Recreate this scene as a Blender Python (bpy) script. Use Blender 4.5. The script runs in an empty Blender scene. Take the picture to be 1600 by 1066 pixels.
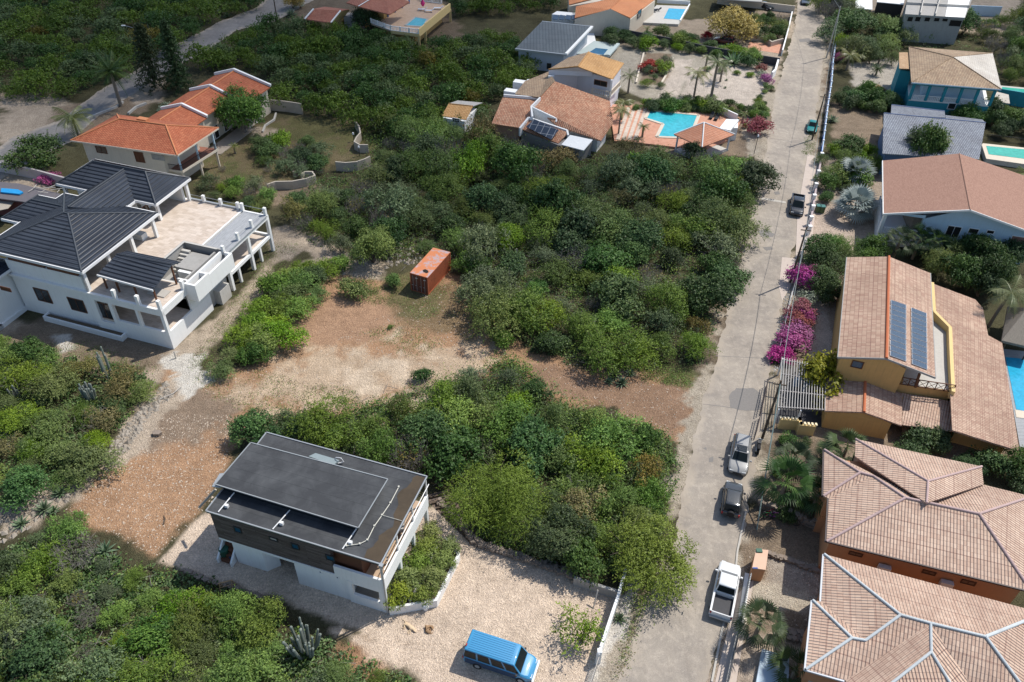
import bpy, bmesh, math, random
import numpy as np
from mathutils import Vector, Matrix
SC = bpy.context.scene
COL = SC.collection
rad = math.radians
random.seed(7)
RNG = np.random.default_rng(11)

# ---------------------------------------------------------------- camera
FPX, TH, ROLL, CAMH = 1243.5, 0.7023, 0.0286, 58.5
_F = Vector((0, math.cos(TH), -math.sin(TH)))
_R0 = Vector((1, 0, 0)); _U0 = _R0.cross(_F)
_R = math.cos(ROLL) * _R0 + math.sin(ROLL) * _U0
_U = -math.sin(ROLL) * _R0 + math.cos(ROLL) * _U0
CAMP = Vector((0, 0, CAMH))
cam = bpy.data.cameras.new("camera"); cam.sensor_width = 36; cam.lens = FPX / 1600 * 36
cam.clip_start = 0.5; cam.clip_end = 9000
camo = bpy.data.objects.new("camera", cam); COL.objects.link(camo)
camo.matrix_world = Matrix(((_R.x, _U.x, -_F.x, 0), (_R.y, _U.y, -_F.y, 0), (_R.z, _U.z, -_F.z, CAMH), (0, 0, 0, 1)))
SC.camera = camo

# ---------------------------------------------------------------- light
SUN_EL, SUN_AZ = rad(56), rad(33)           # azimuth from +x towards +y
wd = bpy.data.worlds.new("World"); SC.world = wd; wd.use_nodes = True
nt = wd.node_tree; bg = nt.nodes["Background"]
sky = nt.nodes.new("ShaderNodeTexSky"); sky.sky_type = 'NISHITA'; sky.sun_disc = False
sky.sun_elevation = SUN_EL; sky.sun_rotation = rad(90) - SUN_AZ
nt.links.new(sky.outputs[0], bg.inputs[0]); bg.inputs[1].default_value = 0.145
sl = bpy.data.lights.new("sun", 'SUN'); sl.energy = 4.5; sl.angle = rad(0.6); sl.color = (1, 0.955, 0.88)
so = bpy.data.objects.new("sun", sl); COL.objects.link(so)
sd = Vector((math.cos(SUN_EL) * math.cos(SUN_AZ), math.cos(SUN_EL) * math.sin(SUN_AZ), math.sin(SUN_EL)))
so.rotation_euler = sd.to_track_quat('Z', 'Y').to_euler(); so.location = (60, 60, 120)
vs = SC.view_settings; vs.view_transform = 'Standard'; vs.look = 'None'; vs.gamma = 1; vs.exposure = 0.0
try:
    SC.cycles.max_bounces = 5; SC.cycles.diffuse_bounces = 2; SC.cycles.glossy_bounces = 2
    SC.cycles.transmission_bounces = 3; SC.cycles.transparent_max_bounces = 6
    SC.cycles.caustics_reflective = False; SC.cycles.caustics_refractive = False
except Exception: pass

# ---------------------------------------------------------------- a thin cloud high over the upper left, whose shade lies on the far woods
def cloud(tx, ty, z, rx, ry, rz, dens, seed):
    k = z / sd.z; c = Vector((tx, ty, 0)) + sd * k; bm = bmesh.new(); bmesh.ops.create_icosphere(bm, subdivisions=5, radius=1); me = bpy.data.meshes.new("cloud")
    from mathutils import noise as mn
    for v in bm.verts: v.co = v.co * (1 + .25 * mn.noise(v.co * 2.3 + Vector((seed, 0, 0))) + .1 * mn.noise(v.co * 6)); v.co.z *= rz / rx
    bm.to_mesh(me); bm.free(); me.shade_smooth(); o = bpy.data.objects.new("cloud", me); COL.objects.link(o); o.location = c; o.scale = (rx, ry, rx); o['kind'] = 'structure'
    m = bpy.data.materials.new("cloud"); m.use_nodes = True; t = m.node_tree; t.nodes.clear(); N = t.nodes.new; tc = N("ShaderNodeTexCoord"); mp = N("ShaderNodeMapping"); mp.inputs['Scale'].default_value = (1, 1, 0); t.links.new(tc.outputs['Object'], mp.inputs[0])
    ln = N("ShaderNodeVectorMath"); ln.operation = 'LENGTH'; t.links.new(mp.outputs[0], ln.inputs[0]); nz = N("ShaderNodeTexNoise"); nz.inputs['Scale'].default_value = 1.6; nz.inputs['Detail'].default_value = 4; t.links.new(tc.outputs['Object'], nz.inputs['Vector'])
    ad = N("ShaderNodeMath"); ad.operation = 'MULTIPLY_ADD'; t.links.new(nz.outputs[0], ad.inputs[0]); ad.inputs[1].default_value = .5; t.links.new(ln.outputs['Value'], ad.inputs[2])
    rp = N("ShaderNodeMapRange"); rp.interpolation_type = 'SMOOTHSTEP'; t.links.new(ad.outputs[0], rp.inputs[0]); rp.inputs[1].default_value = .55; rp.inputs[2].default_value = 1.15; rp.inputs[3].default_value = dens; rp.inputs[4].default_value = 0
    tr = N("ShaderNodeBsdfTransparent"); df = N("ShaderNodeBsdfTranslucent"); mx = N("ShaderNodeMixShader"); t.links.new(rp.outputs[0], mx.inputs[0]); t.links.new(tr.outputs[0], mx.inputs[1]); t.links.new(df.outputs[0], mx.inputs[2]); out = N("ShaderNodeOutputMaterial"); t.links.new(mx.outputs[0], out.inputs[0]); me.materials.append(m)
cloud(-62, 168, 330, 118, 88, 7, .50, 2)
cloud(2, 104, 330, 46, 27, 5, .26, 5)
cloud(118, 196, 330, 62, 24, 5, .38, 8)  # unseen cloud added to darken the far trees at the top right

# ---------------------------------------------------------------- helpers
def ray(px, py):
    return _F + (px - 800) / FPX * _R - (py - 533) / FPX * _U
ZK = 1.0       # storey height factor of the building being put up
def W(px, py, z=0.0):
    """the point at height z that the photograph shows at px, py"""
    z *= ZK; d = ray(px, py); t = (z - CAMH) / d.z
    return Vector((d.x * t, d.y * t, z))
def WP(l, z=None):
    return [W(p[0], p[1], (p[2] if len(p) > 2 else z)) for p in l]
def onwall(A, B, px, py):
    e = Vector((B.x - A.x, B.y - A.y, 0)); L = e.length; e /= L
    n = Vector((-e.y, e.x, 0)); d = ray(px, py)
    t = (Vector((A.x, A.y, 0)) - CAMP).dot(n) / d.dot(n)
    p = CAMP + d * t
    return (p - Vector((A.x, A.y, 0))).dot(e), p.z
def V(*a): return Vector(a)
def flat(p, z): return Vector((p.x, p.y, z * ZK))

MATS = {}
class NT:
    def __init__(s, name):
        s.m = bpy.data.materials.new(name); s.m.use_nodes = True; s.t = s.m.node_tree
        s.b = s.t.nodes["Principled BSDF"]
    def n(s, typ, **k):
        x = s.t.nodes.new(typ)
        for a, v in k.items():
            if a.startswith('i_'): 
                key = a[2:].replace('_', ' ')
                x.inputs[key if not key.isdigit() else int(key)].default_value = v
            else: setattr(x, a, v)
        return x
    def l(s, a, b): s.t.links.new(a, b)
    def math(s, op, a, b=None, c=None, clamp=False):
        x = s.n("ShaderNodeMath", operation=op); x.use_clamp = clamp
        for i, v in enumerate((a, b, c)):
            if v is None: continue
            if isinstance(v, (int, float)): x.inputs[i].default_value = v
            else: s.l(v, x.inputs[i])
        return x.outputs[0]
    def mix(s, f, a, b, typ='MIX'):
        x = s.n("ShaderNodeMix", data_type='RGBA', blend_type=typ)
        for i, v in ((0, f), (6, a), (7, b)):
            if isinstance(v, (int, float)): x.inputs[i].default_value = v
            elif isinstance(v, tuple): x.inputs[i].default_value = (*v, 1)[:4]
            else: s.l(v, x.inputs[i])
        return x.outputs[2]
    def noise(s, scale, detail=4, rough=.55, vec=None, dist=0):
        x = s.n("ShaderNodeTexNoise"); x.inputs['Scale'].default_value = scale; x.inputs['Detail'].default_value = detail
        x.inputs['Roughness'].default_value = rough; x.inputs['Distortion'].default_value = dist
        if vec is not None: s.l(vec, x.inputs['Vector'])
        return x.outputs[0]
    def ramp(s, f, p):
        x = s.n("ShaderNodeValToRGB"); e = x.color_ramp.elements
        while len(e) < len(p): e.new(0.5)
        for i, (q, c) in enumerate(p):
            e[i].position = q; e[i].color = (*c, 1) if isinstance(c, tuple) else (c, c, c, 1)
        s.l(f, x.inputs[0]); return x.outputs[0]
    def pos(s):
        return s.n("ShaderNodeNewGeometry").outputs['Position']
    def uv(s): return s.n("ShaderNodeUVMap", uv_map="UVMap").outputs[0]
    def bump(s, h, strength=.5, dist=.05):
        x = s.n("ShaderNodeBump"); x.inputs['Strength'].default_value = strength; x.inputs['Distance'].default_value = dist
        s.l(h, x.inputs['Height']); s.l(x.outputs[0], s.b.inputs['Normal'])
    def col(s, c):
        if isinstance(c, tuple): s.b.inputs['Base Color'].default_value = (*c, 1)
        else: s.l(c, s.b.inputs['Base Color'])
    def rough(s, r, spec=.3):
        s.b.inputs['Roughness'].default_value = r; s.b.inputs['Specular IOR Level'].default_value = spec

def sc3(c, k): return tuple(min(1, x * k) for x in c)
def plain(name, c, rough=.6, var=.12, scale=3.0, stain=0.0, bump=.0, metal=0, spec=.3, staincol=(.2, .16, .12), streak=0):
    if name in MATS: return MATS[name]
    n = NT(name); p = n.pos()
    a = n.noise(scale, 5, .6, p)
    c1 = n.mix(a, sc3(c, 1 - var), sc3(c, 1 + var))
    if stain:
        b = n.noise(scale * .35, 6, .7, p); b = n.ramp(b, [(.5, 0.), (.72, 1.)])
        b = n.math('MULTIPLY', b, stain); c1 = n.mix(b, c1, staincol)
    if streak:
        mp = n.n("ShaderNodeMapping"); mp.inputs['Scale'].default_value = (3.2, 3.2, .22); n.l(p, mp.inputs[0]); sk = n.ramp(n.noise(1.6, 5, .7, mp.outputs[0]), [(.5, 0.), (.75, 1.)]); c1 = n.mix(n.math('MULTIPLY', sk, streak), c1, staincol)
    n.col(c1); n.rough(rough, spec); n.b.inputs['Metallic'].default_value = metal
    if bump: n.bump(n.noise(scale * 12, 3, .6, p), bump, .03)
    MATS[name] = n.m; return n.m

def tiles(name, c1, c2, cm, w=.22, h=.38, wave=1.0, dirt=.3, dirtcol=(.1, .08, .07), mort=.02, rough=.75, course=.6, line=0.0, offset=0.0, bd=.06):
    """clay or metal tiles: u runs along the eave, v up the slope, in metres"""
    n = NT(name); uv = n.uv(); sep = n.n("ShaderNodeSeparateXYZ"); n.l(uv, sep.inputs[0]); u, v = sep.outputs[0], sep.outputs[1]
    br = n.n("ShaderNodeTexBrick"); n.l(uv, br.inputs['Vector'])
    br.offset = offset; br.inputs['Scale'].default_value = 1; br.inputs['Brick Width'].default_value = w; br.inputs['Row Height'].default_value = h
    br.inputs['Mortar Size'].default_value = mort; br.inputs['Mortar Smooth'].default_value = .3
    br.inputs['Color1'].default_value = (*c1, 1); br.inputs['Color2'].default_value = (*c2, 1); br.inputs['Mortar'].default_value = (*cm, 1)
    p = n.pos(); a = n.noise(.7, 7, .75, p); a2 = n.noise(9, 3, .6, p); a3 = n.noise(.25, 3, .6, p)
    c = n.mix(n.math('MULTIPLY', n.ramp(a, [(.45, 0.), (.7, 1.)]), dirt), br.outputs[0], dirtcol)
    c = n.mix(n.math('MULTIPLY', a2, .35), c, sc3(c2, 1.25)); c = n.mix(n.ramp(a3, [(.35, 0.), (.65, 1.)]), n.mix(1., c, (.86, .84, .83), 'MULTIPLY'), n.mix(1., c, (1.06, 1.06, 1.05), 'MULTIPLY'))
    if line:   # every few courses a darker lap line
        fr = n.math('FRACT', n.math('DIVIDE', v, line)); m = n.math('LESS_THAN', fr, .045)
        c = n.mix(n.math('MULTIPLY', m, .6), c, sc3(cm, 1.0))
    n.col(c); n.rough(rough, .25)
    su = n.math('SINE', n.math('MULTIPLY', u, 2 * math.pi / w)); su = n.math('MULTIPLY', n.math('ADD', su, 1), .5 * wave)
    fv = n.math('FRACT', n.math('DIVIDE', v, h)); hh = n.math('SUBTRACT', su, n.math('MULTIPLY', fv, course))
    n.bump(hh, 1.0, bd)
    MATS[name] = n.m; return n.m

# materials
M_white = plain("white_plaster", (.84, .84, .82), .7, .04, 1.5, .08, .1, staincol=(.58, .55, .5), streak=.25)
M_whitepaint = plain("white_paint", (.8, .8, .79), .4, .02)
M_cream = plain("cream_plaster", (.66, .58, .47), .8, .06, 2, .15, .1, staincol=(.42, .36, .28), streak=0.4)
M_greywall = plain("pale_plaster", (.62, .57, .50), .8, .06, 2, .2, .1, staincol=(.4, .36, .3), streak=0.4)
M_yellow = plain("ochre_plaster", (.62, .38, .14), .8, .08, 2, .12, .1, staincol=(.35, .22, .1), streak=0.4)
M_lightyellow = plain("pale_yellow_plaster", (.75, .55, .25), .8, .06, 2, .1, .1, staincol=(.5, .35, .15))
M_orange = plain("orange_plaster", (.54, .26, .13), .8, .07, 2, .1, .1, staincol=(.4, .2, .1), streak=0.4)
M_salmon = plain("salmon_plaster", (.55, .33, .24), .8, .07, 2, .1, .1, staincol=(.35, .22, .16), streak=0.4)
M_turq = plain("turquoise_plaster", (.03, .26, .32), .75, .1, 1.2, .2, .1, staincol=(.02, .15, .2), streak=0.4)
M_paleblue = plain("pale_blue_plaster", (.50, .65, .76), .75, .04, 1.2, .1, .1, staincol=(.4, .5, .55), streak=0.4)
M_concrete = plain("bare_concrete", (.36, .35, .33), .85, .12, 2.5, .3, .2, staincol=(.2, .19, .17), streak=0.4)
M_paleconc = plain("pale_concrete", (.52, .50, .46), .85, .1, 2.5, .25, .2, staincol=(.33, .3, .26), streak=0.4)
M_darkmetal = plain("dark_metal", (.035, .037, .04), .45, .1, 5)
M_steel = plain("galvanised_metal", (.42, .44, .45), .4, .08, 4, metal=.4)
M_wood = plain("raw_wood", (.46, .30, .17), .75, .18, 6, .2)
M_polewood = plain("pole_wood", (.10, .075, .055), .85, .2, 5)
M_palewood = plain("bleached_wood", (.45, .42, .38), .8, .12, 5)
M_brownwood = plain("brown_wood", (.13, .055, .03), .6, .2, 5)
M_redfloor = plain("red_brown_floor", (.33, .14, .09), .5, .12, 2)
M_rubber = plain("rubber", (.02, .02, .022), .8, .1, 5)
M_rock = plain("pale_rock", (.45, .42, .38), .9, .25, 2.5, .3, .4, staincol=(.15, .13, .11))
M_brownrock = plain("brown_rock", (.26, .21, .17), .9, .3, 3.5, .4, .5, staincol=(.1, .08, .06))
M_bluepaint = plain("blue_paint", (.03, .10, .36), .5, .05)
M_gutterdark = plain("dark_gutter", (.05, .035, .035), .5, .1)
M_pinkridge = plain("pink_ridge_mortar", (.48, .35, .33), .8, .2, 2, .4, staincol=(.3, .22, .2))
M_bluewhite = plain("bluish_ridge_mortar", (.54, .58, .59), .8, .15, 2, .35, staincol=(.35, .34, .32))
M_redridge = plain("red_ridge_tile", (.50, .15, .065), .75, .15, 6)
M_orangeridge = plain("orange_ridge_tile", (.55, .22, .10), .75, .15, 6)
M_darkridge = plain("slate_ridge", (.06, .068, .08), .5, .1, 6)
def mk_glass(name, c, r=.06):
    n = NT(name); n.col(c); n.rough(r, .6); MATS[name] = n.m; return n.m
M_glass = mk_glass("window_glass", (.022, .028, .032)); M_carglass = mk_glass("car_glass", (.012, .018, .02), .12); M_carglass.node_tree.nodes["Principled BSDF"].inputs["Specular IOR Level"].default_value = .12
M_blueglass = mk_glass("blue_window_glass", (.02, .09, .15), .1)
M_dark = plain("dark_interior", (.02, .018, .016), .9, .1)  # near black sheets painted for the shade inside openings
T_orange = tiles("orange_clay_tiles", (.36, .095, .045), (.50, .17, .085), (.18, .05, .03), .24, .36, .8, .3, (.22, .09, .05))
T_terra = tiles("weathered_terracotta_tiles", (.40, .16, .09), (.58, .34, .22), (.20, .09, .06), .26, .42, .8, .35, (.14, .10, .07), rough=.85)
T_ochre = tiles("ochre_clay_tiles", (.50, .27, .10), (.60, .36, .16), (.30, .15, .06), .24, .40, .7, .25, (.25, .15, .07))
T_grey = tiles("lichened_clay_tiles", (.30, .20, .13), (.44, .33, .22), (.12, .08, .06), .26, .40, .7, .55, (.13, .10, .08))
T_tan = tiles("tan_clay_tiles", (.36, .215, .16), (.54, .39, .29), (.22, .11, .085), .24, .44, .7, .45, (.30, .20, .14), line=1.3)
T_pink = tiles("pink_barrel_tiles", (.46, .31, .235), (.60, .45, .35), (.27, .15, .12), .25, .42, 1.1, .45, (.36, .25, .2), mort=.012, line=1.7, bd=.075)
T_slate = tiles("slate_metal_tiles", (.036, .044, .058), (.048, .057, .074), (.012, .014, .02), 7.3, .46, .0, .25, (.055, .06, .07), mort=.04, rough=.42, course=1.0, bd=.16)
T_corr = tiles("blue_grey_corrugated", (.17, .18, .215), (.26, .28, .315), (.06, .065, .08), .27, .50, 1.0, .3, (.13, .14, .16), rough=.6)
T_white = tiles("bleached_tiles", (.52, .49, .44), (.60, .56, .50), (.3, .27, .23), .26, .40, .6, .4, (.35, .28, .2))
def mk_shingle():
    n = NT("brown_shingles"); uv = n.uv(); br = n.n("ShaderNodeTexBrick"); n.l(uv, br.inputs['Vector'])
    br.inputs['Scale'].default_value = 1; br.inputs['Brick Width'].default_value = .33; br.inputs['Row Height'].default_value = .14
    br.inputs['Mortar Size'].default_value = .006
    br.inputs['Color1'].default_value = (.27, .15, .11, 1); br.inputs['Color2'].default_value = (.36, .21, .155, 1); br.inputs['Mortar'].default_value = (.17, .09, .07, 1)
    c = n.mix(n.math('MULTIPLY', n.noise(6, 4, .7, n.pos()), .5), br.outputs[0], (.40, .25, .19)); n.col(c); n.rough(.9, .2)
    n.bump(n.noise(14, 3, .6, n.pos()), .5, .03); MATS["brown_shingles"] = n.m; return n.m
T_shingle = mk_shingle()
def mk_felt():
    n = NT("black_roofing_felt"); p = n.pos(); a = n.noise(.45, 6, .65, p, .4); b = n.noise(30, 3, .6, p)
    c = n.mix(n.ramp(a, [(.42, 0.), (.68, 1.)]), (.040, .043, .048), (.085, .09, .095)); c = n.mix(n.math('MULTIPLY', b, .3), c, (.10, .10, .10))
    uv = n.uv(); sep = n.n("ShaderNodeSeparateXYZ"); n.l(uv, sep.inputs[0])
    m = n.math('LESS_THAN', n.math('FRACT', n.math('DIVIDE', sep.outputs[1], 1.0)), .03)
    c = n.mix(n.math('MULTIPLY', m, .6), c, (.022, .024, .027))
    n.col(c); n.rough(.75, .25); n.bump(b, .3, .02); return n.m
M_felt = mk_felt()
def mk_planks(name, c1, c2, cm, w, h, rough=.75):
    n = NT(name); uv = n.uv(); br = n.n("ShaderNodeTexBrick"); n.l(uv, br.inputs['Vector'])
    br.inputs['Scale'].default_value = 1; br.inputs['Brick Width'].default_value = w; br.inputs['Row Height'].default_value = h
    br.inputs['Mortar Size'].default_value = .012; br.inputs['Color1'].default_value = (*c1, 1); br.inputs['Color2'].default_value = (*c2, 1); br.inputs['Mortar'].default_value = (*cm, 1)
    mp = n.n("ShaderNodeMapping"); mp.inputs['Scale'].default_value = (.8, 9, 1); n.l(uv, mp.inputs[0])
    a = n.noise(1.2, 5, .65, mp.outputs[0]); c = n.mix(n.math('MULTIPLY', n.ramp(a, [(.35, 0.), (.7, 1.)]), .6), br.outputs[0], sc3(c2, 1.5)); n.col(c); n.rough(rough, .25)
    n.bump(br.outputs[1], -.5, .02); MATS[name] = n.m; return n.m
M_darkplanks = mk_planks("dark_wood_cladding", (.055, .040, .034), (.135, .11, .10), (.015, .012, .01), 2.2, .2)
M_deck = mk_planks("grey_decking", (.27, .28, .29), (.34, .35, .36), (.12, .12, .13), 4.0, .14)
M_travertine = mk_planks("travertine_paving", (.40, .32, .25), (.55, .47, .40), (.36, .29, .23), .8, .5)
M_redpaving = mk_planks("terracotta_paving", (.44, .20, .13), (.52, .28, .19), (.36, .2, .15), .4, .4)
M_tanpaving = mk_planks("tan_paving", (.50, .34, .22), (.56, .40, .28), (.35, .24, .16), .4, .4)
def mk_pool(name, c):
    n = NT(name); p = n.pos(); a = n.noise(1.6, 4, .6, p, .6); n.col(n.mix(n.ramp(a, [(.3, 0.), (.75, 1.)]), sc3(c, .85), sc3(c, 1.25)))
    n.rough(.04, .5); n.bump(n.noise(2.2, 5, .65, p, 1.), .45, .06); return n.m
M_pool = mk_pool("pool_water", (.05, .42, .50)); M_pool2 = mk_pool("blue_pool_water", (.03, .36, .56)); M_poolgreen = mk_pool("green_pool_water", (.06, .42, .32))
def mk_solar():
    n = NT("solar_cells"); uv = n.uv(); br = n.n("ShaderNodeTexBrick"); n.l(uv, br.inputs['Vector']); br.offset = 0
    br.inputs['Scale'].default_value = 1; br.inputs['Brick Width'].default_value = .165; br.inputs['Row Height'].default_value = .165; br.inputs['Mortar Size'].default_value = .008
    br.inputs['Color1'].default_value = (.035, .065, .11, 1); br.inputs['Color2'].default_value = (.045, .08, .13, 1); br.inputs['Mortar'].default_value = (.13, .18, .24, 1)
    n.col(br.outputs[0]); n.rough(.3, .35); return n.m
M_solar = mk_solar()
M_solarfar = tiles("coarse_solar_array", (.03, .045, .07), (.035, .05, .08), (.34, .36, .38), 1.05, 1.7, .0, .0, course=0, mort=.05, rough=.3)
def mk_thatch():
    n = NT("palm_thatch"); uv = n.uv(); mp = n.n("ShaderNodeMapping"); mp.inputs['Scale'].default_value = (9, 1.2, 1); n.l(uv, mp.inputs[0])
    a = n.noise(2, 5, .7, mp.outputs[0]); n.col(n.mix(a, (.10, .085, .07), (.40, .36, .30))); n.rough(.95, .1); n.bump(a, .9, .08); return n.m
M_thatch = mk_thatch()

# ---- mesh builder
ORG = {}
def planar_uv(me):
    nl = len(me.loops)
    if not nl: return
    co = np.empty(len(me.vertices) * 3, 'f'); me.vertices.foreach_get('co', co); co = co.reshape(-1, 3)
    vi = np.empty(nl, 'i'); me.loops.foreach_get('vertex_index', vi)
    npl = len(me.polygons); nr = np.empty(npl * 3, 'f'); me.polygons.foreach_get('normal', nr); nr = nr.reshape(-1, 3)
    lt = np.empty(npl, 'i'); me.polygons.foreach_get('loop_total', lt); fi = np.repeat(np.arange(npl), lt)
    e = np.cross(np.array([0, 0, 1.]), nr); L = np.linalg.norm(e, axis=1); h = L < .03
    e[h] = me_axis(me); L[h] = 1; e /= L[:, None]; v = np.cross(nr, e); v[h] = np.cross([0, 0, 1.], e[h])
    P = co[vi]; uv = np.stack([(P * e[fi]).sum(1), (P * v[fi]).sum(1)], 1).astype('f')
    lay = me.uv_layers.new(name="UVMap"); lay.data.foreach_set('uv', uv.ravel())
_AX = {}
def me_axis(me): return _AX.get(me.name, np.array([1., 0, 0]))
class MB:
    def __init__(s): s.v = []; s.f = []
    def face(s, pts):
        i = len(s.v); s.v += [Vector(p) for p in pts]; s.f.append(tuple(range(i, i + len(pts)))); return s
    def up(s, pts):                       # face wound to look up
        pts = [Vector(p) for p in pts]; n = Vector((0, 0, 0))
        for i in range(len(pts)): n += pts[i].cross(pts[(i + 1) % len(pts)])
        return s.face(pts if n.z >= 0 else pts[::-1])
    def slab(s, pts, t):                  # plane with a thickness hanging below it
        pts = [Vector(p) for p in pts]; n = Vector((0, 0, 0))
        for i in range(len(pts)): n += pts[i].cross(pts[(i + 1) % len(pts)])
        if n.z < 0: pts = pts[::-1]
        lo = [p - Vector((0, 0, t)) for p in pts]; s.face(pts); s.face(lo[::-1])
        for i in range(len(pts)):
            j = (i + 1) % len(pts); s.face([pts[i], lo[i], lo[j], pts[j]])
        return s
    def prism(s, poly, z0, z1, cap=True, raw=False):
        if not raw: z0, z1 = z0 * ZK, z1 * ZK
        poly = [Vector((p[0], p[1], 0)) for p in poly]; a = sum(poly[i].x * poly[(i + 1) % len(poly)].y - poly[(i + 1) % len(poly)].x * poly[i].y for i in range(len(poly)))
        if a < 0: poly = poly[::-1]
        lo = [Vector((p.x, p.y, z0)) for p in poly]; hi = [Vector((p.x, p.y, z1)) for p in poly]
        for i in range(len(poly)):
            j = (i + 1) % len(poly); s.face([lo[i], lo[j], hi[j], hi[i]])
        if cap: s.face(hi); s.face(lo[::-1])
        return s
    def beam(s, p, q, w, h, up=None):     # box from p to q
        p, q = Vector(p), Vector(q); d = (q - p)
        if d.length < 1e-6: return s
        d.normalize(); u = Vector(up) if up else (Vector((0, 0, 1)) if abs(d.z) < .95 else Vector((1, 0, 0)))
        r = d.cross(u).normalized(); u = r.cross(d).normalized()
        c = [(-w / 2, -h / 2), (w / 2, -h / 2), (w / 2, h / 2), (-w / 2, h / 2)]
        A = [p + r * a + u * b for a, b in c]; B = [q + r * a + u * b for a, b in c]
        for i in range(4):
            j = (i + 1) % 4; s.face([A[i], A[j], B[j], B[i]])
        s.face(A[::-1]); s.face(B); return s
    def box(s, c, sx, sy, sz, rz=0):      # c: base centre
        c = Vector(c); e = Vector((math.cos(rz), math.sin(rz), 0)); n = Vector((-e.y, e.x, 0))
        return s.prism([c + e * a * sx / 2 + n * b * sy / 2 for a, b in ((-1, -1), (1, -1), (1, 1), (-1, 1))], c.z, c.z + sz, raw=True)
    def tube(s, p, q, r0, r1=None, n=8, caps=True):
        p, q = Vector(p), Vector(q); r1 = r0 if r1 is None else r1; d = (q - p).normalized()
        a = d.orthogonal().normalized(); b = d.cross(a)
        A = [p + (a * math.cos(t) + b * math.sin(t)) * r0 for t in [2 * math.pi * i / n for i in range(n)]]
        B = [q + (a * math.cos(t) + b * math.sin(t)) * r1 for t in [2 * math.pi * i / n for i in range(n)]]
        for i in range(n):
            j = (i + 1) % n; s.face([A[i], A[j], B[j], B[i]])
        if caps: s.face(A[::-1]); s.face(B)
        return s
    def path(s, pts, r, n=6):
        rr = r if isinstance(r, (list, tuple)) else [r] * len(pts)
        for i in range(len(pts) - 1): s.tube(pts[i], pts[i + 1], rr[i], rr[i + 1], n)
        return s
    def wall(s, pts, z0, z1, t):          # a wall of thickness t along a line of points
        pts = [Vector((p[0], p[1], 0)) for p in pts]; n = len(pts); off = []
        for i in range(n):
            a = (pts[i] - pts[i - 1]).normalized() if i else (pts[1] - pts[0]).normalized()
            b = (pts[i + 1] - pts[i]).normalized() if i < n - 1 else a
            m = (a + b).normalized(); off.append(Vector((-m.y, m.x, 0)) * (t / 2 / max(.5, m.dot(a))))
        s.prism([p + o for p, o in zip(pts, off)] + [p - o for p, o in zip(pts[::-1], off[::-1])], z0, z1); return s
    def build(s, name, mat, parent=None, smooth=False, axis=None, local=False, weld=False):
        me = bpy.data.meshes.new(name)
        o = Vector((0, 0, 0)) if (local or parent is None) else ORG.get(parent.name, Vector((0, 0, 0)))
        me.from_pydata([tuple(v - o) for v in s.v], [], s.f)
        if weld:
            bm = bmesh.new(); bm.from_mesh(me); bmesh.ops.remove_doubles(bm, verts=bm.verts, dist=1e-4); bm.to_mesh(me); bm.free()
        if axis is not None: _AX[me.name] = np.array([axis.x, axis.y, 0.]) / math.hypot(axis.x, axis.y)
        planar_uv(me); me.materials.append(mat)
        if smooth: me.shade_smooth()
        ob = bpy.data.objects.new(name, me); COL.objects.link(ob)
        if parent is not None: ob.parent = parent; ORG[ob.name] = o
        return ob
def tag(o, label=None, cat=None, group=None, kind=None):
    if label: o['label'] = label
    if cat: o['category'] = cat
    if group: o['group'] = group
    if kind: o['kind'] = kind
    return o
def root(name, loc, label, cat, group=None, rz=0):
    o = bpy.data.objects.new(name, None); COL.objects.link(o); o.location = loc; o.rotation_euler.z = rz
    o.empty_display_size = .3; ORG[o.name] = Vector(loc); tag(o, label, cat, group); return o
def build_top(mb, name, mat, label, cat, group=None, **k):
    """a thing that is one mesh, with its origin at its base"""
    c = Vector((sum(v.x for v in mb.v) / len(mb.v), sum(v.y for v in mb.v) / len(mb.v), min(v.z for v in mb.v)))
    mb.v = [v - c for v in mb.v]; o = mb.build(name, mat, None, **k); o.location = c; return tag(o, label, cat, group)
def inset(poly, d):
    poly = [Vector((p.x, p.y, 0)) for p in poly]; n = len(poly)
    a = sum(poly[i].x * poly[(i + 1) % n].y - poly[(i + 1) % n].x * poly[i].y for i in range(n)); sg = 1 if a > 0 else -1
    out = []
    for i in range(n):
        e1 = (poly[i] - poly[i - 1]).normalized(); e2 = (poly[(i + 1) % n] - poly[i]).normalized()
        n1 = Vector((-e1.y, e1.x, 0)) * sg; n2 = Vector((-e2.y, e2.x, 0)) * sg
        m = (n1 + n2); m = m / max(.3, m.length_squared) * 2
        out.append(poly[i] + m * d)
    return out
def window(rt, A, B, p1, p2, fm=None, gm=None, bars=1, name='window', out=.03, hbar=False):
    """a window on the wall A-B between two photographed corners"""
    u0, z1 = onwall(A, B, *p1); u1, z0 = onwall(A, B, *p2)
    if u1 < u0: u0, u1 = u1, u0
    if z1 < z0: z0, z1 = z1, z0
    return window_uz(rt, A, B, u0, u1, z0, z1, fm, gm, bars, name, out, hbar)
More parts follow.
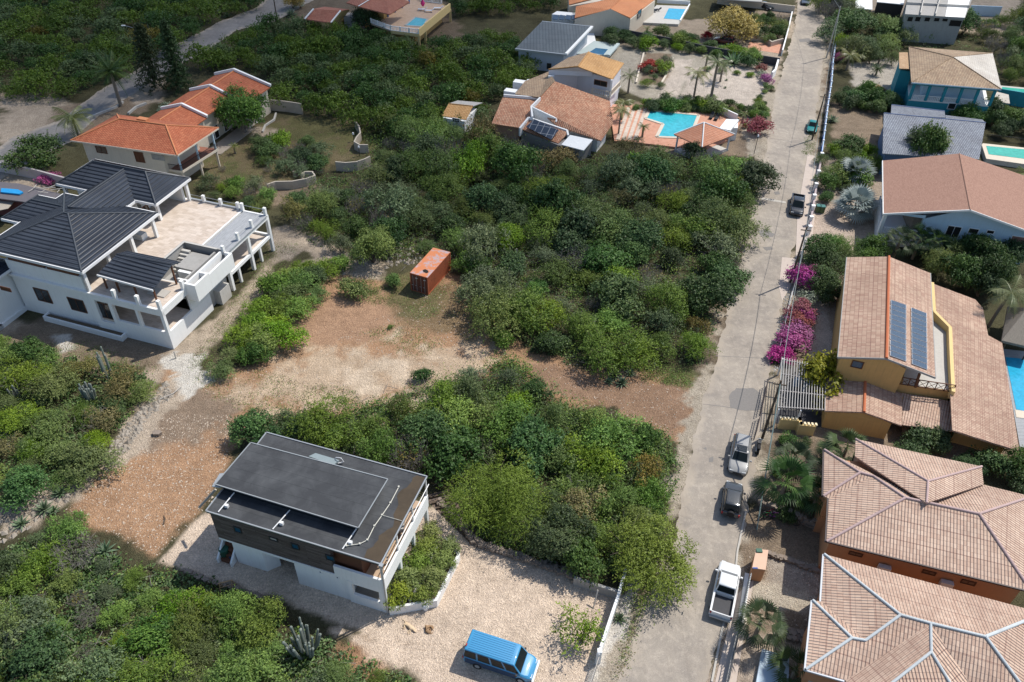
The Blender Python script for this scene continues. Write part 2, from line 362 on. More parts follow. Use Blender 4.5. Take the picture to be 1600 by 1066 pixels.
def window_uz(rt, A, B, u0, u1, z0, z1, fm=None, gm=None, bars=1, name='window', out=.03, hbar=False):
    e = Vector((B.x - A.x, B.y - A.y, 0)).normalized(); n = Vector((e.y, -e.x, 0)); b = Vector((A.x, A.y, 0))
    if n.dot(Vector((-A.x, -A.y, 0))) < 0: n = -n
    q = lambda u, z, d: b + e * u + n * d + Vector((0, 0, z))
    m = MB(); w = .07
    for (a, c, d, f) in ((u0, z0, u1, z0), (u0, z1, u1, z1), (u0, z0, u0, z1), (u1, z0, u1, z1)):
        ex = e * w / 2 if a != d else Vector((0, 0, 0))
        m.beam(q(a, c, out) - ex, q(d, f, out) + ex, w if a != d else .09, .09 if a != d else w, up=(0, 0, 1) if a != d else tuple(n))
    for k in range(1, bars + 1):
        u = u0 + (u1 - u0) * k / (bars + 1); m.beam(q(u, z0 + .04, out), q(u, z1 - .04, out), .05, .05, up=tuple(n))
    if hbar: m.beam(q(u0 + .04, (z0 + z1) / 2, out), q(u1 - .04, (z0 + z1) / 2, out), .05, .05)
    wn = m.build(name, fm or M_whitepaint, rt)
    g = MB(); g.face([q(u0, z0, out - .012), q(u1, z0, out - .012), q(u1, z1, out - .012), q(u0, z1, out - .012)])
    g.build('pane', gm or M_glass, wn); return wn
def balustrade(rt, pts, z, h=.9, mat=None, name='balustrade', step=.22, post=2.2, bw=.10, cap=.16):
    m = MB()
    for a, b in zip(pts[:-1], pts[1:]):
        a = flat(a, z); b = flat(b, z); L = (b - a).length; d = (b - a) / max(L, 1e-6)
        m.beam(a + V(0, 0, h), b + V(0, 0, h), cap, .09); m.beam(a + V(0, 0, .05), b + V(0, 0, .05), cap, .08)
        k = max(1, int(L / step))
        for i in range(k + 1): m.beam(a + d * (L * i / k) + V(0, 0, .09), a + d * (L * i / k) + V(0, 0, h - .045), bw, bw, up=tuple(d))
        k = max(1, round(L / post))
        for i in range(k + 1): m.box(a + d * (L * i / k), .2, .2, h + .12, math.atan2(d.y, d.x))
    return m.build(name, mat or M_white, rt)
def railing(rt, pts, z, h=.95, mat=None, name='railing', step=.15, r=.018):
    m = MB()
    for a, b in zip(pts[:-1], pts[1:]):
        a = flat(a, z); b = flat(b, z); L = (b - a).length; d = (b - a) / max(L, 1e-6)
        m.beam(a + V(0, 0, h), b + V(0, 0, h), r * 3, r * 3); m.beam(a + V(0, 0, .1), b + V(0, 0, .1), r * 2, r * 2)
        k = max(1, int(L / step))
        for i in range(k + 1): m.beam(a + d * (L * i / k), a + d * (L * i / k) + V(0, 0, h), r * 1.6, r * 1.6, up=tuple(d))
    return m.build(name, mat or M_darkmetal, rt)
def roof(rt, planes, mat, t=.14, name='roof', caps=(), capm=None, capr=.09, fascia=(), fm=None, fw=.05, fh=.2, lips=0):
    m = MB(); lips = .5 if mat is T_slate else lips
    for p in planes: m.slab(p, t)
    r = m.build(name, mat, rt)
    if lips:
        c = MB()
        for p in planes:
            p = [Vector(q) for q in p]; n = (p[1] - p[0]).cross(p[2] - p[0]); n = n.normalized() if n.z > 0 else -n.normalized(); e = Vector((-n.y, n.x, 0)).normalized(); v = n.cross(e); v = v if v.z > 0 else -v; vs = [q.dot(v) for q in p]; y = min(vs) + lips * .6
            while y < max(vs) - .1:
                x = []
                for i in range(len(p)):
                    a, b = vs[i], vs[(i + 1) % len(p)]
                    if (a - y) * (b - y) < 0: x.append(p[i].lerp(p[(i + 1) % len(p)], (y - a) / (b - a)))
                if len(x) == 2: c.beam(x[0] + n * .022, x[1] + n * .022, .07, .045, up=tuple(n))
                y += lips
        c.build('course_lip', mat, r)
    if caps:
        c = MB()
        for k in caps:
            a, b = k[0] + V(0, 0, .02), k[1] + V(0, 0, .02); c.tube(a, b, capr, capr, 8)
        c.build('ridge_cap', capm or mat, r)
    if fascia:
        c = MB()
        for a, b in fascia:
            d = (Vector(b) - Vector(a)); d.z = 0; d.normalize(); c.beam(a - V(0, 0, fh / 2 - .02), b - V(0, 0, fh / 2 - .02), fw, fh)
        c.build('fascia', fm or M_whitepaint, r)
    return r
def hip(c, zr, ins=None):
    """eave corners (long side first) -> planes, ridge lines"""
    a, b, cc, d = c; z = zr
    L1 = ((b - a).length + (d - cc).length) / 2; L2 = ((cc - b).length + (a - d).length) / 2
    if L1 < L2: a, b, cc, d = b, cc, d, a; L1, L2 = L2, L1
    k = (ins if ins is not None else L2 / 2) / L1
    m1 = (a + d) / 2; m2 = (b + cc) / 2
    r1 = flat(m1.lerp(m2, k), z); r2 = flat(m1.lerp(m2, 1 - k), z)
    pl = [[a, b, r2, r1], [b, cc, r2], [cc, d, r1, r2], [d, a, r1]]
    if (r1 - r2).length < .3: r1 = r2 = (r1 + r2) / 2; pl = [[a, b, r1], [b, cc, r1], [cc, d, r1], [d, a, r1]]
    ca = [(r1, a), (r1, d), (r2, b), (r2, cc)] + ([(r1, r2)] if r1 != r2 else [])
    return pl, ca, (r1, r2)
# ================================================================ ground
def sdist(P, poly):
    """signed distance (m) of points P (n,2) to a polygon, positive inside"""
    n = len(poly); d = np.full(len(P), 1e9); ins = np.zeros(len(P), bool)
    for i in range(n):
        a = poly[i]; b = poly[(i + 1) % n]; e = b - a; w = P - a
        t = np.clip((w @ e) / (e @ e + 1e-9), 0, 1); dd = ((w - t[:, None] * e) ** 2).sum(1); d = np.minimum(d, dd)
        c = ((a[1] > P[:, 1]) != (b[1] > P[:, 1])) & (P[:, 0] < (b[0] - a[0]) * (P[:, 1] - a[1]) / (b[1] - a[1] + 1e-12) + a[0]); ins ^= c
    return np.where(ins, 1, -1) * np.sqrt(d)
_LAT = np.random.default_rng(4).random((256, 256))
def vnoise(x, y):
    i, j = np.floor(x).astype(int), np.floor(y).astype(int); u, v = x - i, y - j; u = u * u * (3 - 2 * u); v = v * v * (3 - 2 * v); g = lambda a, b: _LAT[a % 256, b % 256]
    return (g(i, j) * (1 - u) + g(i + 1, j) * u) * (1 - v) + (g(i, j + 1) * (1 - u) + g(i + 1, j + 1) * u) * v
def wob(P, k=1.0, s=0):
    x, y = P[:, 0] * k + s * 17.3, P[:, 1] * k + s * 9.1
    return ((vnoise(x * .5, y * .5) - .5) + .6 * (vnoise(x * 1.3, y * 1.3) - .5) + .4 * (vnoise(x * 3.1, y * 3.1) - .5)) * 2.2
def pxpoly(l, z=0):
    return np.array([[*W(a, b, z).xy] for a, b in l])
C_forest = (.085, .08, .045); C_red = (.44, .27, .165); C_redd = (.36, .215, .13); C_pale = (.56, .43, .31); C_sand = (.46, .38, .30)
C_gravel = (.70, .565, .45); C_white = (.62, .58, .53); C_grass = (.12, .13, .055); C_drygrass = (.19, .155, .09); C_dirt = (.27, .21, .155); C_pinkg = (.56, .49, .43)
C_dkdirt = (.19, .15, .11)
PATCH = [  # photographed outline on the ground, colour, softness in metres, wobble in metres
 ([(0,150),(60,150),(130,165),(150,190),(60,230),(0,245)], C_sand, 2, 1),                       # dirt junction, far left
 ([(0,20),(40,20),(60,40),(0,55)], C_sand, 1.5, 1),
 ([(0,250),(60,262),(90,290),(60,330),(0,330)], C_sand, 1, .5),
 ([(85,170),(170,150),(250,120),(260,150),(230,175),(110,215),(70,205)], C_dirt, 1.5, .8),
 ([(200,130),(260,125),(250,160),(215,165)], C_sand, 1, .4),
 ([(330,225),(420,190),(480,180),(560,188),(570,225),(590,245),(520,260),(470,300),(420,310),(400,285),(330,290),(290,275)], C_drygrass, 1.5, 1),
 ([(390,215),(470,190),(550,200),(555,230),(470,235),(400,240)], (.15, .14, .065), 1.5, 3),
 ([(330,250),(380,245),(400,290),(350,300)], (.13, .13, .06), 1.5, 2),
 ([(400,300),(450,290),(500,285),(510,300),(430,320)], C_dirt, 1, .5),
 ([(400,200),(440,205),(430,225),(395,220)], C_sand, .8, .4),
 # strip behind and beside the white house under construction
 ([(425,360),(470,360),(480,385),(440,410),(400,470),(330,540),(270,600),(215,610),(230,560),(0,530),(0,500),(270,545),(360,470),(430,400)], C_sand, 1, .6),
 ([(0,525),(60,500),(130,500),(260,545),(250,570),(170,590),(60,560)], C_dirt, 1, .6),
 ([(85,525),(110,520),(120,545),(95,550)], C_white, .6, .3),
 ([(500,370),(560,400),(610,410),(600,440),(520,440),(470,430)], C_sand, 1, .8),
 # the cleared lot
 ([(98,800),(150,740),(185,690),(225,640),(262,575),(330,590),(400,560),(450,520),(470,455),(530,430),(610,440),(690,425),(760,445),(770,490),(830,545),(905,575),(950,575),(1000,565),(1095,590),(1100,640),(1060,690),(1010,665),(960,640),(890,640),(800,600),(700,585),(640,610),(560,650),(470,650),(390,660),(360,720),(330,790),(290,820),(245,870)], C_red, .9, .5),
 ([(290,585),(400,570),(480,540),(620,520),(760,545),(820,590),(700,600),(560,640),(440,650),(350,640),(280,620)], C_pale, 4, 2.5),
 ([(480,480),(600,450),(625,500),(590,540),(500,540),(460,520)], (.43, .27, .175), .8, .8),
 ([(620,440),(740,440),(770,500),(730,530),(640,520),(600,480)], (.24, .17, .10), 2, 1),
 ([(600,430),(700,460),(690,490),(630,490),(610,460)], (.17, .145, .075), 1.5, 2.5),
 ([(560,540),(660,540),(640,600),(560,600)], (.62, .50, .38), 3.5, 3),
 ([(230,610),(330,600),(380,650),(300,700),(230,690)], (.28, .21, .155), 2.0, 1),
 ([(268,562),(300,555),(345,600),(330,612),(290,600)], (.62, .585, .53), .7, 1.2),
 ([(200,660),(262,600),(262,640),(190,720),(150,730)], C_sand, .8, .8),
 ([(0,790),(30,780),(80,760),(160,720),(150,760),(60,830),(0,860)], C_sand, 1, .8),
 ([(810,570),(950,580),(1100,600),(1095,640),(1050,680),(1000,650),(900,635),(820,605)], (.31, .20, .135), 1.2, .8),
 ([(940,580),(990,568),(1000,590),(950,600)], C_dirt, .8, .4),
 ([(1000,560),(1090,580),(1080,600),(1000,590)], C_grass, 1.2, 1),
 ([(0,860),(40,850),(60,870),(30,900),(0,900)], C_red, 1, .5), ([(0,870),(60,850),(90,900),(20,930)], C_drygrass, 2, 1),
 ([(180,930),(250,920),(300,940),(210,960)], C_drygrass, 1.5, 1), ([(320,940),(380,950),(370,990),(320,975)], C_red, 1, .5),
 ([(520,1010),(580,990),(600,1040),(540,1050)], C_redd, 1, .5),
 # gravel yard of the flat roofed house
 ([(243,880),(300,820),(345,770),(400,760),(520,800),(640,790),(700,800),(745,852),(850,888),(905,905),(975,925),(958,975),(925,1066),(905,1100),(700,1100),(640,1045),(560,985),(430,935),(330,905)], C_gravel, .5, .25),
 ([(520,985),(640,1010),(760,1066),(700,1080),(560,1010)], C_gravel, .7, .4),
 # road verges
 ([(1060,700),(1085,690),(1075,760),(1075,860),(1040,860),(1060,780)], C_dkdirt, .8, .5),
 ([(978,890),(1010,880),(1010,960),(980,1066),(920,1066),(940,1010)], C_white, .6, .4),
 ([(1000,880),(1040,880),(1020,940),(990,1000),(975,1066),(965,1066),(985,960)], (.30, .25, .16), .5, .3),
 ([(1120,450),(1150,470),(1130,560),(1110,590),(1085,580)], C_dkdirt, .7, .4),
 ([(1195,150),(1220,140),(1225,170),(1205,300),(1160,420),(1120,540),(1100,520),(1150,400),(1185,250)], C_dirt, .8, .5),
 ([(1130,60),(1240,60),(1246,0),(1225,60),(1220,110),(1200,160),(1170,230),(1130,225)], C_sand, 1, .6),
 # shared drive and front gardens, upper middle
 ([(905,70),(1060,68),(1190,95),(1215,100),(1200,150),(1190,190),(1150,185),(1010,160),(960,130),(930,90)], (.42, .38, .32), .8, .3),
 ([(1050,92),(1085,92),(1060,150),(1028,150)], C_pinkg, .5, .2), ([(1080,105),(1200,105),(1190,165),(1140,180),(1060,160)], C_pinkg, .5, .3),
 ([(1008,82),(1052,84),(1040,135),(1000,130),(1000,110)], (.26, .2, .15), .6, .3),
 ([(965,160),(1140,160),(1215,185),(1200,240),(1170,245),(1060,245),(960,215)], C_dirt, .8, .3),
 ([(1150,20),(1240,15),(1220,60),(1150,60)], (.30, .24, .19), .8, .3), ([(960,30),(1180,30),(1180,80),(940,70)], (.30, .25, .2), 1, .4),
 ([(430,-20),(560,-20),(700,0),(720,60),(470,50)], C_dkdirt, 2, 1),
 ([(1262,60),(1291,60),(1306,70),(1298,130),(1290,175),(1283,215),(1280,246),(1262,246),(1270,170),(1278,110)], C_dirt, .5, .5),
 ([(1160,180),(1203,170),(1196,240),(1170,245)], (.50,.44,.36), .6, .4), ([(1215,400),(1262,375),(1215,560),(1200,640),(1190,640),(1205,550)], (.46,.38,.29), .5, .5),
 # right side of the road
 ([(1300,-30),(1600,-30),(1600,60),(1560,60),(1400,30),(1360,20),(1310,10)], C_sand, 1.5, .6),
 ([(1325,100),(1400,88),(1425,140),(1400,150),(1330,135)], (.46, .42, .37), .7, .3),
 ([(1300,160),(1330,165),(1385,180),(1375,235),(1300,215)], C_dirt, .8, .4),
 ([(1260,250),(1390,240),(1390,470),(1330,560),(1210,560),(1240,440)], (.40, .33, .27), .5, .2),
 ([(1272,310),(1330,330),(1330,400),(1255,400)], (.52, .42, .35), .5, .2),
 ([(1330,520),(1600,560),(1600,720),(1210,720),(1200,700),(1215,560)], C_dirt, .5, .2),
 ([(1268,440),(1300,440),(1295,560),(1262,560)], C_pinkg, .4, .2),
 ([(1190,690),(1290,690),(1300,780),(1180,800)], C_dkdirt, .5, .2),
 ([(1156,790),(1300,800),(1290,1100),(1100,1100),(1150,880)], C_dirt, .5, .2),
 ([(1200,865),(1280,885),(1275,945),(1195,905)], (.38, .33, .28), .2, .1),
 ([(1178,905),(1215,915),(1262,935),(1256,960),(1175,930)], (.50, .44, .36), .5, .4),
 ([(1120,1010),(1180,985),(1290,1010),(1290,1100),(1110,1100)], (.45, .37, .3), .5, .3),
]
def hard(l): return pxpoly(l)
# road outlines (photograph, ground level)
ROAD_L = [(1262,-60),(1248,0),(1238,60),(1222,110),(1210,150),(1203,200),(1192,260),(1180,310),(1166,370),(1150,430),(1134,490),(1120,550),(1102,620),(1086,680),(1074,740),(1062,800),(1048,860),(1022,920),(1000,980),(978,1040),(958,1100)]
ROAD_R = [(1312,-60),(1297,0),(1291,60),(1284,110),(1278,150),(1270,200),(1261,260),(1253,310),(1243,370),(1230,430),(1219,490),(1208,550),(1197,620),(1187,680),(1178,740),(1168,800),(1155,860),(1148,920),(1133,980),(1117,1040),(1104,1100)]
C_verge = (.42, .365, .295)
PATCH.append(([(x - 13, y) for x, y in ROAD_L if y >= 100] + [(x + 6, y) for x, y in ROAD_L[::-1] if y >= 100], C_verge, .9, 1.1))
PATCH.append(([(x - 6, y) for x, y in ROAD_R if 0 <= y <= 1000] + [(x + 9, y) for x, y in ROAD_R[::-1] if 0 <= y <= 1000], C_verge, .9, .7))
def ground():
    xs = np.concatenate([[-4000, -1500, -600, -300, -200, -150], np.arange(-125, -60, .5), np.arange(-60, 50, .3), np.arange(50, 150.1, .5), [200, 300, 600, 1500, 4000]])
    ys = np.concatenate([[-3000, -600, -100, 0], np.arange(14, 100, .3), np.arange(100, 216.1, .5), [230, 260, 340, 600, 1500, 6000]])
    X, Y = np.meshgrid(xs, ys); nx, ny = len(xs), len(ys); P = np.stack([X.ravel(), Y.ravel()], 1)
    col = np.tile(np.array(C_forest), (len(P), 1)); 
    n1 = wob(P, .35, 2.); n2 = wob(P, .9, 5.)
    col *= (1 + .25 * n1)[:, None]
    hits = []
    for poly, c, soft, wb in PATCH:
        q = pxpoly(poly); lo = q.min(0) - 6; hi = q.max(0) + 6
        m = np.where((P[:, 0] > lo[0]) & (P[:, 0] < hi[0]) & (P[:, 1] > lo[1]) & (P[:, 1] < hi[1]))[0]
        if not len(m): continue
        d = sdist(P[m], q) + wb * (n1[m] * .9 + n2[m] * 1.0); a = np.clip(d / (soft * .55) * .5 + .5, 0, 1); a = a * a * (3 - 2 * a)
        col[m] = col[m] * (1 - a[:, None]) + np.array(c) * (1 + .08 * n2[m])[:, None] * a[:, None]
    ix = np.arange(nx - 1); iy = np.arange(ny - 1); A = (iy[:, None] * nx + ix[None, :]).ravel()
    F = np.stack([A, A + 1, A + nx + 1, A + nx], 1)
    me = bpy.data.meshes.new("ground"); me.vertices.add(len(P)); me.vertices.foreach_set('co', np.column_stack([P, np.zeros(len(P))]).astype('f').ravel())
    me.loops.add(F.size); me.loops.foreach_set('vertex_index', F.ravel().astype('i')); me.polygons.add(len(F)); me.polygons.foreach_set('loop_start', (np.arange(len(F)) * 4).astype('i'))
    me.update(calc_edges=True)
    at = me.color_attributes.new("soil", 'FLOAT_COLOR', 'POINT'); at.data.foreach_set('color', np.column_stack([col, np.ones(len(P))]).astype('f').ravel())
    n = NT("soil"); p = n.pos(); ac = n.n("ShaderNodeAttribute", attribute_name="soil").outputs[0]
    a = n.noise(.8, 7, .7, p); b = n.noise(7, 4, .7, p); c = n.mix(n.ramp(a, [(.3, 0.), (.7, 1.)]), n.mix(1., ac, (.80, .79, .77), 'MULTIPLY'), n.mix(1., ac, (1.12, 1.12, 1.1), 'MULTIPLY'))
    c = n.mix(n.ramp(b, [(.35, 0.), (.65, 1.)]), n.mix(1., c, (.82, .81, .8), 'MULTIPLY'), c)
    vo = n.n("ShaderNodeTexVoronoi"); vo.inputs['Scale'].default_value = 4.5; n.l(p, vo.inputs['Vector'])
    k = n.math('LESS_THAN', vo.outputs[0], .2); c = n.mix(n.math('MULTIPLY', k, .45), c, n.mix(1., c, (1.45, 1.5, 1.5), 'MULTIPLY'))
    v3 = n.n("ShaderNodeTexVoronoi"); v3.inputs['Scale'].default_value = 11; n.l(p, v3.inputs['Vector']); sp = n.n("ShaderNodeSeparateColor"); n.l(v3.outputs['Color'], sp.inputs[0]); c = n.mix(n.math('MULTIPLY', n.math('GREATER_THAN', sp.outputs[0], .72), .4), c, n.mix(1., c, (1.5, 1.5, 1.45), 'MULTIPLY')); c = n.mix(n.math('MULTIPLY', n.math('LESS_THAN', sp.outputs[1], .25), .4), c, n.mix(1., c, (.55, .52, .5), 'MULTIPLY'))
    mp = n.n("ShaderNodeMapping"); mp.inputs['Rotation'].default_value = (0, 0, -.9); mp.inputs['Scale'].default_value = (.12, 2.6, 1); n.l(p, mp.inputs[0]); tk = n.ramp(n.noise(1.1, 4, .7, mp.outputs[0], .2), [(.56, 0.), (.64, 1.)]); c = n.mix(n.math('MULTIPLY', tk, .35), c, n.mix(1., c, (.72, .7, .68), 'MULTIPLY'))
    n.col(c); n.rough(.95, .1); n.bump(n.math('ADD', n.math('ADD', n.noise(3, 6, .75, p), n.math('MULTIPLY', b, .4)), n.math('MULTIPLY', v3.outputs[0], .5)), .9, .15)
    me.materials.append(n.m); o = bpy.data.objects.new("ground", me); COL.objects.link(o); tag(o, kind='structure')
ground()
from mathutils import noise as mnoise
def jit(p, s):
    return .9 * mnoise.noise(Vector((p.x * .22, p.y * .22, s))) + .5 * mnoise.noise(Vector((p.x * .9, p.y * .9, s))) + .35 * mnoise.noise(Vector((p.x * 2.6, p.y * 2.6, s)))
def strip(name, L, R, z, mat, k=16, wb=.55, kind='structure'):
    """a road sheet between two edge lines, its edges crumbling"""
    def dense(l):
        p = [Vector(W(*q)) for q in l]; out = []
        for a, b in zip(p[:-1], p[1:]):
            m = max(1, int((b - a).length / .35)); out += [a.lerp(b, i / m) for i in range(m)]
        return p, out + [p[-1]]
    _, l = dense(L); _, r = dense(R); n = max(len(l), len(r)); g = []
    for i in range(n):
        t = i / (n - 1); a = l[min(len(l) - 1, int(t * (len(l) - 1)))]; b = r[min(len(r) - 1, int(t * (len(r) - 1)))]
        d = (b - a).normalized(); a = a + d * wb * jit(a, 1.3); b = b + d * wb * jit(b, 4.1)
        g.append([flat(a.lerp(b, j / k), z) for j in range(k + 1)])
    m = MB(); m.v = [v for row in g for v in row]
    m.f = [(i * (k + 1) + j, i * (k + 1) + j + 1, (i + 1) * (k + 1) + j + 1, (i + 1) * (k + 1) + j) for i in range(n - 1) for j in range(k)]
    m.f = [f[::-1] if (m.v[f[1]] - m.v[f[0]]).cross(m.v[f[2]] - m.v[f[1]]).z < 0 else f for f in m.f]
    o = m.build(name, mat); at = o.data.attributes.new('edge', 'FLOAT', 'POINT'); at.data.foreach_set('value', np.array([abs(j / k * 2 - 1) for _ in range(n) for j in range(k + 1)], 'f')); return tag(o, kind=kind)
def mk_road(name, c, dusty, patchc, sandc=(.42, .36, .29)):
    n = NT(name); p = n.pos(); a = n.noise(.35, 7, .7, p, .8); b = n.noise(12, 3, .7, p); vo = n.n("ShaderNodeTexVoronoi"); vo.inputs['Scale'].default_value = 9; n.l(p, vo.inputs['Vector'])
    cc = n.mix(n.ramp(a, [(.35, 0.), (.65, 1.)]), c, dusty); d = n.noise(1.3, 6, .75, p)
    cc = n.mix(n.math('MULTIPLY', n.ramp(d, [(.5, 0.), (.6, 1.)]), .7), cc, sc3(dusty, 1.14)); cc = n.mix(n.math('MULTIPLY', n.ramp(b, [(.3, 1.), (.6, 0.)]), .4), cc, patchc)
    cc = n.mix(n.math('MULTIPLY', n.math('LESS_THAN', vo.outputs[0], .22), .35), cc, sc3(dusty, 1.3)); 
    ed = n.n("ShaderNodeAttribute", attribute_name="edge").outputs['Fac']; e2 = n.math('ADD', ed, n.math('MULTIPLY', n.math('SUBTRACT', n.noise(.7, 6, .7, p), .5), 1.3)); cc = n.mix(n.math('MULTIPLY', n.ramp(e2, [(.72, 0.), (.98, 1.)]), .85), cc, sandc)
    sm = n.noise(.22, 3, .5, p); cc = n.mix(n.ramp(sm, [(.4, 0.), (.6, 1.)]), n.mix(1., cc, (.86, .86, .87), 'MULTIPLY'), cc)
    wm = n.n("ShaderNodeMapping"); wm.inputs['Rotation'].default_value = (0, 0, .27); wm.inputs['Scale'].default_value = (1.6, .06, 1); n.l(p, wm.inputs[0]); wt = n.ramp(n.noise(1.2, 4, .6, wm.outputs[0]), [(.5, 0.), (.7, 1.)]); cc = n.mix(n.math('MULTIPLY', wt, .35), cc, n.mix(1., cc, (.78, .77, .76), 'MULTIPLY'))
    # fine cracks
    v2 = n.n("ShaderNodeTexVoronoi", feature='DISTANCE_TO_EDGE'); v2.inputs['Scale'].default_value = .28
    mp = n.n("ShaderNodeMapping"); n.l(p, mp.inputs[0]); mp.inputs['Rotation'].default_value = (0, 0, .3); n.l(mp.outputs[0], v2.inputs['Vector'])
    k = n.math('LESS_THAN', v2.outputs[0], .004); cc = n.mix(n.math('MULTIPLY', n.math('MULTIPLY', k, n.ramp(d, [(.45, 0.), (.6, 1.)])), .45), cc, patchc)
    n.col(cc); n.rough(.9, .15); n.bump(b, .4, .02); return n.m
M_road = mk_road("worn_asphalt", (.315, .278, .238), (.425, .37, .305), (.18, .16, .135))
M_road2 = mk_road("grey_asphalt", (.22, .21, .20), (.27, .255, .24), (.15, .14, .13))
strip("road", ROAD_L, ROAD_R, .012, M_road)
strip("back_road", [(-40,255),(20,215),(90,190),(150,145),(215,110),(250,80),(292,62),(340,35),(400,12),(440,-20)], [(-30,300),(60,245),(110,222),(165,172),(240,130),(275,105),(320,80),(370,48),(430,33),(490,0)], .012, M_road2, wb=.6)
def blob(name, pts, z, mat, wb=.15, kind='structure'):
    p = [Vector(W(*q)) for q in pts]; out = []
    for i in range(len(p)):
        a, b = p[i], p[(i + 1) % len(p)]; m = max(1, int((b - a).length / .35)); e = (b - a).normalized(); nn = Vector((-e.y, e.x, 0))
        for k in range(m): 
            q = a.lerp(b, k / m); out.append(flat(q + nn * wb * 3 * jit(q, 7.7), z))
    m = MB(); m.up(out); o = m.build(name, mat); return tag(o, kind=kind)
M_asph = plain("dark_asphalt_patch", (.215, .20, .185), .9, .2, 6, .3, .3, staincol=(.24, .22, .2))
for i, q in enumerate([[(1140,615),(1150,606),(1178,606),(1190,615),(1192,640),(1165,643),(1140,636)], [(1183,362),(1198,358),(1212,366),(1208,371),(1190,370)], [(1192,387),(1206,385),(1208,390),(1198,392)],
        [(1209,300),(1216,299),(1219,304),(1211,305)], [(1248,62),(1264,60),(1268,65),(1250,66)], [(1107,715),(1116,714),(1114,722),(1106,722)], [(1098,700),(1104,699),(1104,704)]]):
    blob("road_patch", q, .02, M_asph, .08)
M_kerb = plain("pale_concrete_kerb", (.48, .45, .40), .85, .1, 3, .2)
m = MB(); m.slab([W(1190,308.5,.03), W(1228,315,.03), W(1228,318,.03), W(1189,311.5,.03)], .02); o = m.build("road_joint", M_kerb); tag(o, kind='structure')
for a, b in (((1202, 216), (1262, 226)), ((1222, 110), (1280, 116)), ((1098, 632), (1192, 643)), ((1118, 556), (1206, 560))):
    m = MB(); p, q = W(*a, .018), W(*b, .018); k = 14; P = [p.lerp(q, i / k) + V(0, .12 * jit(p.lerp(q, i / k), 9.), 0) for i in range(k + 1)]; [m.beam(P[i], P[i + 1], .07, .006) for i in range(k)]; tag(m.build("road_joint", M_asph), kind='structure')
M_sandpave = plain("pink_sand_paving", (.52, .44, .38), .9, .08, 2, .25, .2, staincol=(.36, .29, .24))
def sheet(name, pts, z, mat, t=.0): 
    m = MB(); q = [W(a, b, z) for a, b in pts]
    (m.slab(q, t) if t else m.up(q)); o = m.build(name, mat); return tag(o, kind='structure')
sheet("driveway", [(1262,240),(1283,248),(1268,385),(1243,405),(1246,330)], .06, M_sandpave, .05)
sheet("pavement", [(1178,905),(1150,930),(1114,1080),(1148,1080)], .03, M_sandpave, .03)
sheet("driveway", [(1222,402),(1246,404),(1240,440),(1222,470),(1217,450)], .03, M_sandpave, .03)
# pale kerb line where the drive meets the near roadside
m = MB(); q = [W(1165,800), W(1152,862), W(1148,905), W(1128,985), W(1112,1066)]
for a, b in zip(q[:-1], q[1:]): m.beam(a + V(0, 0, .05), b + V(0, 0, .05), .16, .13)
tag(m.build("kerb", M_kerb), kind='structure')
def scatter_rocks(name, polys, n, s0, s1, mat, kind='stuff', seed=1):
    r = np.random.default_rng(seed); pts = []
    for poly, k in polys:
        q = pxpoly(poly); lo, hi = q.min(0), q.max(0); c = 0
        while c < int(n * k):
            p = lo + (hi - lo) * r.random((2000, 2)); p = p[sdist(p, q) > 0][:int(n * k) - c]; pts.append(p); c += len(p)
    P = np.concatenate(pts); N = len(P); s = s0 + (s1 - s0) * r.random(N) ** 3
    base = np.array([[1, 0, 0], [0, 1, 0], [-1, 0, 0], [0, -1, 0], [0, 0, 1], [0, 0, -.4]]) 
    fc = np.array([[0, 1, 4], [1, 2, 4], [2, 3, 4], [3, 0, 4]])
    v = base[None] * s[:, None, None] * (.6 + .7 * r.random((N, 6, 1))); v[:, :, 2] *= .7; an = r.random(N) * 6.28; c, sn = np.cos(an)[:, None], np.sin(an)[:, None]
    x = v[:, :, 0] * c - v[:, :, 1] * sn; y = v[:, :, 0] * sn + v[:, :, 1] * c; v = np.stack([x + P[:, :1], y + P[:, 1:], v[:, :, 2] + .01], 2)
    F = (fc[None] + (np.arange(N) * 6)[:, None, None]).reshape(-1, 3)
    me = bpy.data.meshes.new(name); me.from_pydata(v.reshape(-1, 3).tolist(), [], F.tolist()); me.materials.append(mat)
    o = bpy.data.objects.new(name, me); COL.objects.link(o); tag(o, kind=kind); return o
M_rubble = plain('rubble_stone', (.33, .29, .24), .9, .35, 1.8, .4, .3, staincol=(.15, .12, .09))
M_peb = plain("pale_pebbles", (.58, .48, .38), .9, .25, 9)
scatter_rocks("pebbles", [([(100,800),(230,645),(380,650),(330,790),(245,870)], .45), ([(290,600),(470,560),(700,440),(770,490),(820,590),(560,640),(400,650)], .35), ([(820,560),(1090,590),(1050,680),(900,635)], .1), ([(1160,860),(1290,880),(1290,1060),(1130,1060)], .1)], 9000, .02, .10, M_peb)
scatter_rocks("rubble", [([(205,700),(160,740),(175,690),(240,620),(262,595),(268,620),(225,660)], .45), ([(0,800),(60,760),(150,735),(90,800),(0,850)], .2), ([(500,380),(560,400),(600,430),(520,430)], .15), ([(600,380),(660,370),(660,410),(600,420)], .1), ([(850,872),(905,890),(905,905),(850,893)], .1)], 1100, .08, .42, M_rubble, seed=3)
scatter_rocks("roadside_stones", [([(1223,470),(1232,440),(1236,470),(1222,560),(1208,590),(1210,540)], 1)], 260, .05, .22, M_rock, seed=5)
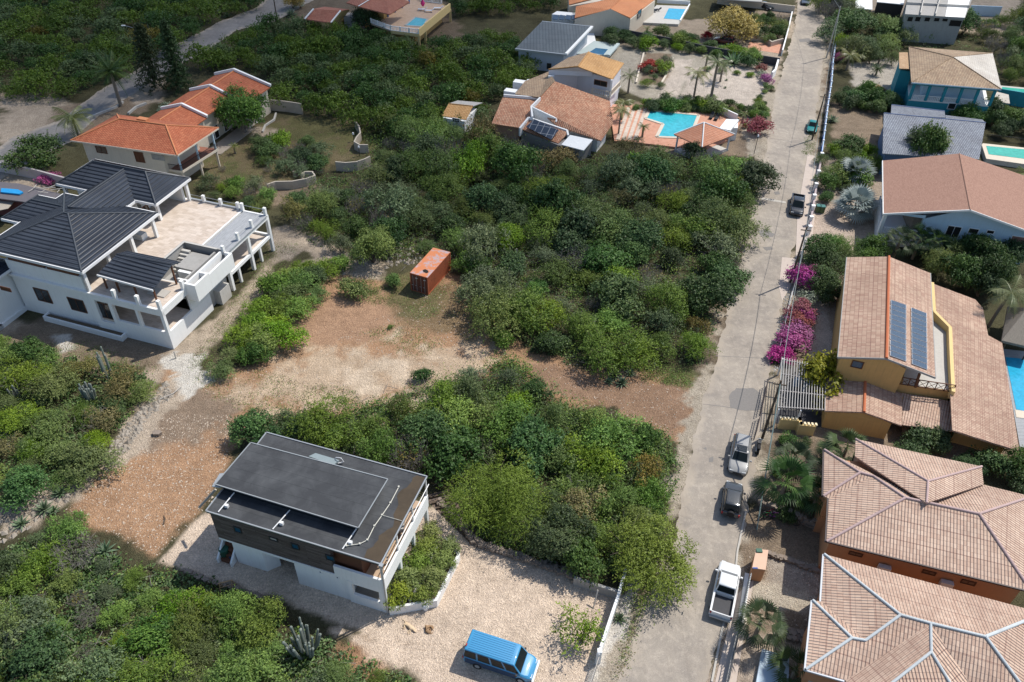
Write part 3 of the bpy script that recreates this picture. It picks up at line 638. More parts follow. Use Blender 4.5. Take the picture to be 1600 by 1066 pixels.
# ================================================================ flat roofed wooden house, lower left
def house_flat():
    C0 = W(606, 958.7); aa = rad(163); a = V(math.cos(aa), math.sin(aa), 0); b = V(a.y, -a.x, 0)   # a: along the long side, b: away from the viewer
    L = lambda u, v, z=0: C0 + a * u + b * v + V(0, 0, z)
    r = root("wooden_house", C0, "long house clad in dark wood under a black flat roof, beside the gravel yard", "house")
    # main roof slab and upper roof
    z = 6.8; R = [L(0, 0, z), L(15.2, 0, z), L(15.2, 9, z), L(0, 9, z)]
    m = MB(); m.slab(R, .22); rf = m.build("roof", M_felt, r, axis=a); rf['label'] = "flat black roof with a raised middle"
    # dark strip painted for lower roof and shade along the open end, edge ragged
    m = MB(); edge = []
    for i in range(25):
        v = .15 + 8.7 * i / 24; edge.append(L(-.03 + 1.1 + .35 * math.sin(v * 1.1 + .6) + .16 * math.sin(v * 3.1) + .06 * math.sin(v * 9), v, z + .012))
    m.up([L(.12, .15, z + .012)] + edge + [L(.12, 8.85, z + .012)]); m.build("lower_roof_shade", plain("lower_roof_shade_brown", (.075, .055, .035), .8, .35, 1.2, .5, staincol=(.03, .025, .02)), r)
    m = MB()
    for p, q in ((R[0], R[1]), (R[1], R[2]), (R[2], R[3]), (R[3], R[0])): m.beam(p + V(0, 0, .03), q + V(0, 0, .03), .1, .1)
    m.build("roof_edge", M_steel, rf)
    u4 = [W(606, 749, 7.75), W(392, 692, 7.75), W(336, 757, 7.75), W(560, 825, 7.75)]
    m = MB(); m.slab(u4, .14); u = m.build("upper_roof", M_felt, r, axis=a)
    m = MB()
    for i in range(4): m.beam(u4[i] + V(0, 0, .02), u4[(i + 1) % 4] + V(0, 0, .02), .08, .07)
    m.build("roof_edge", plain("light_metal_trim", (.30, .32, .33), .4, .05), u)
    lo = inset([flat(p, 0) for p in u4], .35); m = MB(); m.prism(lo, z + .01, 7.6); m.build("clerestory", M_glass, r)
    m = MB(); m.slab([W(331, 760, 7.3), W(343, 740, 7.3), W(360, 738, 7.3), W(345, 762, 7.3)], .1); m.build("canopy", M_steel, r)
    for (p, q) in (((366, 770), (341, 800)), ((453, 797), (426, 827)), ((557, 826), (535, 858))):
        m = MB(); A = W(p[0], p[1], 7.2); B = W(q[0], q[1], 6.86); m.tube(A, B, .05); m.box(B.lerp(A, .35) + V(0, 0, -.15) - a * .25, .3, .22, .3, aa); m.build("pipe", M_whitepaint, r)
    # conduit loop and roof hatch
    m = MB(); P = WP([(623, 761), (610, 786), (597, 805), (585, 822), (574, 844), (562, 850), (541, 853)], 6.9)
    for p, q in zip(P[:-1], P[1:]): m.tube(p, q, .035)
    for p in P: m.box(p - V(0, 0, .05), .13, .13, .14)
    m.tube(W(597, 805, 6.9), W(628, 814, 6.9), .02); m.build("conduit", plain("pale_conduit", (.6, .58, .5), .5), r)
    m = MB(); m.slab(WP([(493, 708), (530, 719), (521, 727), (482, 713)], 7.1), .25); m.build("roof_panel", plain("grey_green_panel", (.25, .30, .31), .5, .08), r)
    m = MB(); m.path([W(521, 722, 6.85), W(525, 715, 7.3), W(533, 716, 7.5), W(537, 722, 7.0), W(528, 724, 6.9)], .04); m.build("pipe", M_whitepaint, r)
    # upper floor, clad in wood
    m = MB(); m.prism([L(4.4, .12), L(15.0, .12), L(15.0, 8.8), L(4.4, 8.8)], 3.3, 6.58); wl = m.build("timber_wall", M_darkplanks, r)
    A, B = L(4.4, .12), L(15.0, .12)
    for p1, p2, g in (((365, 822), (378, 833), M_blueglass), ((455, 848), (468, 859), M_blueglass), ((509, 866), (523, 877), M_blueglass), ((421, 838), (434, 846), M_palewood)):
        window(r, A, B, p1, p2, M_darkmetal, g, 0)
    # floor slab
    m = MB(); m.prism([L(.0, .0), L(15.0, .13), L(15.0, 8.8), L(.0, 8.9)], 3.05, 3.3); m.build("floor_slab", M_white, r)
    # terrace at the open end: floor, parapets, posts
    m = MB(); m.prism([L(.2, .2), L(4.4, .2), L(4.4, 8.8), L(.2, 8.8)], 3.3, 3.42); m.build("terrace_floor", plain("pale_wood_floor", (.5, .36, .25), .6, .1, 3), r)
    m = MB(); m.prism([L(2.0, .5), L(4.39, .5), L(4.39, 8.7), L(2.0, 8.7)], 3.43, 6.57); m.build("terrace_room", M_brownwood, r)
    m = MB(); m.wall([L(4.3, .1), L(.1, .1), L(.1, 8.9)], 3.31, 4.55, .2); m.build("parapet", M_white, r)
    for v in (.1, 3.0, 6.0, 8.85):
        m = MB(); m.box(L(.1, v, 4.56), .12, .12, 2.0, aa); m.build("post", M_whitepaint, r)
    m = MB(); m.tube(L(-.06, -.06, 0), L(-.06, -.06, 6.85), .07); m.box(L(-.06, -.06, 6.75), .3, .3, .14, aa); m.build("drainpipe", M_steel, r)
    # rail and pale boards stored on the terrace
    m = MB(); m.tube(L(-.15, .1, 6.0), L(-.15, 8.9, 6.0), .04); m.build("rail", M_whitepaint, r)
    # ground floor blocks
    m = MB(); m.prism([L(3.3, .14), L(8.1, .14), L(8.1, 5), L(3.3, 5)], 0, 3.04); gw = m.build("wall", M_white, r)
    A, B = L(3.3, .14), L(8.1, .14)
    window(r, A, B, (498.5, 891), (503, 896), M_white, M_blueglass, 0); window(r, A, B, (525, 899), (530, 904), M_white, M_blueglass, 0)
    m = MB()   # corner room with a big opening
    m.wall([L(3.29, .14), L(.1, .14)], 0, 1.2, .25); m.prism([L(0, 0), L(.55, 0), L(.55, .28), L(0, .28)], 1.2, 3.04); m.prism([L(2.9, .01), L(3.29, .01), L(3.29, .28), L(2.9, .28)], 1.2, 3.04)
    m.prism([L(.55, .02), L(2.9, .02), L(2.9, .28), L(.55, .28)], 2.75, 3.04); m.build("wall", M_white, r)
    m = MB(); m.prism([L(.1, .3), L(3.29, .3), L(3.29, 4.4), L(.1, 4.4)], .3, .45); m.build("porch_floor", M_concrete, r)
    m = MB(); m.wall([L(3.15, 1.2), L(3.15, 3.0)], .46, 2.5, .1); m.build("door", M_wood, r)
    for v in (3.1, 5.8, 8.6):
        m = MB(); m.box(L(.15, v, 0), .3, .3, 3.04, aa); m.build("column", M_white, r)
    m = MB(); m.wall([L(3.3, 4.5), L(3.3, 8.7), L(15, 8.7)], 0, 3.04, .2); m.build("rear_wall", M_concrete, r)
    m = MB(); m.prism([L(11.2, .3), L(14.0, .3), L(14.0, 3), L(11.2, 3)], 0, 3.04); m.build("wall", M_white, r)
    m = MB(); m.v = []; 
    for v0 in (.55,):
        P = [L(11.2, .3, 0), L(10.4, 1.2, 0), L(10.4, 1.2, 3.04), L(11.2, .3, 3.04)]; m.face(P)
    m.build("wall", M_white, r)
    # outside stairs at the far end
    st = MB()
    for k in range(9):
        st.prism([L(14.4, 2.8 - k * .32), L(15.4, 2.8 - k * .32), L(15.4, 2.48 - k * .32), L(14.4, 2.48 - k * .32)], 0, 2.9 - k * .32)
    st.build("steps", M_brownwood, r)
    for u_ in (14.25, 15.55):
        m = MB(); m.face([L(u_ - .08, 3.2, 0), L(u_ - .08, -.3, 0), L(u_ - .08, -.3, .5), L(u_ - .08, 3.2, 3.9)]); m.face([L(u_ + .08, 3.2, 0), L(u_ + .08, 3.2, 3.9), L(u_ + .08, -.3, .5), L(u_ + .08, -.3, 0)])
        m.face([L(u_ - .08, -.3, 0), L(u_ + .08, -.3, 0), L(u_ + .08, -.3, .5), L(u_ - .08, -.3, .5)]); m.face([L(u_ - .08, -.3, .5), L(u_ + .08, -.3, .5), L(u_ + .08, 3.2, 3.9), L(u_ - .08, 3.2, 3.9)]); m.build("stair_wall", M_white, r)
    m = MB(); m.beam(W(337, 765, 5.5), W(311, 793, 3.2), .12, .18); m.build("brace", M_palewood, r)
    # terrace clutter
    m = MB(); m.beam(L(.6, 2.0, 4.2), L(1.5, 3.6, 4.25), .1, .1); m.beam(L(.7, 5.0, 4.2), L(1.2, 6.4, 4.2), .3, .5); m.build("board", M_palewood, r)
    return L, aa
H1L, H1A = house_flat()
def planter_box():
    P = [W(606, 960), W(682, 947), W(717, 876), W(697, 850)]; P2 = [W(606, 960), W(640, 905), W(680, 840), W(697, 850)]
    r = root("raised_planter", P[0], "white walled raised planter full of round shrubs along the terrace end", "planter")
    m = MB(); m.wall([P[0] + V(.15, 0, 0), P[1], P[2], P[3]], 0, .95, .22); m.build("wall", M_white, r)
    m = MB(); q = [P[0] + V(.2, .2, 0), P[1] + V(-.1, .15, 0), P[2] + V(-.15, 0, 0), P[3], W(668, 845), W(628, 920)]; m.prism(q, 0, .7); m.build("soil", plain("planter_soil", (.12, .09, .06), .95, .3, 5), r)
    m = MB(); m.wall([W(641, 948), W(655, 925), W(667, 900), W(684, 862)], .5, 1.0, .2); m.build("dividing_wall", M_white, r)
planter_box()
def small_things():
    r = root("water_barrel", W(353, 868), "dark green round barrel by the outside stairs of the wooden house", "barrel")
    m = MB(); m.tube(r.location, r.location + V(0, 0, .5), .42, .48, 16); m.tube(r.location + V(0, 0, .5), r.location + V(0, 0, 1.0), .48, .42, 16); m.build("body", plain("green_plastic", (.02, .07, .04), .5), r, smooth=False)
    m = MB(); m.tube(r.location + V(0, 0, 1.0), r.location + V(0, 0, 1.06), .44, .40, 16); m.build("lid", plain("dark_green_lid", (.02, .09, .06), .5), r)
    r = root("storage_bin", W(365, 873), "small blue bin beside the green barrel at the outside stairs", "bin")
    m = MB(); m.box(r.location, .5, .45, .5, .4); m.build("body", plain("dark_blue_plastic", (.015, .035, .08), .5), r)
    m = MB(); m.box(r.location + V(0, 0, .5), .56, .5, .07, .4); m.build("lid", plain("dark_blue_lid", (.02, .05, .11), .5), r)
    m = MB(); c = W(356, 920)
    for s in (-.5, .5):
        o = c + V(s * .9, s * .3, 0); m.tube(o + V(0, -.35, 0), o + V(0, 0, 1.0), .04); m.tube(o + V(0, .35, 0), o + V(0, 0, 1.0), .04)
    m.tube(c + V(-.55, -.2, 1.0), c + V(.55, .2, 1.0), .05); m.tube(c + V(-.55, -.2, .4), c + V(.55, .2, .4), .03)
    build_top(m, "sawhorse", M_wood, "wooden trestle standing at the shaded gravel edge in front of the wooden house", "trestle")
    m = MB(); c = W(467, 885); m.box(c + V(0, .6, .55), 1.6, .8, .1, -.28)
    for i in (-1, 1):
        for j in (-1, 1): m.box(c + V(i * .65, .6 + j * .3 - i * .18, 0), .08, .08, .56)
    build_top(m, "workbench", plain("weathered_metal", (.16, .17, .16), .6), "grey workbench in the shade under the wooden house", "table")
    m = MB(); c = W(665, 952); bm = bmesh.new(); bmesh.ops.create_uvsphere(bm, u_segments=14, v_segments=9, radius=.3)
    m.v = [v.co * 1 + c + V(0, 0, .42) for v in bm.verts]; m.f = [tuple(v.index for v in f.verts) for f in bm.faces]; bm.free(); m.tube(c, c + V(0, 0, .2), .2, .16, 10)
    build_top(m, "ball_pot", M_white, "white round pot standing against the front of the raised planter", "pot")
small_things()
# ================================================================ white house under construction, left
def frame(C, deg):
    aa = rad(deg); a = V(math.cos(aa), math.sin(aa), 0); b = V(a.y, -a.x, 0)
    return (lambda u, v, z=0: Vector((C.x, C.y, 0)) + a * u + b * v + V(0, 0, z)), a, b, aa
def rect(L, u0, u1, v0, v1, z=0): return [L(u0, v0, z), L(u1, v0, z), L(u1, v1, z), L(u0, v1, z)]
def house_white():
    C = W(272, 546); L, a, b, aa = frame(C, 163)
    r = root("white_villa", C, "big white villa under construction with slate grey hipped roofs and an empty terrace", "villa")
    Z = 5.4
    # ---- ground floor
    m = MB(); m.prism(rect(L, 9.7, 20.2, .3, 14), 0, Z - .25); m.prism(rect(L, 5.7, 9.7, 4.6, 20.6), 0, Z - .25); m.prism(rect(L, 3.4, 5.69, 12.0, 20.6), 0, Z - .25); m.prism(rect(L, 9.71, 24, 14.01, 20.6), 0, Z - .25); m.build("wall", M_white, r)
    # terrace slab with travertine
    m = MB(); m.slab([L(0, 0, Z), L(20.3, 0, Z), L(20.3, 14, Z), L(24.5, 14, Z), L(24.5, 20.9, Z), L(3.3, 20.9, Z), L(3.3, 11.9, Z), L(5.6, 11.9, Z), L(5.6, 4.9, Z), L(0, 4.9, Z)], .32); m.build("terrace_slab", M_white, r)
    m = MB(); m.up([L(.3, .3, Z + .012), L(20, .3, Z + .012), L(20, 14.3, Z + .012), L(24, 14.3, Z + .012), L(24, 20.6, Z + .012), L(3.5, 20.6, Z + .012), L(3.5, 12.1, Z + .012), L(5.8, 12.1, Z + .012), L(5.8, 4.8, Z + .012), L(.3, 4.8, Z + .012)]); m.build("terrace_paving", M_travertine, r, axis=a)
    # grey deck
    m = MB(); m.slab([L(-.3, 11.6, Z + .02), L(3.0, 11.9, Z + .02), L(3.0, 20.6, Z + .02), L(-.3, 20.6, Z + .02)], .12); m.build("deck", M_deck, r, axis=b)
    m = MB(); m.beam(L(0, 11.6, Z - .35), L(0, 21.0, Z - .35), .35, .5); m.beam(L(-.1, 20.8, Z - .35), L(3.3, 20.8, Z - .35), .3, .5); m.beam(L(0, 11.8, 2.3), L(0, 21.0, 2.3), .3, .4); m.beam(L(0, 20.8, 2.3), L(3.3, 20.8, 2.3), .3, .4); m.build("beam", M_white, r)
    m = MB(); m.slab([L(.2, 11.5, 2.2), L(3.4, 11.5, 2.2), L(3.4, 20.6, 2.2), L(.2, 20.6, 2.2)], .15); m.build("lower_floor", M_travertine, r, axis=a)
    for v in (11.7, 16.3, 20.8):
        m = MB(); m.box(L(0, v, 0), .38, .38, Z - .55, aa); m.build("column", M_white, r)
    for v in (13.5, 18.2):
        m = MB(); m.box(L(.05, v, 0), .3, .3, 2.1, aa); m.build("column", M_white, r)
    for v in (11.6, 14.6, 17.6, 20.7):
        m = MB(); m.box(L(0, v, Z - .1), .34, .34, 1.15, aa); m.build("parapet_post", M_white, r)
    for u in (3.3, 3.9, 6.4, 8.9):
        m = MB(); m.box(L(u, 20.75, Z - .1), .34, .34, 1.1, aa); m.build("parapet_post", M_white, r)
    m = MB(); m.tube(L(0, 11.6, Z + .75), L(0, 20.7, Z + .75), .03); m.tube(L(0, 20.75, Z + .75), L(11, 20.75, Z + .75), .03); m.beam(L(3.3, 20.75, Z + .1), L(11, 20.75, Z + .1), .25, .25); m.build("rail", M_steel, r)
    # ground floor corner porch
    m = MB(); m.wall([L(6.9, .15), L(.15, .15), L(.15, 7.6)], 0, 2.3, .28); m.build("porch_wall", M_white, r)
    m = MB(); m.prism(rect(L, .3, 9.69, .3, 4.59), 1.0, 2.0); m.build("porch_floor", M_travertine, r, axis=a)
    m = MB(); m.prism(rect(L, .01, .29, 4.3, 7.59), 2.31, 5.07); m.prism(rect(L, .3, 3.3, 7.2, 7.6), .0, 5.0); m.build("wall", M_white, r)
    for u, w_ in ((.2, .4), (3.5, .34), (6.9, .5), (9.3, .7)):
        m = MB(); m.prism(rect(L, u - w_ / 2 + (.0 if u > 1 else 0), u + w_ / 2, .0, .35), 0 if u > 1 else 2.31, Z - .33); m.build("column", M_white, r)
    m = MB(); m.beam(L(0, .15, 4.8), L(9.6, .15, 4.8), .28, .5); m.beam(L(.15, .3, 4.8), L(.15, 4.3, 4.8), .28, .5); m.build("beam", M_white, r)
    m = MB(); m.prism(rect(L, 7.0, 9.3, .02, .3), 0, 1.6); m.build("wall", M_white, r)
    A, B = L(9.7, .3), L(20.2, .3)
    for p1, p2 in (((105, 464), (137, 489)), ((52, 449), (83, 474))): window(r, A, B, p1, p2, M_brownwood, M_glass, 1, out=.05)
    window(r, L(0, .3), L(9.7, .3), (150, 472), (180, 500), M_brownwood, M_glass, 1, out=.01)
    window(r, L(3, 4.6), L(9.7, 4.6), (189, 482), (205, 508), M_brownwood, M_glass, 0, out=.03)
    # posts of the parapet in front, upper wall, timber band
    for u in (.2, 2.9, 5.9):
        m = MB(); m.box(L(u, .17, Z), .36, .36, 1.2, aa); m.build("parapet_post", M_white, r)
    m = MB(); m.box(L(.17, 4.1, Z), .36, .36, 1.15, aa); m.build("parapet_post", M_white, r)
    m = MB(); m.prism(rect(L, 9.9, 20.1, .31, .7), Z, 7.2); m.prism(rect(L, 12.5, 20.0, 4, 12.2), Z, 8.1); m.prism(rect(L, 14.5, 24, 16, 20.4), Z, 8.1); m.prism(rect(L, 19.8, 20.1, .71, 3.9), Z, 8.1); m.prism(rect(L, 11.4, 14.5, 20.0, 20.4), Z, 8.1); m.build("upper_wall", M_white, r)
    m = MB(); m.prism(rect(L, 10.3, 14.3, .35, .6), 7.2, 8.08); m.prism(rect(L, 14.7, 19.6, .35, .6), 7.2, 8.08); m.build("boarding", M_brownwood, r)
    window_uz(r, L(12.5, 14), L(12.5, 16), 0, 1, Z + .1, Z + 2.2, M_brownwood, M_glass)
    for u, v in ((9.6, .5), (9.5, 4.2), (9.4, 8.0), (9.4, 11.9), (11.4, 15.3), (10.9, 20.5), (14.2, 12.6), (14.2, 14.8), (24.5, 14.8)):
        m = MB(); m.box(L(u, v, Z), .36, .36, 2.78, aa); m.build("column", M_white, r)
    m = MB(); m.prism(rect(L, 10.4, 12.2, 10.6, 11.5), Z + .02, Z + .75); m.build("basin", M_white, r)
    # ---- roofs
    def hr(u0, u1, v0, v1, zr, z=8.25, name='roof', ins=None):
        e = rect(L, u0, u1, v0, v1, z); pl, ca, rr = hip(e, zr, ins)
        f = [(e[i], e[(i + 1) % 4]) for i in range(4)]
        return roof(r, pl, T_slate, .12, name, ca, M_darkridge, .1, f, M_whitepaint, .12, .32)
    hr(9.1, 22.6, 0, 12.9, 10.45)
    hr(10.6, 25.2, 14.4, 21.3, 10.25)
    # joining wing and left wing
    w0, w1, v0, v1, z, zr = 13.5, 20.6, 12.0, 17.6, 8.2, 10.15
    um = (w0 + w1) / 2
    roof(r, [[L(w0, v0, z), L(w0, v1, z), L(um, v1, zr), L(um, 8, zr)], [L(w1, v0, z), L(w1, v1, z), L(um, v1, zr), L(um, 8, zr)]], T_slate, .12, caps=[(L(um, 8, zr), L(um, v1, zr))], capm=M_darkridge, fascia=[(L(w0, 12.9, z), L(w0, 14.4, z)), (L(w1, 12.9, z), L(w1, 14.4, z))], fw=.12, fh=.3)
    roof(r, [[L(18, 5.7, 8.2), L(25.3, 5.7, 8.2), L(23, 8.6, 9.6), L(17, 8.6, 9.6)], [L(25.3, 5.7, 8.2), L(25.3, 11.5, 8.2), L(23, 8.6, 9.6)], [L(25.3, 11.5, 8.2), L(18, 11.5, 8.2), L(17, 8.6, 9.6), L(23, 8.6, 9.6)]], T_slate, .12, caps=[(L(23, 8.6, 9.6), L(25.3, 5.7, 8.2)), (L(23, 8.6, 9.6), L(25.3, 11.5, 8.2)), (L(17, 8.6, 9.6), L(23, 8.6, 9.6))], capm=M_darkridge, fascia=[(L(22.6, 5.7, 8.2), L(25.3, 5.7, 8.2)), (L(25.3, 5.7, 8.2), L(25.3, 11.5, 8.2)), (L(25.3, 11.5, 8.2), L(21, 11.5, 8.2))], fw=.12, fh=.3)
    m = MB(); m.prism(rect(L, 20.21, 24.6, 6.4, 11), 0, 8.0); m.build("wall", M_white, r)
    # low wing at the left front
    e = rect(L, 19.9, 28, -3.6, 1.6, 5.9); pl, ca, _ = hip(e, 7.3)
    roof(r, pl, T_slate, .12, caps=ca, capm=M_darkridge, fascia=[(e[i], e[(i + 1) % 4]) for i in range(4)], fw=.12, fh=.3)
    m = MB(); m.prism(rect(L, 20.5, 27.6, -3.2, 1.2), 0, 5.75); m.build("wing_wall", M_white, r)
    m = MB(); m.prism(rect(L, 20.2, 27.9, -3.7, -3.2), 0, .5); m.prism(rect(L, 20.2, 20.5, -3.7, 1.2), 0, .5); m.build("plinth", M_white, r)
    A, B = L(20.5, -3.2), L(27, -3.2)
    window(r, A, B, (0, 447), (18, 456), M_brownwood, M_brownwood, 0)
    m = MB(); m.tube(L(20.4, .9, 0), L(20.4, .9, 5.7), .06); m.build("drainpipe", M_concrete, r)
    m = MB(); m.tube(L(9.5, .2, 0), L(9.5, .2, 8.1), .06); m.build("drainpipe", M_concrete, r)
    # ---- planter trough at the foot of the wall
    m = MB(); m.wall([L(16.8, .2), L(16.8, -.6), L(6.2, -.7), L(6.2, .0)], 0, .7, .18); m.build("trough", M_white, r)
    m = MB(); m.prism(rect(L, 6.3, 16.7, -.55, .0), 0, .55); m.build("trough_soil", MATS["planter_soil"], r)
    # ---- basin and spa block
    m = MB(); m.wall([L(5.5, 4.9), L(5.5, 11.8), L(.3, 11.8), L(-.5, 11.3)], 3.4, Z + .35, .22); m.wall([L(.9, 5.0), L(.9, 11.2)], 3.6, Z + .25, .22); m.build("basin_wall", M_concrete, r)
    m = MB(); m.wall([L(5.38, 4.95), L(5.38, 11.68), L(.9, 11.68)], Z + .36, Z + .40, .26); m.build("basin_rim", M_paleconc, r)
    m = MB(); m.prism(rect(L, .2, 5.5, 4.9, 11.7), 3.2, 3.5); m.prism(rect(L, 1.4, 4.1, 7.9, 11.1), 3.5, 5.0); m.build("basin_floor", M_concrete, r)
    m = MB()
    for k in range(6): m.prism(rect(L, 4.2, 5.3, 8.6 + k * .42, 8.98 + k * .42), 3.5, 3.85 + k * .27)
    m.build("steps", M_paleconc, r)
    m = MB(); m.wall([L(.1, 4.4), L(-1.2, 4.4), L(-1.2, 6.9)], 3.9, Z + .65, .24); m.wall([L(-1.2, 6.91), L(-1.2, 11.3), L(-.4, 11.3)], 3.9, Z + .45, .24); m.wall([L(.1, 4.5), L(.1, 11.2)], 3.9, Z + .5, .2); m.prism(rect(L, -1.1, .0, 4.5, 11.2), 3.9, 4.3); m.prism(rect(L, -1.1, .0, 6.9, 7.1), 4.3, Z + .4); m.prism(rect(L, .2, 1.6, 5.1, 5.3), 3.5, Z + .4); m.build("spa_wall", M_white, r)
    m = MB(); m.prism(rect(L, -.5, 1.6, 8.7, 10.6), 0, 1.9); m.build("pump_house", M_paleconc, r)
    m = MB(); m.prism(rect(L, .4, 3.4, 7.6, 11.4), 0, 3.2); m.build("wall", M_paleconc, r)
    # ---- little gable roof over the terrace corner
    u0, u1 = 1.05, 8.4
    roof(r, [[L(u0, .8, 7.35), L(u1, 1.1, 7.35), L(u1 - .5, 4.1, 8.25), L(u0, 4.4, 8.25)], [L(u1 - .5, 4.1, 8.25), L(u0, 4.4, 8.25), L(u0, 5.8, 7.75), L(u1 - .5, 5.6, 7.75)]], T_slate, .1, 'small_roof', [(L(u0, 4.4, 8.25), L(u1 - .5, 4.1, 8.25))], M_darkridge, .07, [(L(u0, .8, 7.35), L(u1, 1.1, 7.35))], M_whitepaint, .1, .22)
    for u, v, zt in ((1.5, 1.3, 7.3), (4.0, 1.3, 7.3), (6.3, 1.3, 7.3), (8.0, 1.4, 7.3), (1.4, 4.6, 8.0), (7.7, 5.2, 7.7)):
        m = MB(); m.box(L(u, v, Z), .16, .16, zt - Z, aa); m.build("timber_post", M_brownwood, r)
    m = MB(); m.box(L(2.2, 2.6, Z + .02), 2.2, 1.2, .12, aa); m.build("board_pile", M_palewood, r); m = MB(); m.box(L(6.6, 3.0, Z + .02), 1.4, 1.0, .25, aa + .3); m.build("board_pile", M_palewood, r)
    return L, a, b, aa
H2 = house_white()
# ================================================================ other houses
def walls_in(r, poly, ins, z0, z1, mat, name='wall'):
    q = inset(poly, ins); m = MB(); m.prism(q, z0, z1); return q, m.build(name, mat, r)
def par(r, px, z, h, t=.25, mat=None, name='parapet', down=None):
    """a parapet wall following photographed points with their own heights"""
    m = MB(); P = WP(px, z)
    for p, q in zip(P[:-1], P[1:]):
        d = (q - p); d.z = 0; d.normalize(); n = V(-d.y, d.x, 0) * t / 2; dn = h if down is None else None
        a0, a1, b1, b0 = p + n, q + n, q - n, p - n; lo = lambda x: V(x.x, x.y, (x.z - h) if down is None else down)
        m.face([a0, b0, b1, a1]); m.face([lo(a0), lo(a1), lo(b1), lo(b0)])
        for x, y in ((a0, a1), (a1, b1), (b1, b0), (b0, a0)): m.face([x, y, lo(y), lo(x)])
    return m.build(name, mat or M_white, r)
# ---- orange roofed villa, upper left
def house_orange():
    c = W(286, 271.5); r = root("tiled_villa", c, "cream villa with bright orange clay tiled roofs and a long gabled wing behind it", "villa")
    A, B, D = W(110, 219.5, 6.2), W(277, 243, 6.2), W(342, 200, 6.2); E_ = A + D - B
    pl, ca, _ = hip([A, B, D, E_], 8.05); roof(r, pl, T_orange, .15, caps=ca, capm=M_orangeridge, capr=.11, fascia=[(A, B), (B, D)], fm=M_cream)
    q = inset([A, B, D, E_], .9); q2 = [q[0], q[1].lerp(q[0], .16), q[2].lerp(q[3], .16), q[3]]
    m = MB(); m.prism(q2, 0, 6.1); m.build("wall", M_cream, r)
    wa, wb = q2[0], q2[1]
    if (wa - wb).length: 
        window(r, wa, wb, (149, 228), (168, 240), M_brownwood, M_glass, 1, out=.05); window(r, wa, wb, (209, 237), (227, 254), M_brownwood, M_brownwood, 1, out=.05); window(r, wa, wb, (237, 241), (258, 251), M_concrete, M_concrete, 1, out=.05)
    # balcony at the right end
    f = [B + V(.3, 0, -3.2), D + V(.3, -.2, -3.2)]; e = (B - D).normalized(); s = V(e.y, -e.x, 0)
    if s.x > 0: s = -s
    bal = [W(285, 268.5, 2.8), W(341, 233, 2.8)]; bal = [bal[0], bal[1], bal[1] + (A - B).normalized() * 3.2, bal[0] + (A - B).normalized() * 3.2]
    m = MB(); m.slab([flat(p, 2.8) for p in bal], .25); m.build("balcony", M_redfloor, r)
    m = MB()
    for p, q_ in ((bal[0], bal[1]), (bal[0], bal[3])): m.beam(flat(p, 2.75), flat(q_, 2.75), .12, .34)
    m.build("balcony_edge", M_cream, r)
    railing(r, [bal[3], bal[0], bal[1]], 2.8, .95)
    for t in (.03, .5, .97):
        p = bal[0].lerp(bal[1], t) + (A - B).normalized() * .25; m = MB(); m.box(flat(p, 0), .24, .24, 2.54); m.build("column", M_cream, r); m = MB(); m.box(flat(p, 2.81), .22, .22, 3.25); m.build("column", M_paleblue, r)
    # the wing
    L, a, b, aa = frame(c, 163)
    for (v0, v1, ue, uw, dz) in ((3.6, 9.0, .8, 9.0, 0), (9.2, 16.4, 1.2, 9.0, .1), (16.6, 23.2, -1.6, 8.9, .2)):
        z, zr, um = 4.8 + dz, 6.1 + dz, 4.9; zl = 4.8 + dz if ue > 0 else 4.35 + dz
        roof(r, [[L(ue, v0, zl), L(ue, v1, zl), L(um, v1, zr), L(um, v0, zr)], [L(uw, v0, z), L(uw, v1, z), L(um, v1, zr), L(um, v0, zr)]], T_orange, .15, caps=[(L(um, v0, zr), L(um, v1, zr))], capm=M_orangeridge, capr=.11)
        m = MB(); m.prism(rect(L, ue + .7, uw - .6, v0 + .02, v1 - .02), 0, zl - .15); m.build("wall", M_cream, r)
        m = MB(); w1, w0 = L(uw + .05, v1, zr), None
        for (p, q_) in ((L(ue - .1, v1 + .1, zl + .22), L(um, v1 + .1, zr + .22)), (L(um, v1 + .1, zr + .22), L(uw, v1 + .1, z + .22))): m.beam(p, q_, .34, .4)
        m.build("gable_parapet", M_white, r)
        if v0 > 4:
            for k in range(2 if ue > 0 else 1):
                p = L(ue + .69, v0 + 2 + k * 2.6); q_ = L(ue + .69, v0 + 3.2 + k * 2.6); window_uz(r, p, q_, 0, 1.1, .1, 2.2, M_white, M_dark, 0, out=.04, name='archway')
    m = MB(); m.box(L(4.0, -.5, 7.7), 1.6, .8, .6, aa); m.build("chimney", M_orangeridge, r)
    m = MB(); m.slab([L(-1.8, 7.0, .12), L(.9, 7.0, .12), L(.9, 16.6, .12), L(-1.8, 16.6, .12)], .12); m.build("patio", plain("patio_stone", (.35, .30, .25), .8, .15, 2, .3), r)
house_orange()
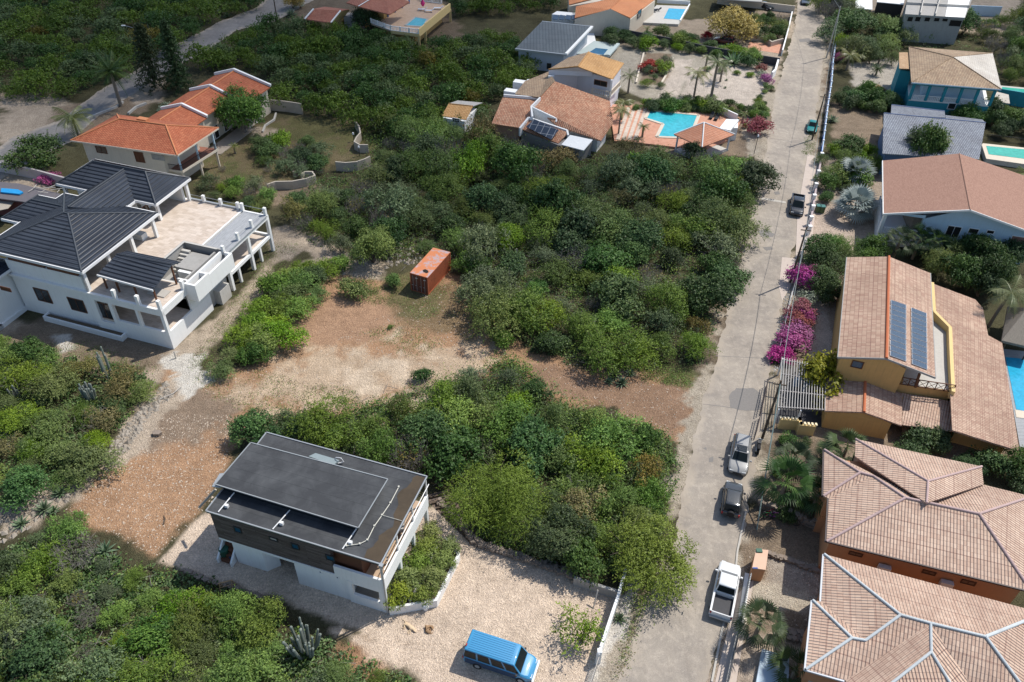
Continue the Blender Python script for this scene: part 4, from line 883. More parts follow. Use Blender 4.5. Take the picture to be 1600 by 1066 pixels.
# ---- yellow villa with a raised pool terrace, top
def house_yellow():
    c = W(608, 60); r = root("terrace_villa", c, "yellow villa with a red tiled roof and small pool on its raised terrace", "villa")
    zt = 2.9
    T = WP([(608, 47), (656, 52), (672, 58), (704, 22), (690, 5), (640, 0), (628, -12), (590, 10)], zt); T = [flat(W(p[0], p[1], zt), zt) for p in [(580, 36), (611, 47.5), (654, 53), (664, 45), (703, 13), (690, 6), (660, 2), (640, -8), (600, -10)]]
    m = MB(); m.slab(T, .35); m.build("terrace", M_tanpaving, r)
    m = MB()
    for p, q in zip(T[1:7], T[2:8]): m.beam(p + V(0, 0, -.3), q + V(0, 0, -.3), .3, .6)
    m.build("terrace_edge", M_lightyellow, r)
    for i in (1, 2, 3, 4):
        m = MB(); m.box(flat(T[i], 0) + V(0, .2, 0), .45, .45, zt - .3); m.build("column", M_lightyellow, r)
    m = MB(); m.prism(inset(T, 1.6), 0, zt - .4); m.build("wall", M_yellow, r)
    balustrade(r, [T[0], T[1], T[2]], zt, .85, M_white, step=.3); balustrade(r, [T[5], T[6], T[7]], zt, .85, M_white, step=.3)
    m = MB(); m.wall([T[2], T[3]], zt, zt + .9, .3); m.wall([T[3], T[4]], zt, zt + 1.0, .3); m.build("parapet", M_lightyellow, r)
    pool = WP([(633, 40), (649, 27), (668, 30), (662, 42)], zt + .02); m = MB(); m.up([p + V(0, 0, .03) for p in pool]); pw = m.build("pool_water", M_pool, r)
    m = MB()
    for i in range(4): m.beam(pool[i] + V(0, 0, .02), pool[(i + 1) % 4] + V(0, 0, .02), .4, .07)
    m.build("pool_coping", M_paleconc, r)
    z = 5.7; P = WP([(608.5, 22.5), (640, 3.5), (625, -22), (570, -8), (565, 8)], z); pk = [W(566, 8, 7.6), W(590, -12, 7.6)]
    m = MB()
    roof(r, [[W(608.5, 22.5, z), W(640, 3, z), W(600, -14, 7.8), W(560, 10, 6.6)], [W(560, 10, 6.6), W(600, -14, 7.8), W(570, -14, 7.2), W(541, 4, 6.0)]], T_orange if 0 else T_terra2, .2, caps=[(W(560, 10, 6.65), W(600, -14, 7.85))], capm=M_white)
    q = [W(568, 20, 2.9), W(600, 30, 2.9), W(625, 12, 2.9), W(590, -5, 2.9)]; m = MB(); m.prism(q, 0, 5.4); m.build("wall", M_yellow, r)
    for t in (0, .33, .66, 1):
        p = W(610, 27, zt).lerp(W(643, 6, zt), t) + V(-.5, .2, 0); m = MB(); m.box(flat(p, zt), .3, .3, 2.7); m.build("column", M_bluecol, r)
    z = 3.6
    roof(r, [[W(476, 30, z), W(517, 35.5, z), W(532, 17, 5.0), W(490, 14, 5.0)], [W(490, 14, 5.0), W(532, 17, 5.0), W(545, 15, 4.3), W(507, 10.5, 4.3)]], T_terra2, .2, caps=[(W(517, 35.5, z + .1), W(532, 17, 5.1)), (W(476, 30, z + .1), W(490, 14, 5.1))], capm=M_white, capr=.16)
    q = WP([(480, 33), (517, 38), (540, 22), (505, 14)], 3.0); m = MB(); m.prism(q, 0, 3.4); m.build("wall", M_lightyellow, r)
    m = MB(); m.face([W(518, 36, 3.6), W(533, 18, 5.0), W(547, 15.5, 4.3), W(535, 30, 2.5), W(522, 38, 2.5)]); m.build("gable_wall", M_lightyellow, r)
    m = MB(); m.prism(WP([(537, 27), (556, 27), (560, 20), (541, 20)], 3.2), 0, 3.2); m.build("annex", M_concrete, r)
    for px, py in ((660, 17), (671, 19), (685, 15)):
        o = root("sun_lounger", W(px, py, zt), {660: "white sun lounger beside the folded pink parasol on the yellow villa's terrace", 671: "white sun lounger nearest the pool on the yellow villa's terrace", 685: "white sun lounger closest to the plants on the yellow villa's terrace"}[px], "sun lounger", "white loungers on the pool terrace")
        l = o.location; m = MB(); m.beam(l + V(-.9, 0, .35), l + V(.5, 0, .35), .6, .08); m.build("seat", M_whitepaint, o)
        m = MB(); m.beam(l + V(.5, 0, .35), l + V(1.0, 0, .75), .6, .08); m.build("backrest", M_whitepaint, o)
        m = MB(); m.box(l + V(-.8, 0, 0), .06, .5, .32); m.build("leg", M_whitepaint, o); m = MB(); m.box(l + V(.5, 0, 0), .06, .5, .32); m.build("leg", M_whitepaint, o)
    o = root("parasol", W(661, 15, zt), "folded bright pink parasol on the yellow villa's terrace", "parasol"); l = o.location
    m = MB(); m.tube(l, l + V(0, 0, 2.2), .03); m.build("pole", M_whitepaint, o); m = MB(); m.tube(l + V(0, 0, .7), l + V(0, 0, 1.3), .2, .5, 8); m.tube(l + V(0, 0, 1.3), l + V(0, 0, 2.1), .5, .05, 8); m.build("canopy", plain("pink_fabric", (.65, .04, .2), .8), o)
M_bluecol = plain("blue_column_paint", (.14, .24, .48), .6)
T_terra2 = tiles("dull_red_tiles", (.34, .12, .08), (.42, .18, .12), (.2, .08, .05), .26, .4, .5, .2, (.2, .1, .08))
house_yellow()
# ---- orange roofed house and pool at the top centre
def house_top():
    c = W(985, 30); r = root("gabled_house", c, "cream gabled house with plain orange roofs and a bright pool deck, at the top edge", "house")
    z, zr = 3.6, 5.4
    E0, E1 = W(985, 28, z), W(1024, -2, z); K0, K1 = W(954, 14, zr), W(972, -4, zr); K2, K1b = W(898, 28, z), W(954, 14, zr)
    roof(r, [[E0, E1, W(985, -16, zr), K0]], T_orange2, .15, caps=[(K0, W(985, -16, zr))], capm=M_orangeridge)
    roof(r, [[K0 + V(-.1, 0, -.1), W(972, -6, zr), W(900, 10, 4.2), W(898, 28, 3.4)]], T_orange2, .15)
    m = MB(); m.face([W(985, 30, z), K0 + V(0, -.05, 0), W(898, 30, 3.3), W(898, 30, 3.3) - V(0, 0, 3.3), W(985, 30, z) - V(0, 0, 3.6)]); m.build("gable_wall", M_cream, r)
    q = [W(985, 30, z), W(1024, 0, z), W(985, -10, z), W(905, 20, z)]; m = MB(); m.prism([p + V(0, .15, 0) for p in q], 0, 3.4); m.build("wall", M_cream, r)
    window(r, W(985, 30, z), W(1024, 0, z), (997, 18), (1001, 25), M_darkmetal, M_glass, 0)
    m = MB(); m.slab(WP([(923, 26), (971, 29), (971, 34), (924, 31)], 2.6), .15); m.build("porch_roof", T_orange2, r)
    roof(r, [[W(889, 7, 3.5), W(925, -2, 3.5), W(930, -20, 4.5), W(888, -15, 4.5)]], T_orange2, .15)
    m = MB(); m.prism(WP([(889, 10), (938, 2), (945, -12), (888, -10)], 3.2), 0, 3.2); m.build("wall", M_cream, r)
    m = MB(); m.slab(WP([(1000, 35), (1060, 38), (1077, 10), (1026, 8)], .5), .5); m.build("pool_deck", M_paleconc, r)
    P = WP([(1037, 29), (1062, 31), (1071, 14.5), (1045, 13)], .53); m = MB(); m.up(P); m.build("pool_water", M_pool2, r)
    m = MB(); m.wall(WP([(1026, 8), (1077, 11)], 0), .5, 1.3, .3); m.wall(WP([(1077, 11), (1062, 37)], 0), .5, .75, .25); m.build("deck_wall", M_white, r)
    for i, (px, py) in enumerate(((1020, 19), (1026, 17))):
        o = root("sun_lounger", W(px, py, .5), ["black sun lounger nearer the gabled house wall on its pool deck", "black sun lounger nearer the bright pool of the gabled house"][i], "sun lounger", "black loungers by the pool"); l = o.location
        m = MB(); m.beam(l + V(-1, -.1, .32), l + V(.5, 0, .32), .6, .08); m.build("seat", M_darkmetal, o); m = MB(); m.beam(l + V(.5, 0, .32), l + V(1, .1, .7), .6, .08); m.build("backrest", M_darkmetal, o)
        m = MB(); m.box(l + V(-.8, 0, 0), .06, .5, .3); m.build("leg", M_darkmetal, o); m = MB(); m.box(l + V(.4, 0, 0), .06, .5, .3); m.build("leg", M_darkmetal, o)
T_orange2 = tiles("plain_orange_tiles", (.55, .21, .09), (.60, .26, .12), (.35, .12, .06), .3, .4, .4, .1, (.35, .15, .08))
house_top()
# ---- grey metal roofed house with its small pool
def house_grey():
    c = W(857, 108); r = root("metal_roof_house", c, "modern pale house under a dark grey sheet metal roof, with a little plunge pool", "house")
    R = WP([(805, 76), (884, 85), (924, 42), (847, 34)], 3.8); R[2].z = R[3].z = 3.9
    roof(r, [R], T_sheet, .25, fascia=[(R[0], R[1]), (R[1], R[2]), (R[2], R[3])], fm=M_steel, fw=.3, fh=.3)
    q, _ = walls_in(r, R, .5, 0, 3.55, plain("pale_blue_grey", (.46, .50, .54), .7, .05, 1.5, .1))
    window(r, q[0], q[1], (855, 99), (861, 108), M_darkmetal, M_glass, 0)
    m = MB(); m.beam(W(884.5, 85, 4.1), W(925, 42, 4.1), .5, .35); m.build("roof_frame", M_white, r)
    m = MB(); m.prism(WP([(925, 43), (931, 70), (910, 88), (900, 80)], 0), 0, .5); m.build("terrace", M_white, r)
    m = MB(); m.slab(WP([(900, 84), (950, 86), (966, 68), (928, 64)], .8), .7); m.build("pool_surround", plain("pale_green_grey", (.48, .55, .53), .7, .04), r)
    m = MB(); m.up(WP([(920, 82), (943, 85.5), (950, 77), (931, 75)], .83)); m.build("pool_water", mk_pool("dark_pool_water", (.03, .13, .24)), r)
    m = MB(); m.beam(W(950, 87, .95), W(966, 69, .95), .7, .35); m.build("pool_wall", plain("pale_green_grey", (.48, .55, .53)), r)
    m = MB(); m.prism(WP([(862, 27), (905, 31), (912, 26), (870, 22)], 2.0), 0, 2.6); m.build("annex", M_white, r)
    for k in range(4):
        m = MB(); p = WP([(863 + k * 10, 30), (871 + k * 10, 31), (873 + k * 10, 26.5), (865 + k * 10, 25.5)], 3.0); p[2].z = p[3].z = 3.3; m.slab(p, .08); m.build("solar_panel", M_solar, r)
T_sheet = tiles("grey_sheet_metal", (.085, .10, .11), (.11, .125, .135), (.05, .055, .06), .6, 2.6, .3, .3, (.10, .12, .12), rough=.5, course=.3, mort=.03)
house_grey()
# ---- white villa with terracotta roofs and the big pool
def house_terra():
    c = W(926, 165); r = root("terracotta_villa", c, "white villa with weathered terracotta roofs stepping down to a turquoise pool", "villa")
    WM = plain("faint_lilac_white", (.70, .68, .72), .7, .05, 1.5, .1)
    # upper storey
    m = MB(); m.prism([W(859, 112, 6.2), W(903, 106, 6.2), W(927, 114, 6.2), W(956, 124, 6.0), W(971, 101, 6.2), W(920, 84, 6.2), W(878, 98, 6.2)], 0, 6.0); m.build("upper_wall", WM, r)
    m = MB(); m.face([W(857.5, 109.5, 6.4), W(926, 112.5, 6.4), W(903, 105, 7.5)]); m.face([W(857.5, 109.5, 6.4), W(926, 112.5, 6.4), W(926, 112.5, 6.4) - V(0, 0, .8), W(857.5, 109.5, 6.4) - V(0, 0, .8)][::-1]); m.build("gable_wall", WM, r)
    roof(r, [[W(857, 108.5, 6.5), W(903, 104, 7.6), W(920, 81, 7.6), W(888, 90, 6.9)]], T_grey, .16, caps=[(W(903, 104, 7.6), W(920, 81, 7.6)), (W(857, 108.5, 6.5), W(903, 104, 7.6))], capm=T_ochre)
    roof(r, [[W(903, 104, 7.6), W(957, 124, 6.2), W(975, 98.5, 6.2), W(920, 81, 7.6)]], T_ochre, .16)
    m = MB(); m.slab(WP([(912, 93), (918, 95), (924, 88), (918, 86)], 7.4), .25); m.build("skylight", M_steel, r)
    m = MB(); m.slab(WP([(925, 146), (953, 152), (970, 134), (940, 128)], 3.3), .2); m.build("balcony", M_white, r)
    balustrade(r, WP([(925, 146), (952, 152), (968, 135)], 3.3), 3.3, .9, M_cream, step=.35, post=4)
    window(r, W(926, 148, 3.3), W(953, 154, 3.3), (929, 124), (948, 136), M_brownwood, M_dark, 1)
    m = MB(); m.box(W(953, 151, 3.3), .3, .3, 2.9); m.build("column", M_white, r)
    m = MB(); m.box(W(953, 156, 0), .3, .3, 3.1); m.build("column", M_white, r); m = MB(); m.box(W(966, 144, 0), .3, .3, 3.1); m.build("column", M_white, r)
    m = MB(); m.box(W(861, 123, 5.0) + V(0, -.4, 0), 1.0, .5, .7); m.build("air_conditioner", M_whitepaint, r)
    # big low roof
    A, B, Cc, D, E_, F_ = W(867, 127, 6.0), W(953, 158, 3.7), W(958, 192, 3.4), W(939, 220, 2.7), W(870, 196, 3.0), W(834, 166, 4.3)
    roof(r, [[A, B, Cc, D, E_, F_, W(842, 154, 4.9)]], T_terra, .18)
    m = MB(); m.prism(inset([A, B, Cc, D, E_, F_], .9), 0, 2.6); m.build("wall", M_white, r)
    roof(r, [[W(787, 149, 4.4), W(843, 153.5, 4.4), W(829, 181, 3.3), W(813, 200, 2.6), W(768, 193, 2.6)]], T_terra, .18)
    m = MB(); m.prism(inset(WP([(787, 149), (843, 153.5), (813, 200), (768, 193)], 2.6), .5), 0, 2.5); m.build("wall", M_salmon, r)
    roof(r, [[W(805, 147, 4.6), W(843, 152, 4.9), W(867, 126, 6.0), W(857, 112, 5.2), W(820, 127, 4.9)]], T_grey, .18)
    m = MB(); m.prism(WP([(808, 150), (843, 153), (862, 130), (824, 130)], 3.5), 0, 4.2); m.build("wall", M_white, r)
    par(r, [(787, 147.5), (843, 152)], 4.7, .8); par(r, [(844, 152, 5.2), (830, 166, 4.7), (832, 182, 4.2)], 4.7, 1.9); par(r, [(830, 166, 4.7), (870, 185, 3.7), (869, 190, 3.4)], 4.2, 1.7)
    par(r, [(812, 200, 3.1), (826, 183, 3.9), (886, 203, 3.2), (888, 211, 2.9)], 3, 1.4, .3)
    for pts in ([(812, 128), (817, 122)], [(798, 142), (806, 138)]):
        m = MB(); p = W(*pts[0], 4.4); m.box(p - V(0, 0, 2), 2.0, 1.4, 2.1, rad(-17)); m.build("box_dormer", M_white, r)
    L0 = [(811, 200, 2.7), (828, 186, 3.6), (888, 207, 3.0), (872, 224, 2.3)]
    roof(r, [WP(L0)], T_terra, .15, name='lean_to_roof')
    m = MB(); P = WP([(822, 199, 3.25), (835, 187, 3.8), (873, 204, 3.4), (861, 219, 2.8)]); m.slab([p + V(0, 0, .1) for p in P], .06); sp = m.build("solar_panel", M_solarfar, r)
    m = MB(); m.slab(WP([(891, 211, 3.1), (926, 218.5, 2.9), (912, 235, 2.6), (877, 226, 2.6)]), .12); m.build("flat_canopy", M_white, r)
    m = MB(); m.prism(WP([(815, 203), (872, 226), (905, 232), (925, 222), (880, 205)], 2.3), 0, 2.2); m.build("wall", plain("grey_stone", (.25, .24, .23), .8), r)  # even grey stone colour for the wall below the lean-to and canopy
    # pool terrace
    m = MB(); m.slab(WP([(952, 163), (985, 163), (1140, 176), (1160, 186), (1143, 216), (1100, 235), (990, 222), (960, 220)], .35), .3); m.build("pool_terrace", M_redpaving, r)
    for k in range(4):
        m = MB(); x0 = 980 + k * 9; m.up(WP([(x0, 168), (x0 + 5, 168.5), (x0 - 12, 219), (x0 - 18, 218)], .362)); m.build("pale_paving", M_travertine, r)
    pool = [(1015, 172), (1092, 180), (1078, 216), (1026, 214), (1036, 194), (1008, 185)]
    m = MB(); m.up(WP(pool, .39)); m.build("pool_water", M_pool, r)
    m = MB(); P = WP(pool, .4)
    for i in range(6): m.beam(P[i], P[(i + 1) % 6], .55, .1)
    m.build("pool_coping", plain("cream_coping", (.62, .54, .44), .8), r)
    for i, (px, py) in enumerate(((1112, 184), (1120, 186))):
        o = root("sun_lounger", W(px, py, .36), ["dark sun lounger closer to the water of the turquoise pool", "dark sun lounger closer to the white changing hut by the turquoise pool"][i], "sun lounger", "dark loungers by the turquoise pool"); l = o.location
        m = MB(); m.beam(l + V(-.4, -.8, .3), l + V(.2, .5, .3), .6, .08); m.build("seat", M_darkmetal, o); m = MB(); m.beam(l + V(.2, .5, .3), l + V(.4, .9, .7), .6, .08); m.build("backrest", M_darkmetal, o)
        m = MB(); m.box(l + V(-.3, -.6, 0), .5, .06, .28); m.build("leg", M_darkmetal, o); m = MB(); m.box(l + V(.2, .5, 0), .5, .06, .28); m.build("leg", M_darkmetal, o)
house_terra()
def pool_hut():
    c = W(1140, 215); r = root("changing_hut", c, "low white flat roofed hut at the end of the turquoise pool terrace", "hut")
    q = WP([(1122, 178), (1125, 173), (1154, 188), (1151, 205), (1139, 205), (1139, 196)], 2.2)
    m = MB(); m.prism(WP([(1126, 200), (1153, 200), (1153, 186), (1140, 190)], 2.2), 0, 2.2); m.build("wall", M_white, r)
    m = MB(); m.slab(WP([(1124, 200), (1135, 186), (1155, 187), (1141, 204)], 2.6), .3); m.build("roof", M_whitepaint, r)
    m = MB(); m.wall([W(1120, 178, 0), W(1150, 192, 0)], 0, 1.5, .25); m.build("wall", M_white, r)
    r = root("tiled_gazebo", W(1100, 245), "square gazebo with a pyramid of orange tiles beside the turquoise pool", "gazebo")
    e = WP([(1053, 210), (1097, 230), (1148, 210), (1103, 193)], 2.9); pk = W(1100, 191.5, 4.6)
    roof(r, [[e[i], e[(i + 1) % 4], pk] for i in range(4)], T_orange3, .15, caps=[(pk, p) for p in e], capm=M_white, capr=.1)
    for p in inset(e, .45): m = MB(); m.box(flat(p, 0), .25, .25, 2.85); m.build("column", M_white, r)
    m = MB(); m.prism(inset(e, .3), 0, .3); m.build("floor", M_paleconc, r)
    m = MB(); m.box(W(1095, 222, .3), 1.6, .9, .5); m.build("bar_counter", M_brownwood, r)
T_orange3 = tiles("soft_orange_tiles", (.50, .21, .12), (.56, .27, .17), (.3, .13, .08), .26, .4, .6, .15, (.3, .15, .1))
pool_hut()
def shed():
    c = W(698, 198); r = root("garden_shed", c, "small white shed with an ochre tiled lean roof standing alone in the thicket", "shed")
    roof(r, [[W(690, 181, 2.6), W(728, 187, 2.6), W(739, 166, 3.5), W(701, 162, 3.5)]], T_ochre, .14, caps=[(W(701, 162, 3.5), W(739, 166, 3.5))], capm=T_ochre)
    roof(r, [[W(701, 162, 3.5), W(739, 166, 3.5), W(754, 160.5, 2.9), W(715, 157, 2.9)]], T_sheet2, .1, name='back_roof')
    q = WP([(692, 184), (726, 190), (745, 170), (712, 163)], 2.5); m = MB(); m.prism(q, 0, 2.5); m.build("wall", M_white, r)
    window(r, q[0], q[1], (707, 184), (718, 192), M_whitepaint, M_glass, 2, hbar=True)
T_sheet2 = plain("weathered_sheet", (.40, .38, .35), .7, .15, 3, .3)
shed()
# ---- pale building ruin and houses at the top right
def house_top_right():
    c = W(1420, 30); r = root("concrete_shell", c, "unfinished grey concrete building with a white patched flat roof, at the top edge", "building")
    P = WP([(1414, 22), (1508, 28), (1522, -10), (1420, -14)], 5.6); m = MB(); m.slab(P, .4); m.build("roof", M_concrete, r)
    m = MB(); m.up(WP([(1477, 26), (1507, 27.5), (1518, -9), (1484, -12)], 5.63)); m.build("roof_patch", M_white, r)
    q = inset(P, .2); m = MB(); m.prism(q, 0, 5.2); m.build("wall", M_concrete, r)
    for x in (1419, 1431, 1446, 1461, 1474): window(r, q[0], q[1], (x, 26), (x + 6, 34), M_concrete, M_dark, 0)
    window(r, q[0], q[1], (1485, 31), (1500, 42), M_concrete, M_dark, 0)
    m = MB()
    for t in (.25, .5): m.beam(P[0].lerp(P[1], t) + V(0, 0, .25), P[3].lerp(P[2], t) + V(0, 0, .25), .2, .5)
    m.beam(P[0].lerp(P[3], .4) + V(0, 0, .25), P[1].lerp(P[2], .4) + V(0, 0, .25), .2, .5); m.build("roof_upstand", M_paleconc, r)
    r = root("white_annex", W(1372, 15), "low shed with white sheet roofs left of the concrete shell building", "shed")
    m = MB(); m.slab(WP([(1370, 3), (1412, 7), (1414, -4), (1372, -6)], 3.2), .15); m.build("roof", M_white, r); m = MB(); m.prism(WP([(1371, 4), (1412, 8), (1413, -2), (1373, -5)], 3.0), 0, 3.0); m.build("wall", plain("dark_boards", (.06, .055, .05), .8), r)
    r = root("white_shed", W(1340, 15), "small white roofed shed at the top edge just right of the street", "shed")
    m = MB(); m.slab(WP([(1337, 13), (1363, 15), (1363, -3), (1337, -5)], 2.8), .15); m.build("roof", M_white, r); m = MB(); m.prism(inset(WP([(1337, 13), (1363, 15), (1363, -3), (1337, -5)], 2.6), .2), 0, 2.65); m.build("wall", M_concrete, r)
    m = MB(); m.wall(WP([(1512, 24), (1560, 26)], 0), 0, 2.2, .25); build_top(m, "garden_wall", M_paleblue, "pale blue wall between the concrete shell building and a garden", "wall")
    r = root("pale_car_port", W(1190, 10), "grey roofed carport behind a cream wall at the top edge", "carport")
    m = MB(); m.slab(WP([(1120, -2), (1190, 3), (1196, -12), (1125, -16)], 2.7), .2); m.build("roof", M_concrete, r)
    for p in ((1125, 2), (1187, 6)): m = MB(); m.box(W(*p), .25, .25, 2.6); m.build("column", M_brownwood, r)
    m = MB(); m.wall([W(1120, 6), W(1240, 20)], 0, 1.5, .25); build_top(m, "boundary_wall", M_cream, "cream wall along the top edge left of the street", "wall")
house_top_right()
# ---- turquoise house
def house_turq():
    c = W(1424, 160); r = root("turquoise_house", c, "turquoise two storey house with an arcaded balcony under a big lichened tile roof", "house")
    z = 6.4; e = WP([(1424, 129), (1565, 140), (1551, 83), (1420, 73)], z); pk = W(1488, 89, 8.4); pk2 = W(1484, 80, 8.2)
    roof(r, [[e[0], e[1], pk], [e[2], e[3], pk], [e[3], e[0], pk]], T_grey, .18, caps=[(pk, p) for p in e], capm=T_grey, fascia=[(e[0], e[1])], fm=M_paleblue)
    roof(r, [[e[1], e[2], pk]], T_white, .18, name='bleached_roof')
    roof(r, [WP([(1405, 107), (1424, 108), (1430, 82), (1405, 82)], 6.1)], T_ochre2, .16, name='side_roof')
    q = inset(e, .7); m = MB(); m.prism(q, 0, 3.0); w_ = m.build("wall", M_turq, r); m = MB(); qi = inset(e, 2.6); m.prism(qi, 3.0, 6.3); m.build("upper_wall", M_paleblue, r)
    m = MB(); m.prism(WP([(1407, 110), (1426, 112), (1430, 86), (1408, 86)], 5.6), 0, 5.6); m.build("side_wall", M_turq, r)
    m = MB(); m.slab([flat(p, 3.2) for p in q], .2); m.build("balcony", M_white, r)
    n = 5
    for i in range(n + 1):
        p = q[0].lerp(q[1], i / n); m = MB(); m.box(flat(p, 3.21), .45, .3, 3.0, math.atan2((q[1] - q[0]).y, (q[1] - q[0]).x)); m.build("column", M_turq, r)
    m = MB(); m.beam(flat(q[0], 6.05), flat(q[1], 6.05), .3, .45); m.build("beam", M_turq, r)
    balustrade(r, [q[0], q[1]], 3.2, .85, M_white, step=.28, post=2.8)
    window(r, q[0], q[1], (1483, 161), (1491, 171), M_whitepaint, M_glass, 0)
    for i, (x, y) in enumerate(((1421, 164), (1427, 166), (1433, 168))):
        m = MB(); p = W(x, y, 0); m.box(p + V(0, .4, 2.2), .8, .4, .8, rad(-17)); m.build("air_conditioner", M_whitepaint, r)
    m = MB(); m.wall([W(1553, 160), W(1600, 168)], 0, 2.6, .25); m.build("garden_wall", M_turq, r); m = MB(); m.wall([W(1385, 158), W(1425, 165)], 0, 1.6, .2); m.build("garden_wall", M_turq, r)
    m = MB(); m.slab(WP([(1553, 158), (1578, 162), (1576, 148), (1556, 143)], 2.7), .15); m.build("terrace_roof", T_white, r)
    r = root("swimming_pool", W(1585, 150), "long green garden pool partly seen behind the turquoise house", "pool")
    m = MB(); m.prism(WP([(1560, 148), (1640, 158), (1640, 141), (1562, 134)], .3), 0, .35); m.build("surround", M_paleconc, r); m = MB(); m.up(WP([(1564, 146), (1640, 156), (1640, 143), (1566, 136)], .37)); m.build("water", M_poolgreen, r)
T_ochre2 = tiles("muted_ochre_tiles", (.42, .26, .14), (.52, .36, .22), (.22, .12, .07), .26, .4, .7, .25, (.25, .15, .08))  # muted ochre tile colour of the side roof
house_turq()
# ---- corrugated roof house
def house_corr():
    c = W(1381, 250); r = root("corrugated_roof_house", c, "low house under a broad blue grey corrugated roof, next to the turquoise house", "house")
    P = [W(1381, 177, 4.9), W(1540, 192, 4.9), W(1530, 249, 3.9), W(1379, 240, 3.9)]
    roof(r, [P], T_corr, .14, caps=[(P[0], P[1])], capm=plain("blue_ridge", (.10, .16, .30), .6))
    roof(r, [[W(1393, 164, 4.5), W(1476, 174, 4.5), W(1477, 184, 4.9), W(1392, 178, 4.9)], [W(1477, 180, 4.6), W(1535, 187, 4.6), W(1540, 192, 4.9), W(1478, 186, 4.9)]], T_corr, .14, name='back_roof', caps=[(W(1393, 164, 4.5), W(1476, 174, 4.5))], capm=MATS["blue_ridge"])
    m = MB(); m.prism(inset([W(1381, 177, 4.7), W(1540, 192, 4.7), W(1530, 249, 3.7), W(1379, 240, 3.7)], .5), 0, 3.7); m.build("wall", plain("blue_plaster", (.10, .17, .30), .75, .08), r)
    r = root("swimming_pool", W(1560, 240), "raised white edged pool with green water, right of the corrugated roof", "pool")
    m = MB(); m.prism(WP([(1534, 226), (1541, 248), (1640, 262), (1640, 235), (1536, 224)], .8), 0, .8); m.build("surround", M_cream, r)
    m = MB(); m.up(WP([(1541, 228), (1545, 241), (1640, 253), (1640, 237)], .83)); m.build("water", M_poolgreen, r)
    railing(r, [W(1543, 219), W(1600, 226)], 0, 1.0, M_darkmetal)
house_corr()
# ---- brown shingle roof house
def house_brown():
    c = W(1381, 366); r = root("shingle_roof_house", c, "pale blue house under a huge brown shingle roof with a small white balustraded porch", "house")
    z, zr = 5.0, 7.3; A, B, K0, K1 = W(1379, 251, z), W(1380, 334, z), W(1516, 328, zr), W(1499, 240, zr)
    u = (K0 - B); F0 = B + V(2 * u.x, 2 * u.y, 0); F1 = A + 2 * V((K1 - A).x, (K1 - A).y, 0)
    roof(r, [[A, B, K0, K1], [K1, K0, F0, F1]], T_shingle, .2, caps=[(K0, K1)], capm=T_shingle, capr=.08, fascia=[(B, K0), (K0, F0), (A, B)], fm=M_white, fw=.1, fh=.25)
    wv = (A - B).normalized(); s = wv * 1.0; e = (F0 - B); e.z = 0; e.normalize()
    p0, p1 = flat(B, 0) + s + e * 5.2, flat(F0, 0) + s - e * 1
    m = MB(); m.prism([p0, p1, flat(F1, 0) - s - e, flat(A, 0) - s + e * 5.2], 0, 4.6); m.build("wall", M_paleblue, r)
    km = flat(K0, 0) + s; m = MB(); m.v = []
    m.face([flat(p0, 4.6), flat(p1, 4.6), flat(km, 6.9)]); m.build("gable_wall", M_paleblue, r)
    m = MB(); m.face([flat(B, 4.9) + s * .5, flat(p0, 4.9) - s * .5, flat(p0, 5.4) - s * .5]); m.build("gable_wall", M_paleblue, r)
    pz = 1.9; q = [flat(B, 0) + e * .4 + s * .6, p0, p0 + wv * 8, flat(B, 0) + e * .4 + wv * 9]
    m = MB(); m.prism(q, 0, pz); m.build("porch", M_white, r); balustrade(r, [q[3], q[0], q[0].lerp(p0, .95)], pz, .85, M_white, step=.3, post=3)
    m = MB(); m.box(flat(q[0], pz), .4, .4, 3.0); m.build("column", M_white, r)
    m = MB(); m.prism([p0 + e * .05 + wv * .8, p0 + wv * 7, p0 + wv * 7 - e * 2, p0 + wv * .8 - e * 1.0], pz, 4.6); m.build("stone_wall", M_brownrock, r)
    for p1_, p2_ in (((1482, 352), (1496, 372)), ((1515, 356), (1527, 366)), ((1543, 359), (1552, 366))): window(r, p0, p1, p1_, p2_, M_white, M_dark, 1 if p1_[0] < 1500 else 0)
    window(r, p0, p1, (1582, 368), (1598, 385), M_white, plain("warm_interior", (.30, .16, .12), .8), 0, name='arched_window')
    m = MB(); m.beam(W(1328, 332, .6), W(1381, 316, 1.7), 1.3, .3); m.build("ramp", M_paleconc, r)
house_brown()
